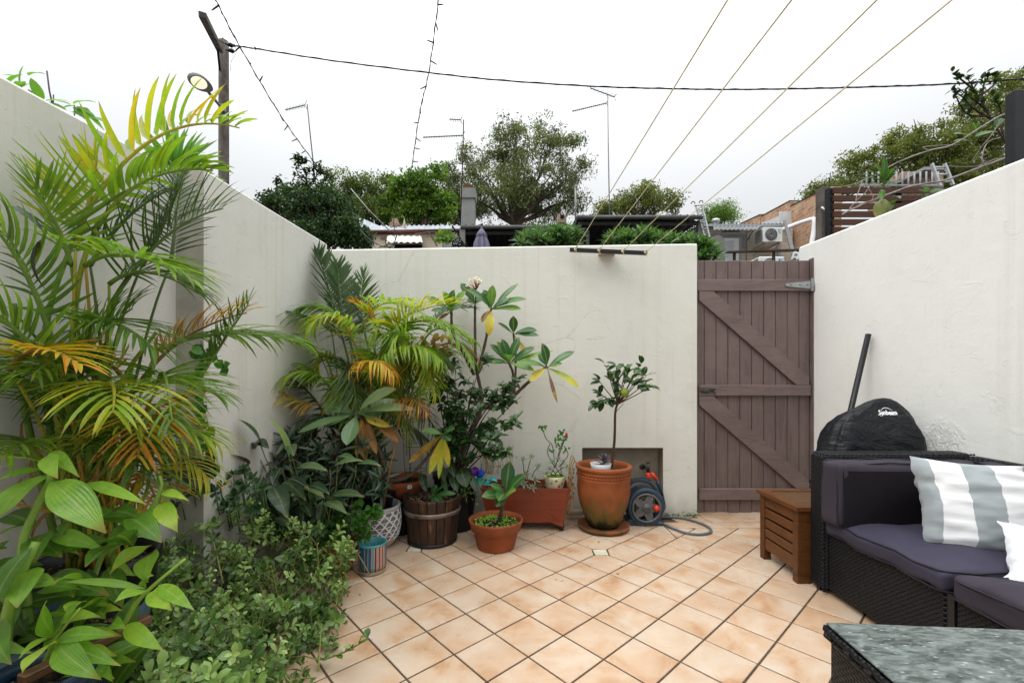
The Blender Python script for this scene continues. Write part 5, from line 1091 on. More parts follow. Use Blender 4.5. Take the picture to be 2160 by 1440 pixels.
# ---- lemon tree
random.seed(44)
lt=thing('lemon_tree',(.72,3.1,.41),'small standard lemon tree with one green lemon growing from the tall urn','lemon tree')
m=MB(); P=spline([W(1290,985,3.08),W(1296,930,3.08),W(1298,870,3.08),W(1303,850,3.08)],8); m.tube(P,[.0105-.003*i/len(P) for i in range(len(P))],9)
tipsL=[(1278,770),(1262,800),(1270,832),(1262,848),(1290,790),(1305,800),(1322,790),(1340,785),(1365,805),(1358,790),(1350,770),(1372,815),(1320,775),(1300,775),(1335,810),(1285,840),(1275,845),(1300,825)]
lm=MB()
for (x,y) in tipsL:
    b=W(1303,852,3.08); e=W(x,y,3.08+random.uniform(-.12,.1)); m.tube(bez(b,b.lerp(e,.6)+V((0,0,-.01)),e,7),[.005-.0005*i for i in range(7)],5)
    for k in range(5):
        p=b.lerp(e,random.uniform(.65,1.05)); d=(e-b).normalized()+V((random.uniform(-1,1),random.uniform(-1,.5),random.uniform(-1.1,.5)))*.9; leaf(lm,p,d,V((0,-.5,1)),random.uniform(.06,.1),.042,P_OVAL,random.uniform(.2,.9),.35,5,random.uniform(.1,.75))
m.tube([W(1300,868,3.08),W(1316,850,3.08)],.002,4); m.tube([W(1345,795,3.08),W(1384,786,3.08)],.0015,4); m.tube([W(1368,790,3.08),W(1376,783,3.08)],.0012,4)
m.build('trunk',M['lemb'],lt); lm.build('foliage',M['citl'],lt); m=MB(); m.ball(W(1318,828,3.0),.030,10,0,(1,1,1.1),.05); m.build('lemon',simple('unripe_lemon',(.22,.26,.03),(.12,.2,.02),.4,30,.2,120),lt)
# ---- parsley-ish
random.seed(50)
def curly(root,cs,label,name):
    o=thing(name,root,label,'herb'); m=MB(); lm=MB()
    for (x,y,Y,rr) in cs:
        c=W(x,y,Y); m.tube(bez(V(root),V(root).lerp(c,.5)+V((0,0,.04)),c,6),.0025,5)
        for _ in range(34):
            d=V((random.gauss(0,1),random.gauss(0,.7),random.gauss(0,.8))).normalized(); leaf(lm,c+d*rr*random.uniform(.3,1),d+V((0,-.3,.4)),V((0,-.5,1)),.03,.028,P_OVAL,random.uniform(-.8,1.2),.4,4,random.random(),0,random.uniform(-1,1),.12)
    m.build('stems',M['pars'],o); lm.build('foliage',M['pars'],o)
curly((-.97,2.44,.13),[(700,1115,2.42,.045),(715,1140,2.38,.045),(735,1115,2.45,.04),(690,1140,2.4,.04),(720,1095,2.5,.04)],'curly leaved herb in the small terracotta pot beside the striped pot','curly_herb')
curly((-.86,2.46,.14),[(760,1075,2.5,.045),(775,1090,2.5,.045),(790,1080,2.55,.035),(762,1105,2.44,.045),(768,1125,2.4,.04)],'taller curly leaved herb leaning over the striped pot','curly_herb')
# ---- dark lance-leaved clump
random.seed(60)
sr=(-1.15,2.55,0.02); so_=thing('dark_leaved_stromanthe',sr,'clump of long dark green leaves with purple undersides in front of the far side wall','foliage plant')
Z4=lambda x,y:(480+x*.2708,850+y*.2708)
LS=[((260,330),(70,130),.5,.06),((480,430),(310,110),1,.05),((180,460),(290,290),.7,.045),((160,480),(10,405),.4,.05),((480,480),(330,415),.1,.04),((530,510),(785,540),.7,.055),((800,520),(1065,460),.7,.05),((800,730),(1075,745),.6,.055),((760,770),(930,870),.7,.05),((600,650),(760,750),.9,.045),((620,640),(800,720),.4,.05),((440,610),(615,770),.5,.06),((360,650),(470,905),.4,.075),((600,700),(700,810),.4,.045),((380,890),(565,1015),.55,.055),((590,780),(650,890),.3,.05),((0,600),(200,560),.5,.05),((260,700),(130,870),.3,.07),((470,590),(640,680),.0,.04),((750,730),(945,815),.0,.045),((480,330),(520,420),.5,.05),((200,300),(330,370),.2,.05),((850,420),(1010,460),.6,.04),((1000,480),(1200,500),.5,.04),((520,900),(600,1080),.3,.05),((100,500),(20,640),.4,.05),((420,500),(350,640),.2,.05),((640,560),(560,640),.3,.05)]
for (a,b,r,w_) in LS:
    m=MB(); w_*=1.3; Y=2.32+random.uniform(-.12,.12); p=W(*Z4(*a),Y+.08); q=W(*Z4(*b),Y-.05); m.tube(bez(V(sr)+V((random.uniform(-.05,.1),random.uniform(-.1,.1),0)),p+V((0,.05,-.12)),p,6),.003,5,0,True,(.3,.3,.5)); leafto(m,p,q,w_,P_LAN,.14,.3,8,r,0,(.1,-.5,1)); m.build('leaf',M['strom'],so_)
m=MB()
for _ in range(210):
    xx=random.uniform(-60,820); x,y=Z4(xx,random.uniform(430 if xx<300 else 640,980)); p=W(x,y,random.uniform(2.45,2.65)); leaf(m,p,V((random.uniform(-1,1),-.6,random.uniform(-.9,.5))),V((0,-.6,1)),random.uniform(.12,.2),.045,P_LAN,.8,.3,6,random.uniform(0,.55))
m.build('inner_leaves',M['strom'],so_)
# ---- rhoeo
random.seed(61)
rh=thing('purple_moses_plant',(-1.0,2.95,.02),'spiky dark plant with magenta backed leaves in the corner behind the patterned pot','foliage plant'); m=MB(); pm=MB()
for _ in range(130):
    x=random.uniform(560,815); y=random.uniform(880,1040)+ (x-560)*.05; Y=random.uniform(2.6,2.9)
    if y<900+ abs(x-690)*.18: continue
    ax=(random.uniform(-.5,.5),-.6,.7); c=W(x,y,Y); rosette(m,c,11,.12,.022,P_STR,(5,80),(.05,.8),0,.5,ax,4,.4); 
    if random.random()<.3: rosette(pm,c+V((0,-.01,0)),4,.07,.02,P_STR,(50,85),(.5,.5),0,.3,ax,3)
m.build('foliage',M['rhoeo'],rh); pm.build('magenta_leaves',M['purp'],rh)
m=MB(); m.lathe((-.98,2.98,0),[(.14,0),(.15,.01),(.19,.3),(.2,.32),(.19,.322),(.0,.31)],36); tag(m.build('nursery_pot',M['blackp'],origin=(-.98,2.98,0)),'black pot mostly hidden under the spiky magenta backed plant','plant pot')
# ---- snake plant, jade, vine
random.seed(62)
m=MB()
for (a,b) in(((390,1010),(380,925)),((410,1010),(405,930)),((425,1010),(420,960)),((440,1000),(455,930)),((450,1010),(447,945)),((375,1000),(360,950)),((345,1010),(350,960)),((400,1020),(392,960))): leafto(m,W(*a,1.95),W(*b,1.93),.05,P_STR,.05,.3,6,random.uniform(.1,.6),0,(0,-1,.1))
tag(m.build('snake_plant',M['strom'],origin=W(410,1010,1.95)),'upright dark snake plant leaves at the foot of the wall step','snake plant')
m=MB(); jr=V((-1.3,2.1,.1))
for _ in range(60): c=W(random.uniform(330,560),random.uniform(985,1080),random.uniform(1.95,2.3)); m.tube([c-V((0,-.03,.12)),c],.004,4); rosette(m,c,8,.05,.030,P_OVAL,(0,80),(.1,.9),0,-.2,(random.uniform(-.5,.5),-.6,.8),4,.3)
m.ball((-1.3,2.1,.1),.01,4); tag(m.build('jade_plant',M['jade'],origin=(-1.3,2.1,.1)),'dark glossy jade plant between the palm and the lance leaved clump','jade plant')
m=MB()
P=spline([W(440,1030,1.98),W(450,960,2.0),W(440,900,2.0),W(425,830,2.0),W(420,770,2.0),W(440,735,2.0),W(470,775,1.98)],6); m.tube(P,.002,4)
for p in P[::2]:
    for _ in range(2): leaf(m,p,V((random.uniform(-1,1),-.4,random.uniform(-.8,.5))),V((0,-1,.3)),.055,.045,P_OVAL,.3,.2,4,random.uniform(.3,.9),0,0,.1)
tag(m.build('wall_creeper',M['pars'],origin=(-1.38,1.98,.6)),'thin creeper with lobed leaves climbing the end of the far side wall','creeper')
# ---- ginger
random.seed(70)
gi=thing('ginger_plant',(-1.21,1.17,.40),'broad leaved bright green ginger plant filling the bottom left corner','ginger')
ZZ=lambda x,y:(x*.514,700+y*.514)
def gst(P,r0=.011): m=MB(); Q=spline([W2((*ZZ(*p[:2]),p[2])) for p in P],6); m.tube(Q,[r0-.005*i/len(Q) for i in range(len(Q))],7,0,True,(.6,.3,.5)); m.build('cane',M['ging'],gi)
gst([(130,1250,1.1),(90,900,1.1),(150,720,1.12),(205,600,1.12),(190,520,1.12)]); gst([(330,1200,1.2),(430,900,1.25),(600,750,1.25),(660,640,1.25),(655,590,1.25)],.008); gst([(330,1300,1.12),(480,1230,1.1),(560,1110,1.08),(640,1030,1.08),(760,930,1.1)],.008); gst([(120,1500,1.02),(200,1320,1.0),(240,1240,.98),(330,1130,1.0)],.007); gst([(30,1500,1.02),(20,1250,1.02),(60,1050,1.02),(150,860,1.05)],.014)
GL=[((185,560),(-10,610),60,.5,1.1),((180,540),(0,520),40,.6,1.12),((200,500),(240,605),85,.75,1.08),((215,490),(335,605),60,.6,1.14),((195,590),(-15,785),150,.55,1.08),((212,612),(445,835),165,.6,1.06),((350,620),(615,715),60,.7,1.12),((205,680),(290,712),50,.45,1.12),
((660,665),(785,700),45,.8,1.22),((655,705),(735,828),95,.75,1.2),((600,730),(650,850),100,.55,1.2),((560,770),(450,925),105,.25,1.22),((620,875),(450,1000),95,.8,1.18),((635,900),(610,1035),115,.6,1.16),((210,835),(450,905),80,.5,1.15),((200,830),(335,920),60,.35,1.17),((150,790),(0,830),65,.4,1.15),
((130,885),(-30,1160),130,.1,1.0),((150,965),(70,1140),140,.65,1.02),((200,1000),(465,1085),120,.2,1.12),((170,1060),(345,1060),80,.55,1.1),((600,1060),(465,1115),75,.7,1.04),((600,1050),(640,1000),55,.6,1.12),((620,1065),(712,1145),85,.7,1.03),((650,1040),(805,1148),70,.6,1.03),((520,1200),(683,1312),85,.65,1.02),((600,1055),(255,1030),40,.65,1.06),
((240,1250),(205,1100),105,.35,.98),((245,1245),(340,1110),90,.5,.99),((240,1262),(485,1245),80,.45,.96),((250,1270),(440,1435),125,.5,.93),((240,1265),(515,1375),95,.4,.95),((235,1270),(92,1405),105,.85,.94),((210,1245),(75,1345),50,.7,.96),((0,1190),(60,1370),130,.35,1.0),((60,1100),(130,1260),110,.15,1.12),((90,1080),(30,1290),100,.2,1.1),((440,1370),(470,1440),40,.4,.98),((330,760),(260,840),90,.3,1.2),((150,1150),(200,1240),90,.2,1.14),((560,1000),(480,900),60,.5,1.3)]
for _ in range(34):
    x=random.uniform(-20,470); y=random.uniform(1000,1440); an=random.uniform(-.5,3.6); l=random.uniform(80,175); GL.append(((x,y),(x+math.cos(an)*l,y+abs(math.sin(an))*l*.8-20),random.uniform(45,95),random.uniform(.1,.9),random.uniform(1.02,1.14)))
for (a,b,w_,r,Y) in GL:
    m=MB(); p=W(*ZZ(*a),Y+random.uniform(0,.04)); q=W(*ZZ(*b),Y-.06+random.uniform(-.02,.02)); leafto(m,p,q,w_*.514/910*Y*.78,P_GIN,random.uniform(.12,.28),.2,12,min(1,r*.8+random.uniform(-.05,.05)),0,(random.uniform(-.3,.3),-.75,.8),.045); m.build('leaf',M['ging'],gi)
m=MB()
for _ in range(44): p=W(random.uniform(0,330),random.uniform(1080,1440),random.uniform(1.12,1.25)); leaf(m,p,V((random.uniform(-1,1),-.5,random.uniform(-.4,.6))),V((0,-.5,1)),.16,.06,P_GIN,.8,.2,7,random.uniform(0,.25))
m.build('inner_leaves',M['ging'],gi)
# ---- sprawling herb
random.seed(77)
poly=[(330,1085),(400,1060),(470,1000),(560,1075),(600,1105),(640,1085),(690,1100),(745,1120),(748,1190),(715,1240),(722,1300),(690,1345),(640,1380),(600,1450),(300,1450),(230,1330),(300,1200)]
def inp(x,y):
    c=False;j=len(poly)-1
    for i in range(len(poly)):
        (xi,yi),(xj,yj)=poly[i],poly[j]
        if (yi>y)!=(yj>y) and x<(xj-xi)*(y-yi)/(yj-yi)+xi: c=not c
        j=i
    return c
m=MB(); n_=0
def shoot(m,tip,d,ln,nn,L,r):
    P=bez(tip-d*ln+V((0,0,-ln*.35)),tip-d*ln*.4,tip,7); m.tube(P,[.0036-.0003*i for i in range(7)],5,1)
    for k in range(nn):
        i=6-k*.8; 
        if i<0.5: break
        a,b=P[int(i)],P[min(6,int(i)+1)]; p=a.lerp(b,i-int(i)); tg=(P[min(6,int(i)+1)]-P[int(i)-0 if int(i)<6 else 5]).normalized(); u=tg.orthogonal().normalized(); rot=Matrix.Rotation(k*math.pi/2+r*3,3,tg); sc=.55+.45*min(1,k/2.0)
        for sg in(-1,1):
            s_=rot@u*sg; leaf(m,p,(s_+tg*(.9-.12*k)).normalized(),tg*.8+V((0,0,.4)),L*sc*random.uniform(.8,1.15),L*sc*random.uniform(.42,.6),P_OBO,random.uniform(-.1,.8),.25,4,min(1,max(0,r+random.uniform(-.25,.25)+(.2 if k<1 else 0))))
while n_<560:
    x=random.uniform(230,750);y=random.uniform(990,1450)
    if not inp(x,y): continue
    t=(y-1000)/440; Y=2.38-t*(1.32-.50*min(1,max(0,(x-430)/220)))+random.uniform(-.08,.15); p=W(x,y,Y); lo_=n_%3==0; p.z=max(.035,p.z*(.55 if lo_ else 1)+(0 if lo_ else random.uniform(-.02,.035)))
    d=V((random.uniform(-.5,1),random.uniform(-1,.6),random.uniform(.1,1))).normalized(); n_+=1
    shoot(m,p,d,random.uniform(.08,.2),random.randint(4,9),random.uniform(.024,.052),random.random()*.15 if lo_ else random.random()**1.3*.85)  # low shoots coloured dark, standing in for shadow in the gaps
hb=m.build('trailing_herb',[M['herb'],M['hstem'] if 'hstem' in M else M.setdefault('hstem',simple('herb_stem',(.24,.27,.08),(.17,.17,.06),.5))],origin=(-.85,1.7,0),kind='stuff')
random.seed(79)
for (a,b,c,Y,lb) in(((640,1390),(700,1400),(775,1345),1.62,'longest herb runner creeping across the front tiles'),((650,1340),(675,1375),(700,1365),1.75,'short herb runner just behind the longest one on the tiles'),((600,1180),(680,1210),(720,1200),2.15,'herb runner reaching toward the striped pot')):
    m=MB(); P=bez(W(*a,Y+.05),W(*b,Y),W(*c,Y-.03),10)
    for p in P: p.z=max(.02,p.z)
    m.tube(P,.003,5,1)
    for i in range(3,10):
        for k in range(3): leaf(m,P[i],V((random.uniform(-1,1),random.uniform(-1,1),random.uniform(.1,.9))),V((0,0,1)),random.uniform(.025,.038),.022,P_OBO,.5,.25,4,random.random()*.7)
    tag(m.build('herb_runner',[M['herb'],M['hstem']]),lb,'herb','herb runners')
# ---- weeds near gate
random.seed(81); m=MB()
for _ in range(120):
    x=random.gauss(1.22,.07) if random.random()<.6 else random.gauss(1.38,.05); p=V((min(1.42,x),3.35,.005+abs(random.gauss(0,.02)))); leaf(m,p,V((random.uniform(-1,1),-.8,random.uniform(0,1))),V((0,-.3,1)),.022,.014,P_OVAL,.5,.2,3,random.random())
m.build('wall_weeds',M['pars'],origin=(1.3,3.35,0),kind='stuff')

random.seed(91); m=MB()
for _ in range(46):
    px,py=random.choice(((860,1160),(1010,1180),(1240,1140),(760,1240),(1430,1130),(1130,1120),(700,1290),(1200,1230),(1500,1150)))
    q=F(px+random.gauss(0,45),max(1112,py+random.gauss(0,22)),.002); leaf(m,q,V((random.uniform(-1,1),random.uniform(-1,1),.12)),V((0,0,1)),random.uniform(.006,.022),random.uniform(.004,.010),P_OVAL,.4,.3,3,random.uniform(0,.6))
m.build('fallen_leaves',M['dead'],origin=(0,2.4,0),kind='stuff')
# ================================================================ beyond the walls
random.seed(101)
def crown(name,mat,parent,lobes,n,ls,clump=.35,cn=60,asp=.5,droop=0,seed=0,shell=.55):
    """many small leaf faces gathered in clumps spread through lobes (centre, radii)"""
    rg=np.random.default_rng(seed); tot=sum(l[1][0]*l[1][1] for l in lobes); C=[];Rr=[]
    for c,r in lobes:
        k=max(3,int(n*r[0]*r[1]/tot/cn)); d=rg.normal(size=(k,3)); d/=np.linalg.norm(d,axis=1)[:,None]; q=shell+(1-shell)*rg.random((k,1))**.6
        q=np.where(rg.random((k,1))<.3,rg.random((k,1)),q); C.append(np.array(c)+d*q*np.array(r)); 
    C=np.concatenate(C); k=len(C); tone=rg.random(k)
    P=np.repeat(C,cn,0)+np.clip(rg.normal(size=(k*cn,3)),-1.5,1.5)*clump*np.repeat(.35+.4*rg.random(k),cn)[:,None]*np.array([1,1,.7]); N=len(P)
    d=rg.normal(size=(N,3)); d[:,2]-=droop; d/=np.linalg.norm(d,axis=1)[:,None]; a=rg.normal(size=(N,3)); a-=d*(a*d).sum(1)[:,None]; a/=np.linalg.norm(a,axis=1)[:,None]
    L=ls*(.6+.8*rg.random(N))[:,None]; Wd=L*asp
    v=np.stack([P-d*L*.5,P+a*Wd*.5,P+d*L*.5,P-a*Wd*.5],1).reshape(-1,3); org=np.array(parent['_o']); v=(v-org).astype(np.float32)
    me=bpy.data.meshes.new(name); me.vertices.add(4*N); me.vertices.foreach_set('co',v.ravel()); me.loops.add(4*N); me.loops.foreach_set('vertex_index',np.arange(4*N,dtype=np.int32)); me.polygons.add(N); me.polygons.foreach_set('loop_start',np.arange(0,4*N,4,dtype=np.int32))
    me.polygons.foreach_set('loop_total',np.full(N,4,np.int32)); me.update(calc_edges=True)
    r=np.clip(np.repeat(tone,cn)*.6+.4*rg.random(N)*1.0,0,1); cs=np.stack([r,np.full(N,.4),np.full(N,.2)],1); finish(me,np.repeat(cs,4,0).astype(np.float32))
    me.materials.append(M[mat]); o=bpy.data.objects.new(name,me); col.objects.link(o); o.parent=parent; o['_o']=tuple(org); return C
def tree(name,label,cat,Y,lobes,base,mat,n,ls,group=None,clump=.4,cn=60,rad=.18,depth=1.0,asp=.5,droop=.3,seed=1,limbs=26,shell=.5,bmat='trunk'):
    """lobes: (px,py,rx,ry) measured in the photograph at distance Y"""
    b=W(base[0],CY,Y); b.z=0; o=thing(name,b,label,cat,group); k=Y/FPX; LB=[]
    rg=random.Random(seed)
    for (x,y,rx,ry) in lobes: c=W(x,y,Y+rg.uniform(-.6,.6)*rx*k*depth); LB.append((tuple(c),(rx*k,rx*k*depth,ry*k)))
    C=crown('crown',mat,o,LB,n,ls,clump,cn,asp,droop,seed,shell); m=MB(); f=W(base[0],base[1],Y)
    m.tube(spline([b,b.lerp(f,.5)+V((.1*rad,0,0)),f],6),[rad*(1-.03*i) for i in range(13)],9)
    idx=rg.sample(range(len(C)),min(limbs,len(C)))
    for i in idx:
        e=V(C[i]); mid=f.lerp(e,.45)+V((rg.uniform(-.1,.1),0,rg.uniform(0,.1)))*(e-f).length*.6; mid.z=max(mid.z,f.z+(e.z-f.z)*.35); P=bez(f+V((0,0,-.2*rg.random())),mid,e,10)
        P=[p+V((mn.noise(p*1.3),mn.noise(p*1.3+V((5,0,0))),0))*.05*(e-f).length for p in P]; m.tube(P,[rad*.42*(1-.88*j/9) for j in range(10)],6)
        for _ in range(3):
            j=rg.randint(4,8); q=P[j]+V((rg.uniform(-1,1),rg.uniform(-1,1),rg.uniform(0,1)))*(e-f).length*.22; m.tube(bez(P[j],P[j].lerp(q,.5)+V((0,0,.05)),q,5),[rad*.13*(1-.7*i_/4) for i_ in range(5)],4)
    m.build('trunk',M[bmat],o); return o
GT='trees beyond the back wall'
tree('gum_tree','tall airy gum tree with grey green foliage behind the grey chimney','tree',19,[(1100,310,60,48),(1150,290,45,40),(1190,330,48,45),(1050,330,50,50),(1000,350,45,45),(1120,380,75,50),(1060,400,70,50),(1010,420,60,45),(1190,400,50,40),(1225,365,30,30),(1130,440,80,35),(1215,430,30,25),(1070,275,35,25),(980,320,25,30),(1205,290,25,22)],(1085,470),'tgum',40000,.115,GT,.34,100,.16,.9,.34,.6,3,60,.35)
tree('broad_tree','bright green bushy tree just left of the grey chimney','tree',16,[(900,400,45,38),(860,410,45,35),(930,430,40,35),(905,450,50,30),(840,440,40,35),(925,370,20,18),(880,380,25,18)],(890,500),'tgreen',20000,.11,GT,.26,90,.14,.8,.6,.1,5,14,.5)
tree('broad_tree','lighter bottlebrush like tree behind the cream house, left of the bright bushy tree','tree',17,[(790,400,50,38),(830,415,50,38),(760,430,50,38),(800,450,60,32),(850,450,45,30),(740,400,35,30),(715,385,30,26),(690,400,30,26),(860,420,30,26),(820,388,25,18)],(790,500),'tmix',20000,.10,GT,.26,90,.14,.8,.45,.3,7,16,.5)
tree('broad_tree','darker olive tree filling the gap behind the antenna left of the chimney','tree',18,[(960,410,40,45),(970,450,45,40),(950,370,20,25),(925,430,30,40)],(960,500),'tgum',9000,.12,GT,.3,60,.14,.8,.4,.4,8,10,.5)
tree('distant_tree','small sparse tree above the dark veranda roof','tree',21,[(1330,430,40,25),(1380,425,45,28),(1290,440,35,22),(1420,430,25,22),(1360,400,25,14),(1270,445,20,14)],(1345,470),'tyel',9000,.13,GT,.35,50,.10,.9,.4,.4,9,30,.3)
tree('distant_tree','feathery green tree behind the round roof ventilator','tree',17,[(1515,450,28,20),(1540,455,22,18),(1500,460,20,18),(1530,435,18,12),(1495,445,12,12)],(1520,480),'tgreen',5200,.10,GT,.25,40,.08,.8,.25,.5,10,14,.3)
tree('large_tree','large olive green tree rising above the slatted screen on the right','tree',15,[(1760,400,50,35),(1830,370,55,45),(1800,340,30,22),(1900,340,65,50),(1960,310,65,45),(2030,330,80,70),(2090,260,70,60),(2150,220,60,60),(2150,330,60,80),(1720,410,28,20),(1880,300,35,20),(2140,165,35,25),(1990,380,80,40),(2050,220,40,30)],(1980,430),'tyel',52000,.10,None,.27,95,.18,.7,.4,.4,12,50,.45)
tree('dark_shrub','dense dark leaved shrub with a few bare twigs behind the far side wall','shrub',5.6,[(640,440,45,40),(600,430,45,28),(680,430,50,40),(700,480,55,38),(660,490,60,35),(740,480,35,30),(745,505,45,20),(570,428,20,10),(625,405,30,16),(720,440,35,28),(770,505,25,14)],(680,520),'tdark',20000,.042,None,.095,40,.045,.8,.55,.2,14,26,.5)
o=thing('bare_twigs',W(650,440,5.5),'spindly dark twigs with small leaf tufts sticking up left of the shrub','branch'); m=MB(); lm=MB()
for P in([(660,430),(650,400),(645,370),(632,345),(628,335)],[(648,390),(632,372),(625,352),(640,340)],[(640,420),(600,395),(585,380)],[(650,400),(665,380),(670,360),(685,372)],[(645,370),(655,355),(668,350)]):
    Q=spline([W(x,y,5.5) for x,y in P],5); m.tube(Q,[.009-.006*i/len(Q) for i in range(len(Q))],5)
    for q in Q[2::2]:
        for _ in range(7): leaf(lm,q+V((random.uniform(-.04,.04),0,random.uniform(-.03,.03))),V((random.uniform(-1,1),random.uniform(-1,1),random.uniform(-.5,1))),V((0,0,1)),.06,.03,P_OVAL,.4,.2,3,random.random()*.6)
    for _ in range(16): q=Q[-1]; leaf(lm,q+V((random.uniform(-.06,.06),0,random.uniform(-.05,.05))),V((random.uniform(-1,1),random.uniform(-1,1),random.uniform(-.5,1))),V((0,0,1)),.07,.035,P_OVAL,.4,.2,3,random.random()*.6)
m.build('twigs',M['citb'],o); lm.build('leaves',M['tdark'],o)
def oleander(label,spots,Y,root,n,seed,L=.16):
    rg=random.Random(seed); o=thing('oleander_shrub',W(root[0],root[1],Y),label,'shrub',"shrubs growing behind the back wall"); m=MB(); s_=MB(); random.seed(seed)
    for (x,y,rx,ry,k) in spots:
        for _ in range(k):
            a=rg.random()*6.28; q=rg.random()**.5; c=W(x+rx*q*math.cos(a),y+ry*q*math.sin(a),Y+rg.uniform(-.35,.35)); rosette(m,c,13,L,.036,P_LAN,(0,80),(.05,.95),0,.5,(rg.uniform(-.6,.6),rg.uniform(-.8,.2),.8),4,.3)
            s_.tube(bez(W(x,root[1]+25,Y),W(x,y+10,Y),c,5),.006,4)
    m.build('foliage',M['tole'],o); s_.build('branches',M['citb'],o)
oleander('rounded oleander shrub over the wall beside the folded parasol',[(1150,503,50,16,44),(1185,497,35,16,26),(1125,512,35,10,18),(1205,508,25,12,14)],5.2,(1160,525),1,21)
oleander('oleander shrub over the wall under the clothes line cords',[(1305,506,26,14,24),(1345,502,35,14,26),(1395,508,40,11,24),(1440,512,28,9,12),(1370,514,70,7,18)],5.0,(1350,525),1,22)
oleander('oleander shrub spilling over the left end of the gate',[(1488,526,20,14,24),(1495,540,20,10,16),(1478,515,10,8,8)],4.5,(1490,560),1,23,.13)
# --- cream house with awning
ch=thing('cream_house',W(870,540,8.5)*1,'cream rendered house with red brown gutter and white window awning','house')
def bx2(m,px0,px1,py0,py1,Y,dep,mi=0,bev=0): a=W(px0,py1,Y); b=W(px1,py0,Y); m.box((a.x,Y,a.z),(b.x,Y+dep,b.z),mi,bev)
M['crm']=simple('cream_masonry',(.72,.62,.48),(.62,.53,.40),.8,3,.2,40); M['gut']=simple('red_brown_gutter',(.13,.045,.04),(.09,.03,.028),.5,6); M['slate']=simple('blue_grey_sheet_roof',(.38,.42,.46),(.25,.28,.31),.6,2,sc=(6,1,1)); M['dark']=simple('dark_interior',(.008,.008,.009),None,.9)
m=MB(); a=W(745,0,8.5); b=W(972,0,8.5); m.box((a.x,8.5,0),(b.x,9.6,W(0,492,8.5).z)); m.build('wall',M['crm'],ch)
m=MB(); m.tube([W(755,489,8.42),W(972,485.5,8.42)],.032,10); m.beam(W(755,492,8.46),W(972,488.5,8.46),.05,.04); m.build('gutter',M['gut'],ch)
m=MB(); p=[W(747,462,9.2),W(763,460,9.2),W(822,486,8.5),W(748,486,8.5)]; m.prism(p,(0,.5,0)); m.build('roof',M['slate'],ch)
m=MB(); subq(m,W(750,487,8.45),W(972,484,8.45),W(972,486,9.6)+V((0,0,.12)),W(750,488,9.6)+V((0,0,.12)),120,2,lambda p:p+V((0,0,.015*math.sin(p.x*60)))); m.build('roof_sheet',M['slate'],ch)
m=MB(); bx2(m,832,890,514,540,8.46,.06,0); m.build('window',M['dark'],ch); m=MB(); bx2(m,832,888,510,515,8.42,.08); m.build('window_frame',M['sand'],ch)
m=MB(); subq(m,W(818,496,8.45),W(886,497,8.45),W(889,511,7.9),W(815,511,7.9),60,5,lambda p:p+V((0,0,.012*math.sin(p.x*55)))); m.prism([W(886,497,8.45),W(889,511,7.9),W(889,511,8.45)],(.02,0,0)); m.build('awning',simple('white_awning',(.75,.73,.66),(.6,.58,.5),.6,9,sc=(4,1,1)),ch)
m=MB(); bx2(m,802,812,497,503,8.47,.05); 
for i in range(3): bx2(m,802.5,811.5,498+i*1.8,498.8+i*1.8,8.46,.03)
m.build('air_vent',M['sand'],ch)
m=MB(); m.beam(W(905,490,8.3),W(922,519,8.3),.03,.03); m.beam(W(949,490,8.3),W(938,517,8.3),.03,.03); m.tube([W(875,494,8.3),W(905,489.5,8.3),W(948,490.5,8.3)],.012,5); m.build('frame_poles',M['trunk'],ch)
def chimney(name,label,Y,x0,x1,y0,y1,mat,cap=None):
    o=thing(name,W((x0+x1)/2,y1,Y),label,'chimney'); m=MB(); wd_=(x1-x0)/FPX*Y; bx2(m,x0,x1,y0,y1,Y,wd_,0,.01); m.build('stack',mat,o); return o
M['gry']=simple('grey_painted_render',(.27,.275,.265),(.21,.215,.205),.75,5,.3,30); M['brk']=mat_brick('rough_orange_brick',(.42,.19,.10),(.55,.34,.20),(.5,.46,.38),1.0,.45)
o=chimney('grey_chimney','tall grey rendered chimney with a dark metal cowl',9.5,972,1001,414,480,M['gry'])
m=MB(); bx2(m,971,1003,396,417,9.47,.40,0,.01); m.build('head',M['gry'],o); m=MB(); bx2(m,976,998,392.5,396,9.5,.3); m.prism([W(979,392,9.55),W(997,392,9.55),W(988,384,9.55)],(0,.2,0)); m.build('cowl',simple('rusty_cowl',(.2,.09,.05),(.06,.04,.03),.7,20),o)
M['pkb']=simple('pale_crumbling_brick',(.5,.36,.28),(.18,.12,.09),.9,14,.7,30)
o=chimney('brick_chimney','small crumbling brick chimney stub on the cream house roof',9.2,823,841,468,488,M['pkb']); m=MB(); 
for i in range(5): bx2(m,822-(i%2),842-(i+1)%2,468+i*4,471+i*4,9.18,.24,0,.006)
bx2(m,827,837,460,468,9.22,.12); m.build('crown_bricks',M['pkb'],o)
m=MB(); m.lathe(W(853,484,9.0),[(.06,0),(.07,.02),(.03,.05),(.045,.09),(.02,.13),(.012,.2),(.002,.24)],14); tag(m.build('roof_finial',M['sand']),'pale turned finial on the cream house roof beside the brick chimney','finial')
o=chimney('brick_chimney','squat brick chimney at the left end of the raised veranda roof',9.0,1176,1195,452,470,M['pkb']); m=MB(); bx2(m,1182,1190,452.5,460,8.98,.03); m.build('flue_opening',M['dark'],o)
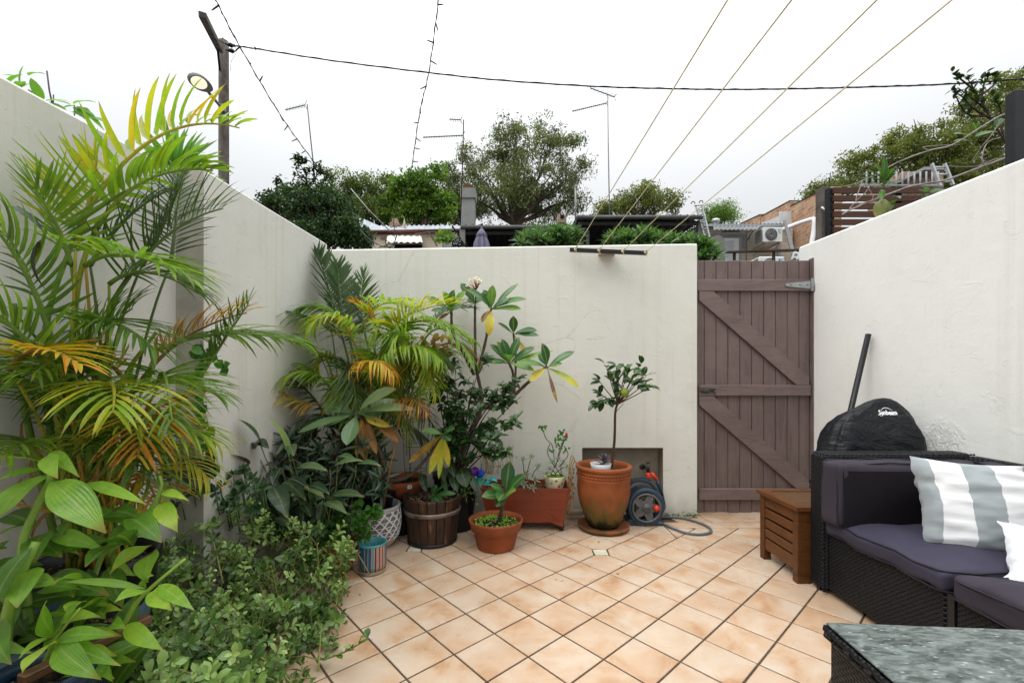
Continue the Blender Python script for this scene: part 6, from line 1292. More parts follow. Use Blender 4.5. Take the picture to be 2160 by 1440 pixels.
# --- dark veranda house
M['vgry']=simple('dark_grey_gutter',(.10,.10,.095),(.075,.075,.07),.45,6); M['post']=simple('olive_grey_post',(.22,.22,.19),(.17,.17,.145),.6,6)
vh=thing('veranda_house',W(1200,540,7.4),'house with a deep dark veranda under grey gutters behind the shrubs','house')
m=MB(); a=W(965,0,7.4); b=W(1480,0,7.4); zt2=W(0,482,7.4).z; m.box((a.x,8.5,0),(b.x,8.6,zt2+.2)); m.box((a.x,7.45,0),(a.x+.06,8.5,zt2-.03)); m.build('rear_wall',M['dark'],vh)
for (x0,x1,y0,y1,Y) in((972,1225,476,482,7.2),(1218,1482,455,462,7.1)):
    m=MB(); m.tube([W(x0,(y0+y1)/2,Y),W(x1,(y0+y1)/2+ (1 if x0<1000 else 0),Y)],.036,10); bx2(m,x0,x1,y0-1.5,y0+1,Y-.02,.05); m.build('gutter',M['vgry'],vh)
    m=MB(); bx2(m,x0+3,x1-6,y1+5,y1+12,Y+.12,.05); m.build('fascia',M['vgry'],vh)
    m=MB(); subq(m,W(x0,y0-1,Y),W(x1,y0-1,Y),W(x1,y0-1,Y)+V((0,1.6,.16)),W(x0,y0-1,Y)+V((0,1.6,.16)),200,2,lambda p:p+V((0,0,.014*math.sin(p.x*55)))); m.build('roof',M['vgry'],vh)
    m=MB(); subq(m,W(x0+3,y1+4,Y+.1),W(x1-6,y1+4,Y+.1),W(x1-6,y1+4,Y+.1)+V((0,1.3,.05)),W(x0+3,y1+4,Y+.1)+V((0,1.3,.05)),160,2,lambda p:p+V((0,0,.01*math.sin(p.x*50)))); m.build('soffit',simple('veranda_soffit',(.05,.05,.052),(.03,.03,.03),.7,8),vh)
for x in(976,1476):
    m=MB(); p=W(x,482 if x<1000 else 466,7.25); m.box((p.x-.045,7.2,0),(p.x+.045,7.29,p.z)); m.build('post',M['post'],vh)
m=MB(); bx2(m,1236,1243,430 if 0 else 484,520,7.3,.05); m.build('downpipe',M['vgry'],vh)
m=MB(); p=W(1450,470,7.4)
for i in range(9): x=p.x+i*.03; m.box((x,7.40,W(0,525,7.4).z),(x+.012,7.412,W(0,470,7.4).z))
for i in range(16): z=W(0,470,7.4).z-i*.03; m.box((p.x,7.414,z-.012),(p.x+.25,7.426,z))
m.build('lattice',M['vgry'],vh)
m=MB(); m.tube([W(1214,470,6.9),W(1214,393,6.9)],.014,8); m.box(W(1213,394,6.88),W(1218,391,6.92)); tag(m.build('grey_pipe',simple('dull_grey_pipe',(.33,.33,.32),(.26,.26,.25),.5)),'slim grey pipe standing up beside the oleander and gum tree','pipe')
um=thing('folded_parasol',W(1017,530,5.6),'folded lavender grey garden parasol showing over the back wall','parasol'); c=W(1016,530,5.6); m=MB()
def pf(a,z): return 1+.22*math.sin(a*8)*min(1,max(0,1-z/.36)+.3)
m.lathe(c,[(.085,-.5),(.10,0),(.085,.10),(.065,.17),(.058,.185),(.066,.19),(.05,.24),(.02,.285),(.004,.30)],64,0,pf); m.build('canopy',simple('lavender_canvas',(.19,.18,.25),(.13,.125,.18),.8,9,.2,60),um); m=MB(); m.tube([c+V((0,0,-1.6)),c+V((0,0,.345))],.012,8); m.ball(c+V((0,0,.345)),.02,5); m.build('pole',M['vgry'],um)
o=thing('lattice_screen',W(965,530,6.2),'slanting black pierced screen standing left of the parasol','screen'); m=MB(); P=[W(953,476,6.2),W(955,475,6.2),W(982,518,6.2),W(953,520,6.2)]; m.prism(P,(0,.03,0)); m.build('panel',M['dark'],o); m=MB()
for _ in range(46):
    u=random.random();v_=random.random()*u; x=954+v_*26; y=478+u*40
    if y>480+(x-954)*1.45: p=W(x,y,6.185); m.obox(p,(.014,.004,.012))
m.build('holes',M['conc'],o)
m=MB(); bx2(m,933,952,513,524,5.8,.15,0,.004); bb2=tag(m.build('window_box',M['gry']),'grey planter box on the wall line before the cream house','planter'); m=MB()
for _ in range(40): p=W(random.uniform(925,955),random.uniform(495,516),5.85); leaf(m,p,V((random.uniform(-1,1),-.4,random.uniform(-.2,1))),V((0,-1,.5)),.09,.05,P_OVAL,.4,.2,4,random.uniform(.2,.9))
tag(m.build('leafy_plant',M['tgreen'],origin=W(942,515,5.85)),'light green leaves sprouting from the grey planter box','plant')
# --- rear shed with air conditioner
M['pbk']=mat_brick('painted_brick',(.62,.57,.47),(.56,.52,.43),(.44,.40,.33),1.0,.25)
sh=thing('painted_outbuilding',W(1600,560,11.1),'cream painted brick outbuilding with corrugated roof and awning beyond the gate','building')
m=MB(); a=W(1486,0,11.1); b=W(1672,0,11.1); zt3=W(0,474,11.1).z; m.box((a.x,11.1,0),(b.x,13.5,zt3)); m.build('wall',M['pbk'],sh)
m=MB(); bx2(m,1488,1575,493,520,11.06,.028); m.build('lintel_shade',M['gry'],sh)
m=MB(); bx2(m,1528,1562,502,560,11.05,.05); m.build('door_frame',M['logo'],sh); m=MB()
for i in range(14): bx2(m,1530.5,1548,507+i*4,510.2+i*4,11.04,.02)
m.build('shutter',simple('white_louvre',(.68,.72,.75),(.6,.64,.67),.5),sh); m=MB(); bx2(m,1559,1564.5,500,560,11.04,.03); m.build('downpipe',M['conc'],sh)
m=MB(); subq(m,W(1480,472.5,10.95),W(1664,471.5,10.95),W(1664,470,10.95)+V((0,2.0,.24)),W(1480,471,10.95)+V((0,2.0,.24)),240,2,lambda p:p+V((0,0,.014*math.sin(p.x*62)))); m.build('roof',simple('weathered_sheet',(.22,.22,.22),(.12,.12,.12),.6,9),sh)
m=MB(); bx2(m,1480,1657,472.5,477,10.9,.04,0,.002); m.build('fascia',M['galv'],sh)
m=MB(); subq(m,W(1505,477,10.85),W(1605,477,10.85),W(1596,484,10.3)+V((0,0,.0)),W(1505,484,10.3),130,3,lambda p:p+V((0,0,.013*math.sin(p.x*62)))); m.build('awning',simple('grey_sheet_awning',(.13,.135,.14),(.08,.085,.09),.5,9),sh)
m=MB(); m.beam(W(1590,484,10.5),W(1577,506,11.05),.018,.018); m.beam(W(1577,490,11.05),W(1590,484,10.5),.018,.018); m.tube([W(1575,488,11.06),W(1575,560,11.06)],.009,6); m.build('brackets',M['vgry'],sh)
m=MB(); bx2(m,1523,1561,486,489.5,10.6,.04); m.build('strip_light',M['conc'],sh)
# roof ventilator
rv=thing('roof_ventilator',W(1509,471,12.0),'round silver spinning ventilator on the outbuilding roof','ventilator'); c=W(1509,472,12.0); m=MB()
m.tube([c+V((0,0,-.05)),c+V((0,0,.03))],.07,16); m.build('collar',M['galv'],rv); m=MB()
for k in range(22):
    a=k*2*math.pi/22; P=[]
    for i in range(9):
        t=i/8; z=.03+.10*t+.0; r=.115*math.sin(math.pi*(.12+.80*t))**.55; aa=a+.35*math.sin(t*3); P.append(c+V((r*math.cos(aa),r*math.sin(aa),z)))
    for i in range(8):
        p,q=P[i],P[i+1]; n=(p-c); n.z=0; n.normalize(); t_=V((-n.y,n.x,0))*.016; m.add([p-t_,p+t_+n*.006,q+t_+n*.006,q-t_],[(0,1,2,3)])
m.lathe(c,[(.085,.03),(.10,.08),(.085,.125),(.05,.14),(0,.145)],22); m.build('turbine',simple('bright_galvanised',(.62,.62,.6),(.5,.5,.48),.4,metal=.5),rv)
def ac(px0,px1,py0,py1,Y,label):
    o=thing('air_conditioner',W((px0+px1)/2,py1,Y),label,'air conditioner'); m=MB(); a=W(px0,py1,Y); b=W(px1,py0,Y); m.box((a.x,Y,a.z),(b.x,Y+.42,b.z),0,.012); m.build('casing',simple('white_casing',(.72,.73,.72),(.66,.67,.66),.5),o)
    c=W(px0+(px1-px0)*.41,(py0+py1)/2,Y); r=(b.z-a.z)*.42; m=MB(); m.tube([c+V((0,-.004,0)),c+V((0,.01,0))],r,36,1)
    for i in range(1,7): m.tube([c+V((math.cos(j*.2094)*r*i/6.2,-.008,math.sin(j*.2094)*r*i/6.2)) for j in range(30)],.0032,4,0,False,closed=True)
    for j in range(16): m.tube([c+V((math.cos(j*.3927)*r*.16,-.008,math.sin(j*.3927)*r*.16)),c+V((math.cos(j*.3927)*r,-.008,math.sin(j*.3927)*r))],.003,4)
    m.build('fan_grille',[M['conc'],simple('fan_shadow',(.10,.11,.11),None,.6)],o); m=MB()
    for i in range(10):
        z=a.z+(b.z-a.z)*(.08+.088*i); m.box((a.x-.004,Y+.04,z),(a.x+.004,Y+.38,z+.012))
    m.build('side_vents',M['vgry'],o); m=MB(); lx=a.x+(b.x-a.x)*.80; lz=b.z-(b.z-a.z)*.13
    m.box((lx-.02,Y-.004,lz-.075),(lx+.045,Y-.001,lz)); m.prism([(lx-.012,Y-.0045,lz-.012),(lx+.012,Y-.0045,lz-.026),(lx-.012,Y-.0045,lz-.045)],(0,-.002,0),1); m.box((lx-.002,Y-.0035,lz-.10),(lx+.05,Y-.001,lz-.088),2); m.build('maker_mark',[simple('pale_blue_label',(.40,.66,.74),None,.5),simple('navy_mark',(.02,.08,.16),None,.5),M['conc']],o); return o,a,b
o,a,b=ac(1610,1651,479,510,10.55,'white outdoor air conditioner on wall brackets beyond the gate')
for x in(a.x+.06,b.x-.06): m=MB(); m.beam((x,10.5,a.z-.012),(x,11.1,a.z-.012),.02,.02); m.beam((x,10.5,a.z-.01),(x,11.08,a.z-.2),.016,.016); m.build('bracket',M['sand'],o)
o,a,b=ac(1602,1655,541,575,6.9,'second white air conditioner just showing above the gate top'); 
for k_ in kids(o): pass
m=MB(); P=spline([W(1651,484,10.7),W(1680,473,10.6),W(1712,463,10.1),W(1718,466,10.0),W(1716,490,10.0),W(1711,520,10.0)],6); m.tube(P,[.05]*len(P),10); tag(m.build('white_duct',M['logo']),'white pipe running from the air conditioner to the brick wall and down','pipe')
m=MB(); m.tube(spline([W(1752,441,4.6),W(1744,446,4.7),W(1733,437,4.8),W(1730,440,6.0),W(1716,450,9.9),W(1716,463,10.0)],5),.009,6); tag(m.build('thin_conduit',M['logo']),'thin white conduit looping off the screen post onto the brick wall','pipe')
m=MB(); bx2(m,1641,1647,512,560,11.05,.05); tag(m.build('downpipe',M['conc']),'pale square downpipe under the air conditioner','pipe')
m=MB(); m.beam(W(1655,466,10.3),W(1676,545,6.6),.055,.04); tag(m.build('leaning_timber',M['blackm']),'dark timber prop leaning against the brick wall behind the air conditioner','timber')
# brick parapet walls (receding)
bw=thing('brick_wall',(7.4,11,0),'old orange brick party wall stepping down away from the screen','wall'); XB2=7.3
def Zx(px,py): Y=FPX*XB2/(px-CX); return (XB2,Y,CH-(py-CY)/FPX*Y)
m=MB(); top=[(1752,393),(1668,428)]
p=[Zx(1752,393),Zx(1667,436)]; m.prism([(XB2,p[0][1],0),(XB2,p[1][1],0),p[1],p[0]],(.25,0,0)); 
q=[Zx(1667,424),Zx(1605,457)]; m.prism([(XB2+.0,q[0][1]+.003,0),(XB2,q[1][1],0),(XB2,q[1][1],q[1][2]),(XB2,q[0][1]+.003,q[0][2])],(.25,0,0)); q2=[Zx(1604,453),Zx(1560,473)]; m.prism([(XB2,q2[0][1]+.003,0),(XB2,q2[1][1],0),(XB2,q2[1][1],q2[1][2]),(XB2,q2[0][1]+.003,q2[0][2])],(.25,0,0))
m.build('brickwork',M['brk'],bw)
m=MB()
for (a,b) in((p[0],p[1]),(q[0],q[1]),(q2[0],q2[1])): m.beam((XB2+.12,a[1]+.004,a[2]+.012),(XB2+.12,b[1]-.004,b[2]+.012),.27,.02)
m.build('dark_coping',simple('mossy_coping',(.06,.045,.035),(.03,.025,.02),.9,9,.5),bw)
m=MB(); s1=Zx(1670,446); s2=Zx(1600,474); m.prism([(XB2-.03,s1[1],3.5),(XB2-.03,s2[1],3.5),(XB2-.03,s2[1],s2[2]),(XB2-.03,s1[1],s1[2])],(.029,0,0)); m.prism([(XB2-.03,s1[1],3.5),(XB2-.03,s1[1],s1[2]),(XB2-.3,s1[1],s1[2]),(XB2-.3,s1[1],3.5)],(0,.05,0)); m.build('flashing',simple('white_render_patch',(.62,.64,.65),(.5,.52,.54),.7,4),bw)
# rounded pillar, hand rail, ladders
m=MB(); a=W(1498,0,5.4);b=W(1530,0,5.4); P=[(a.x,5.4,.0)]+[((a.x+b.x)/2-(b.x-a.x)/2*math.cos(math.pi*i/14),5.4,W(0,512,5.4).z+(b.x-a.x)/2*math.sin(math.pi*i/14)) for i in range(15)]+[(b.x,5.4,0)]; m.prism(P[::-1],(0,.6,0)); tag(m.build('rounded_pillar',M['post']),'olive cream pillar with a rounded top behind the gate','pillar')
hr2=thing('hand_rail',W(1610,545,4.4),'dark weathered timber hand rail crossing above the gate','railing'); m=MB(); m.beam(W(1531,532,4.4),W(1687,527.5,4.4),.03,.018); m.build('rail',M['citb'],hr2)
for x in(1549,1632): m=MB(); m.beam(W(x,532,4.42),W(x,532,4.42)-V((0,0,1)),.022,.022); m.build('post',M['citb'],hr2)
def ladder(a0,a1,b0,b1,n,label,r=.012,mat='logo'):
    o=thing('ladder',a0,label,'ladder')
    for p,q in((a0,a1),(b0,b1)): m=MB(); m.beam(p,q,r*2.4,r*1.6); m.build('side_rail',M[mat],o)
    for i in range(n): t=(i+.5)/n; m=MB(); m.tube([a0.lerp(a1,t),b0.lerp(b1,t)],r*.8,6); m.build('rung',M[mat],o)
    return o
M['alu']=simple('white_aluminium',(.62,.64,.66),(.5,.52,.54),.45,metal=.3)
lo=ladder(W(1497,503,7.0),W(1481,435,7.0),W(1487,503,7.2),W(1468,435,7.2),5,'white ladder with roof hooks standing against the veranda roof',.013,'alu')
m=MB()
for (x,y) in((1462,430),(1479,428)): c=W(x,y,7.05); m.tube([c+V((math.cos(i*.35)*.03,0,math.sin(i*.35)*.038)) for i in range(10)],.008,6)
m.tube([W(1464,434,7.1),W(1480,433,7.05)],.008,6); m.build('roof_hook',M['vgry'],lo)
ladder(W(1672,548,4.1),W(1678,531,4.1),W(1683,548,4.0),W(1689,530,4.0),2,'pale ladder top peeking between the gate and the right wall',.012,'alu')
# slatted screen beyond right wall
M['slat']=mat_wood('stained_slat',(.085,.035,.018),(.035,.015,.009),.4,(1,9,9),1.5)
sl=thing('slatted_screen',(3.9,4.5,0),'dark stained horizontal slat screen rising behind the right wall','fence'); x0=W(1757,0,4.5).x
for i in range(7):
    z=W(0,398,4.5).z-i*.0825; m=MB(); m.beam((x0,4.5,z-.02),(x0+ (1.75 if i==0 else 1.6),4.5,z-.02),.02,.058,(0,0,1)); m.build('slat',M['slat'],sl)
for (x,wd_) in((x0-.005,.05),(x0+.7,.05),(x0+1.6,.05)): m=MB(); m.box((x-.03,4.515,0),(x+.03,4.57,W(0,395,4.5).z)); m.build('post',M['blackm'],sl)
m=MB(); a=W(1733,0,4.75); b=W(1752,0,4.75); m.box((a.x,4.75,0),(b.x,4.85,W(0,394,4.75).z),0,.005); tag(m.build('weathered_post',M['pole']),'weathered timber post between the brick wall and the slatted screen','post')
m=MB(); a=W(2141,0,2.62); m.box((a.x,2.62,0),(a.x+.12,2.676,W(0,189,2.62).z),0,.003); tag(m.build('steel_post',M['blackm']),'thick square black post above the right wall at the right edge','post')
# balcony behind
bh=thing('balcony_house',W(1930,395,10),'brick upper storey with a pale balustrade glimpsed over the slatted screen','building'); m=MB(); bx2(m,1905,1990,362,420,10,1.0); m.build('wall',M['pkb'],bh); m=MB(); m.prism([W(1908,372,9.7),W(1950,352,9.7),W(1998,352,9.7),W(1998,358,9.7),W(1950,358,9.7),W(1910,378,9.7)],(0,.8,0)); m.build('eave',M['conc'],bh)
for i in range(13): m=MB(); x=1828+i*12.6; m.tube([W(x,400,9.4),W(x,362,9.4)],.018,5); m.build('baluster',M['conc'],bh)
m=MB(); bx2(m,1820,1990,389,392,9.38,.04); m.build('bottom_rail',M['conc'],bh)
ladder(W(1983,392,8.4),W(1965,345,8.4),W(2010,390,8.4),W(1992,345,8.4),3,'white ladder leaning beyond the slatted screen near the balcony',.022,'alu')
# fruiting vine / branches over right wall
random.seed(202)
M['twig']=simple('pale_twig',(.36,.32,.29),(.22,.19,.17),.7,20)
fv=thing('fruiting_branch',W(2000,430,3.0),'pale bare branches with big glossy leaves and one hanging fruit above the right wall','branch'); m=MB()
for P,r in(([(2200,300,2.75),(2080,350,2.9),(2000,378,3.0),(1930,392,3.05),(1870,410,3.1),(1800,440,3.1),(1775,450,3.1)],.009),([(2180,225,2.75),(2100,250,2.8),(2020,300,2.9),(1960,318,3.0),(1905,337,3.05),(1880,350,3.1),(1860,365,3.1),(1780,395,3.1)],.006),([(2160,230,2.7),(2110,262,2.85),(2080,300,2.9),(2045,345,3.0)],.005),([(1960,318,3.0),(1950,310,3.0),(2025,305,2.95)],.004),([(1820,380,3.1),(1812,400,3.1),(1806,425,3.1),(1825,428,3.1),(1840,415,3.1),(1830,395,3.1),(1818,382,3.1)],.004),([(1860,410,3.1),(1830,425,3.1),(1795,440,3.1),(1800,430,3.1),(1830,400,3.1)],.004),([(2080,350,2.9),(2072,330,2.9),(2085,300,2.9),(2110,290,2.9)],.005),([(2200,340,2.8),(2110,335,2.9),(2060,352,2.95),(2000,350,3.0)],.004)):
    Q=spline([W(*p) for p in P],6); Q=[q+V((mn.noise(q*9),0,mn.noise(q*9+V((4,0,0)))))*.012 for q in Q]; m.tube(Q,[r*(1-.5*i/len(Q)) for i in range(len(Q))],6)
m.build('branches',M['twig'],fv)
M['mgl']=mat_leaf('glossy_vine_leaf',G((0,(.02,.06,.02)),(.6,(.06,.15,.03)),(1,(.16,.3,.04))),.35,.25,rib=.4,tipf=.1)
for (a,b,w_,r) in(((1862,372),(1862,330),.05,.3),((1860,375),(1840,345),.045,.5),((1862,380),(1822,360),.05,.2),((1862,385),(1815,378),.045,.4),((1866,385),(1885,355),.05,.3),((1866,385),(1895,348),.04,.2),((1862,392),(1828,392),.04,.6),((1862,395),(1880,375),.04,.5),((1860,400),(1856,425),.04,.6),((1862,385),(1895,392),.04,.1),((1870,392),(1905,385),.045,.3),((1848,378),(1818,370),.04,.1),
 ((2045,290),(2010,285),.06,.5),((2048,285),(2085,265),.055,.4),((2050,300),(2010,300),.055,.6),((2055,290),(2105,280),.055,.5),((2060,282),(2050,262),.055,.3),((2100,268),(2112,250),.05,.2),((2140,280),(2122,290),.045,.4),((2170,262),(2140,258),.04,.6),
 ((1960,410),(1935,402),.05,.3),((1962,408),(1985,398),.05,.4),((1958,412),(1945,425),.05,.3),((1965,410),(2000,402),.045,.5),((1955,405),(1945,395),.04,.6),((1885,415),(1898,420),.04,.5),((1882,428),(1872,450),.03,.7),((1880,430),(1890,422),.03,.5)):
    m=MB(); leafto(m,W(*a,3.0),W(*b,2.96+random.uniform(-.06,.06)),w_,P_OVAL,.12,.3,8,r,0,(0,-.6,.8)); m.build('leaf',M['mgl'],fv)
m=MB(); vs=[]; c=W(1860,441,3.0); m.ball(c,.052,14,0,(.92,.92,1.25),.04); 
M['mango']=NT('green_gold_fruit'); q_=M['mango']; nz_n=q_.noise(q_.co(),7,4); spx=q_.n('ShaderNodeSeparateXYZ'); q_.l(q_.co(),spx.inputs[0]); M['mango']=q_.fin(q_.ramp(nz_n,[(.35,(.08,.13,.03)),(.5,(.16,.17,.04)),(.7,(.36,.24,.07))]),.45,None,.4)
m.build('fruit',M['mango'],fv); m=MB(); m.tube([W(1862,400,3.0),W(1864,415,3.0),c+V((0,0,.06))],.003,5); m.build('fruit_stalk',M['twig'],fv)
mg=thing('camellia_branch',W(2110,300,4.2),'dark leaved branch silhouetted against the sky near the right edge','branch'); m=MB(); lm=MB()
for P in([(2140,330),(2115,290),(2090,250),(2070,215),(2050,180),(2035,160)],[(2090,250),(2055,230),(2030,205),(2010,190)],[(2070,215),(2075,180),(2080,155)],[(2070,200),(2095,180),(2100,155)],[(2055,190),(2030,170),(2010,155)],[(2090,245),(2040,240),(2012,195)],[(2085,235),(2060,215),(2020,185)],[(2115,290),(2110,230),(2095,205)]):
    Q=spline([W(x,y,4.2) for x,y in P],5); m.tube(Q,[.011-.008*i/len(Q) for i in range(len(Q))],5)
    for q in Q[len(Q)//2:]:
        for _ in range(2): leaf(lm,q+V((random.uniform(-.03,.03),0,random.uniform(-.02,.02))),V((random.uniform(-1,1),random.uniform(-1,.3),random.uniform(-.5,1))),V((0,0,1)),.062,.032,P_OVAL,.5,.3,4,random.random()*.5)
m.build('twigs',M['citb'],mg); lm.build('leaves',M['tdark'],mg)
# --- power pole, lamp, cable
up=thing('utility_pole',W(473,800,11)*1,'weathered timber power pole rising behind the far side wall','power pole'); PY=11.0; r0=9.5/FPX*PY
m=MB(); t=W(472,88,PY); b=V((t.x,PY,0)); n_=16; m.tube([b.lerp(t,i/12) for i in range(13)],[r0*(1.12-.12*i/12) for i in range(13)],n_)
for k in range(5): a=k*1.25; m.tube([t+V((math.cos(a)*r0*.6,math.sin(a)*r0*.6,-.02)),t+V((math.cos(a)*r0*.5,math.sin(a)*r0*.5,.03+.03*(k%3)))],[r0*.4,.01],5)
m.build('pole',M['pole'],up)
m=MB(); m.beam(W(427,32,PY-2.2),W(464,106,PY-.2),.14,.12,(0,0,1),0,.01); m.build('crossarm',M['pole'],up)
m=MB(); m.beam(W(457,84,PY-.5),W(464,150,PY-.13),.05,.02); m.build('brace',M['blackm'],up)
for (x,y) in((484,95),(486,107)):
    m=MB(); m.tube([W(476,y-2,PY-.15),W(x+4,y+1,PY-.2)],[.02,.055],10); m.tube([W(x+4,y+1,PY-.2),W(x+8,y+1,PY-.2)],[.05,.03],8); m.build('insulator',M['blackm'],up)
m=MB(); m.tube(spline([W(461,84,PY-.3),W(470,90,PY-.25),W(488,96,PY-.2)],5),.012,5); m.tube(spline([W(496,98,PY-.2),W(498,112,PY-.2),W(488,130,PY-.2),W(486,150,PY-.13)],5),.006,4); m.build('fittings',M['blackm'],up)
sl2=thing('street_lamp',W(467,225,PY-.15),'grey street lamp switched on, reaching left from the power pole','street lamp')
a=W(398,160,PY-1.6); b=W(447,190,PY-1.0); m=MB(); d=(b-a).normalized(); L_=(b-a).length; u_=V((-.35,.75,.6)); u_=(u_-d*u_.dot(d)).normalized(); sd_=d.cross(u_)
def lh(t,wd_,h): return a+d*L_*t+sd_*wd_+u_*h
vs=[];N_=20
for lev,(sc,h) in enumerate(((.92,-.05),(1,-.03),(1,.03),(.7,.10))):
    for i in range(N_):
        an=2*math.pi*i/N_; tt=.5+.5*math.cos(an)*sc; ww=.17*sc*math.sin(an)*(1-.25*tt**2); vs.append(lh(tt,ww,h))
m.add(vs,[(l*N_+i,l*N_+(i+1)%N_,(l+1)*N_+(i+1)%N_,(l+1)*N_+i) for l in range(3) for i in range(N_)]+[tuple(range(N_))[::-1],tuple(range(3*N_,4*N_))],0,None,False); m.build('lamp_head',M['gry'],sl2)
m=MB(); vs=[]
for i in range(N_): an=2*math.pi*i/N_; vs.append(lh(.36+.33*math.cos(an),.125*math.sin(an),-.056))
for i in range(N_): an=2*math.pi*i/N_; vs.append(lh(.36+.25*math.cos(an),.09*math.sin(an),-.085))
m.add(vs,[(i,(i+1)%N_,N_+(i+1)%N_,N_+i) for i in range(N_)]+[tuple(range(N_,2*N_))]); q_=NT('lit_lens'); q_.b.inputs['Emission Color'].default_value=(1,.9,.66,1); q_.b.inputs['Emission Strength'].default_value=.75; m.build('lens',q_.fin((.6,.55,.42),.3),sl2)
m=MB(); m.tube([b-d*.1,W(440,195,PY-1.0),W(466,226,PY-.15)],.035,8); m.build('arm',M['gry'],sl2); m=MB(); bx2(m,464,474,219,234,PY-.17,.06); m.build('bracket',M['conc'],sl2)
m=MB(); P=spline([W(x,y,11-.0012*(x-490)) for x,y in((488,96),(540,103),(700,128),(900,153),(1050,169),(1245,182),(1400,187),(1540,189),(1700,187),(1850,183),(1990,178),(2160,166),(2400,140))],14)
m.tube(P,.016,5); P2=[p+V((0,.014*math.sin(i*1.2),.010*math.cos(i*1.2))) for i,p in enumerate(P)]; m.tube(P2,.012,5); m.box(W(536,99,10.9),W(541,106,10.95)); m.box(W(491,93,10.95),W(497,100,11)); tag(m.build('power_cable',M['blackm'],origin=W(1245,182,10)),'thick twisted overhead power cable running from the pole across the sky','cable')
# --- antennas
def antenna(mast,booms,label,Y,r=.013,mat='vgry'):
    o=thing('tv_antenna',W(mast[-1][0],mast[-1][1],Y),label,'antenna'); m=MB(); m.tube([W(x,y,Y) for x,y in mast],r,7); m.build('mast',M[mat],o)
    for (x0,y0,x1,y1,n,l,vert) in booms:
        m=MB(); a=W(x0,y0,Y); b=W(x1,y1,Y-.25); m.beam(a,b,.016,.016); d=(b-a).normalized(); s_=d.cross(V((0,0,1))).normalized(); u_=V((0,0,1))
        for i in range(n): p=a.lerp(b,(i+.5)/n); e=(s_*.9+u_*.35).normalized() if not vert else (u_*.95+s_*.3).normalized(); m.tube([p-e*l*(1-.4*i/n),p+e*l*(1-.4*i/n)],.0045,4)
        for sg in(-1,1): m.tube([a+u_*.0,a-d*.05+u_*sg*.09],.007,4)
        m.build('boom',M['vgry'],o)
antenna([(648,220),(655,290),(668,410),(672,480)],[(643,222,602,232,13,.07,1)],'slim television antenna leaning over the dark shrub on the left',9,.012)
antenna([(978,253),(976,330),(971,480)],[(972,253,948,252,5,.09,1),(976,286,892,290,16,.05,1)],'double television antenna on a rusty mast beside the grey chimney',9.3,.012,'citb')
antenna([(1282,198),(1283,300),(1286,470)],[(1296,205,1245,186,6,.20,0),(1279,218,1207,235,17,.05,1)],'tall television antenna on a pale mast above the veranda roof',9.6,.013,'conc')
m=MB(); m.tube([W(112,228,5.5),W(104,190,5.5),W(99,150,5.5)],.009,5); m.tube([W(112,228,5.5),W(113,200,5.5)],.007,5); tag(m.build('purple_shoots',simple('purple_stem',(.12,.06,.09),None,.7),origin=W(112,240,5.5)),'two thin purple shoots rising above the near left wall','plant shoot')
# --- festoon lights
def festoon(P,label,n,seed):
    rg=random.Random(seed); Q=spline([W(*p) for p in P],12); o=thing('string_lights',Q[0],label,'string lights'); m=MB(); m.tube(Q,.0024,5); m.tube([q+V((.004*math.sin(i*1.4),0,.004*math.cos(i*1.4))) for i,q in enumerate(Q)],.002,4); m.build('cable',M['blackm'],o)
    L=[0]
    for i in range(1,len(Q)): L.append(L[-1]+(Q[i]-Q[i-1]).length)
    for k in range(n):
        s_=L[-1]*(k+.5)/n; i=max(j for j in range(len(L)) if L[j]<=s_); p=Q[i]; d=V((rg.uniform(-1,1),rg.uniform(-.6,.6),rg.uniform(-.9,.3))).normalized()*.042; m=MB(); m.tube([p,p+d*.6,p+d],[.0042,.0038,.0022],6); m.build('bulb',M['blackm'],o)
festoon([(430,-50,1.9),(455,0,2.05),(500,88,2.3),(580,225,2.8),(640,312,3.25),(690,372,3.6),(735,400,3.9)],'string of unlit fairy lights sloping down past the power pole',15,1)
festoon([(932,-60,2.0),(925,0,2.2),(905,150,2.6),(885,240,2.95),(868,355,3.3),(858,400,3.42),(838,440,3.45),(830,470,3.45),(836,500,3.45),(826,516,3.45)],'string of unlit fairy lights hanging straight down to the back wall',20,2)
festoon([(826,516,3.45),(812,505,3.46),(820,522,3.44),(838,510,3.45),(825,520,3.46),(805,519,3.46),(780,505,3.5),(760,485,3.6)],'tangled end of fairy lights bunched on top of the back wall',14,3)
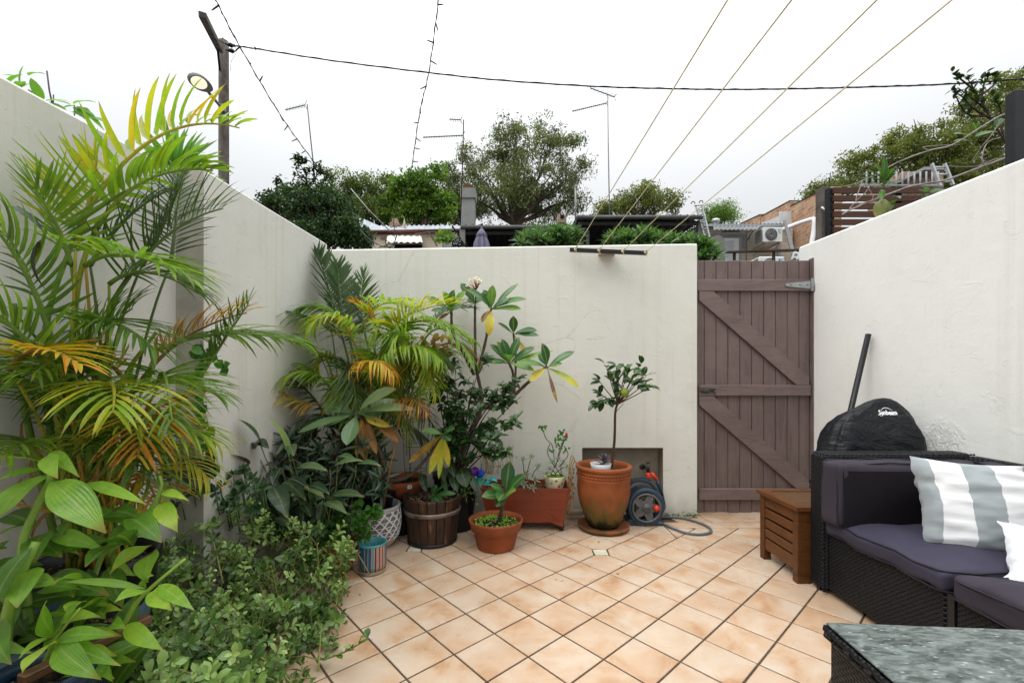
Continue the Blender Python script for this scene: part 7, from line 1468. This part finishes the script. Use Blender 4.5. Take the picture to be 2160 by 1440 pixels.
m=MB(); m.tube([W(740,398,8),W(775,440,8),W(822,487,8)],.010,5); tag(m.build('guy_wire',M['conc']),'thin pale wire stretched down to the cream house roof','wire')
# --- yucca and plants over the left walls
random.seed(300)
yc=thing('yucca',W(372,385,2.35),'spiky sword leaved yucca standing up behind the step in the left walls','yucca')
for k in range(30):
    a=random.uniform(-15,195); e=R(a); l=random.uniform(85,118)*(1 if 20<a<160 else .95); c=W(374,366,2.35); q=W(374+math.cos(e)*l*.95,366-math.sin(e)*l*1.0+ (25 if a<15 or a>165 else 0),2.35+random.uniform(-.2,.25)); m=MB(); leafto(m,c,q,.042,P_STR,.04,.35,6,random.uniform(.1,1),0,(0,-.9,.4)); m.build('leaf',M['yuc'],yc)
m=MB(); m.tube([(W(374,366,2.35).x,2.35,0),W(374,368,2.35)],.04,10); m.build('trunk',M['trunk'],yc)
nl=thing('neighbour_shrub',W(60,190,1.9),'yellow green leaves poking over the top of the near left wall','shrub'); m=MB()
for (x,y) in((45,185),(15,178),(90,215),(75,200)):
    for _ in range(3): c=W(x,y,1.75); leaf(m,c,V((random.uniform(-1,1),random.uniform(-.5,.5),random.uniform(-.2,.9))),V((0,-.6,1)),.085,.035,P_OVAL,.5,.2,6,random.uniform(.5,1))
for (a,b) in(((60,160),(98,160)),((40,164),(5,160)),((155,220),(205,220)),((150,222),(115,214)),((160,224),(130,232)),((160,226),(180,254)),((162,224),(222,280)),((150,236),(185,256)),((165,228),(195,245)),((185,250),(232,266)),((120,240),(160,256))): leafto(m,W(*a,1.85),W(*b,1.82),.03,P_LAN,.12,.3,7,random.uniform(.4,1),0,(0,-.6,.9))
m.tube([W(30,230,1.8),W(38,195,1.8),W(30,175,1.8)],.003,4); m.tube([W(157,250,1.85),W(157,222,1.85)],.003,4); m.tube([W(95,240,1.8),W(85,205,1.8),W(60,190,1.8)],.003,4)
m.build('leaves',M['yuc'],nl)
# ----------------------------------------------------------------
for o in bpy.data.objects:
    if '_o' in o: del o['_o']
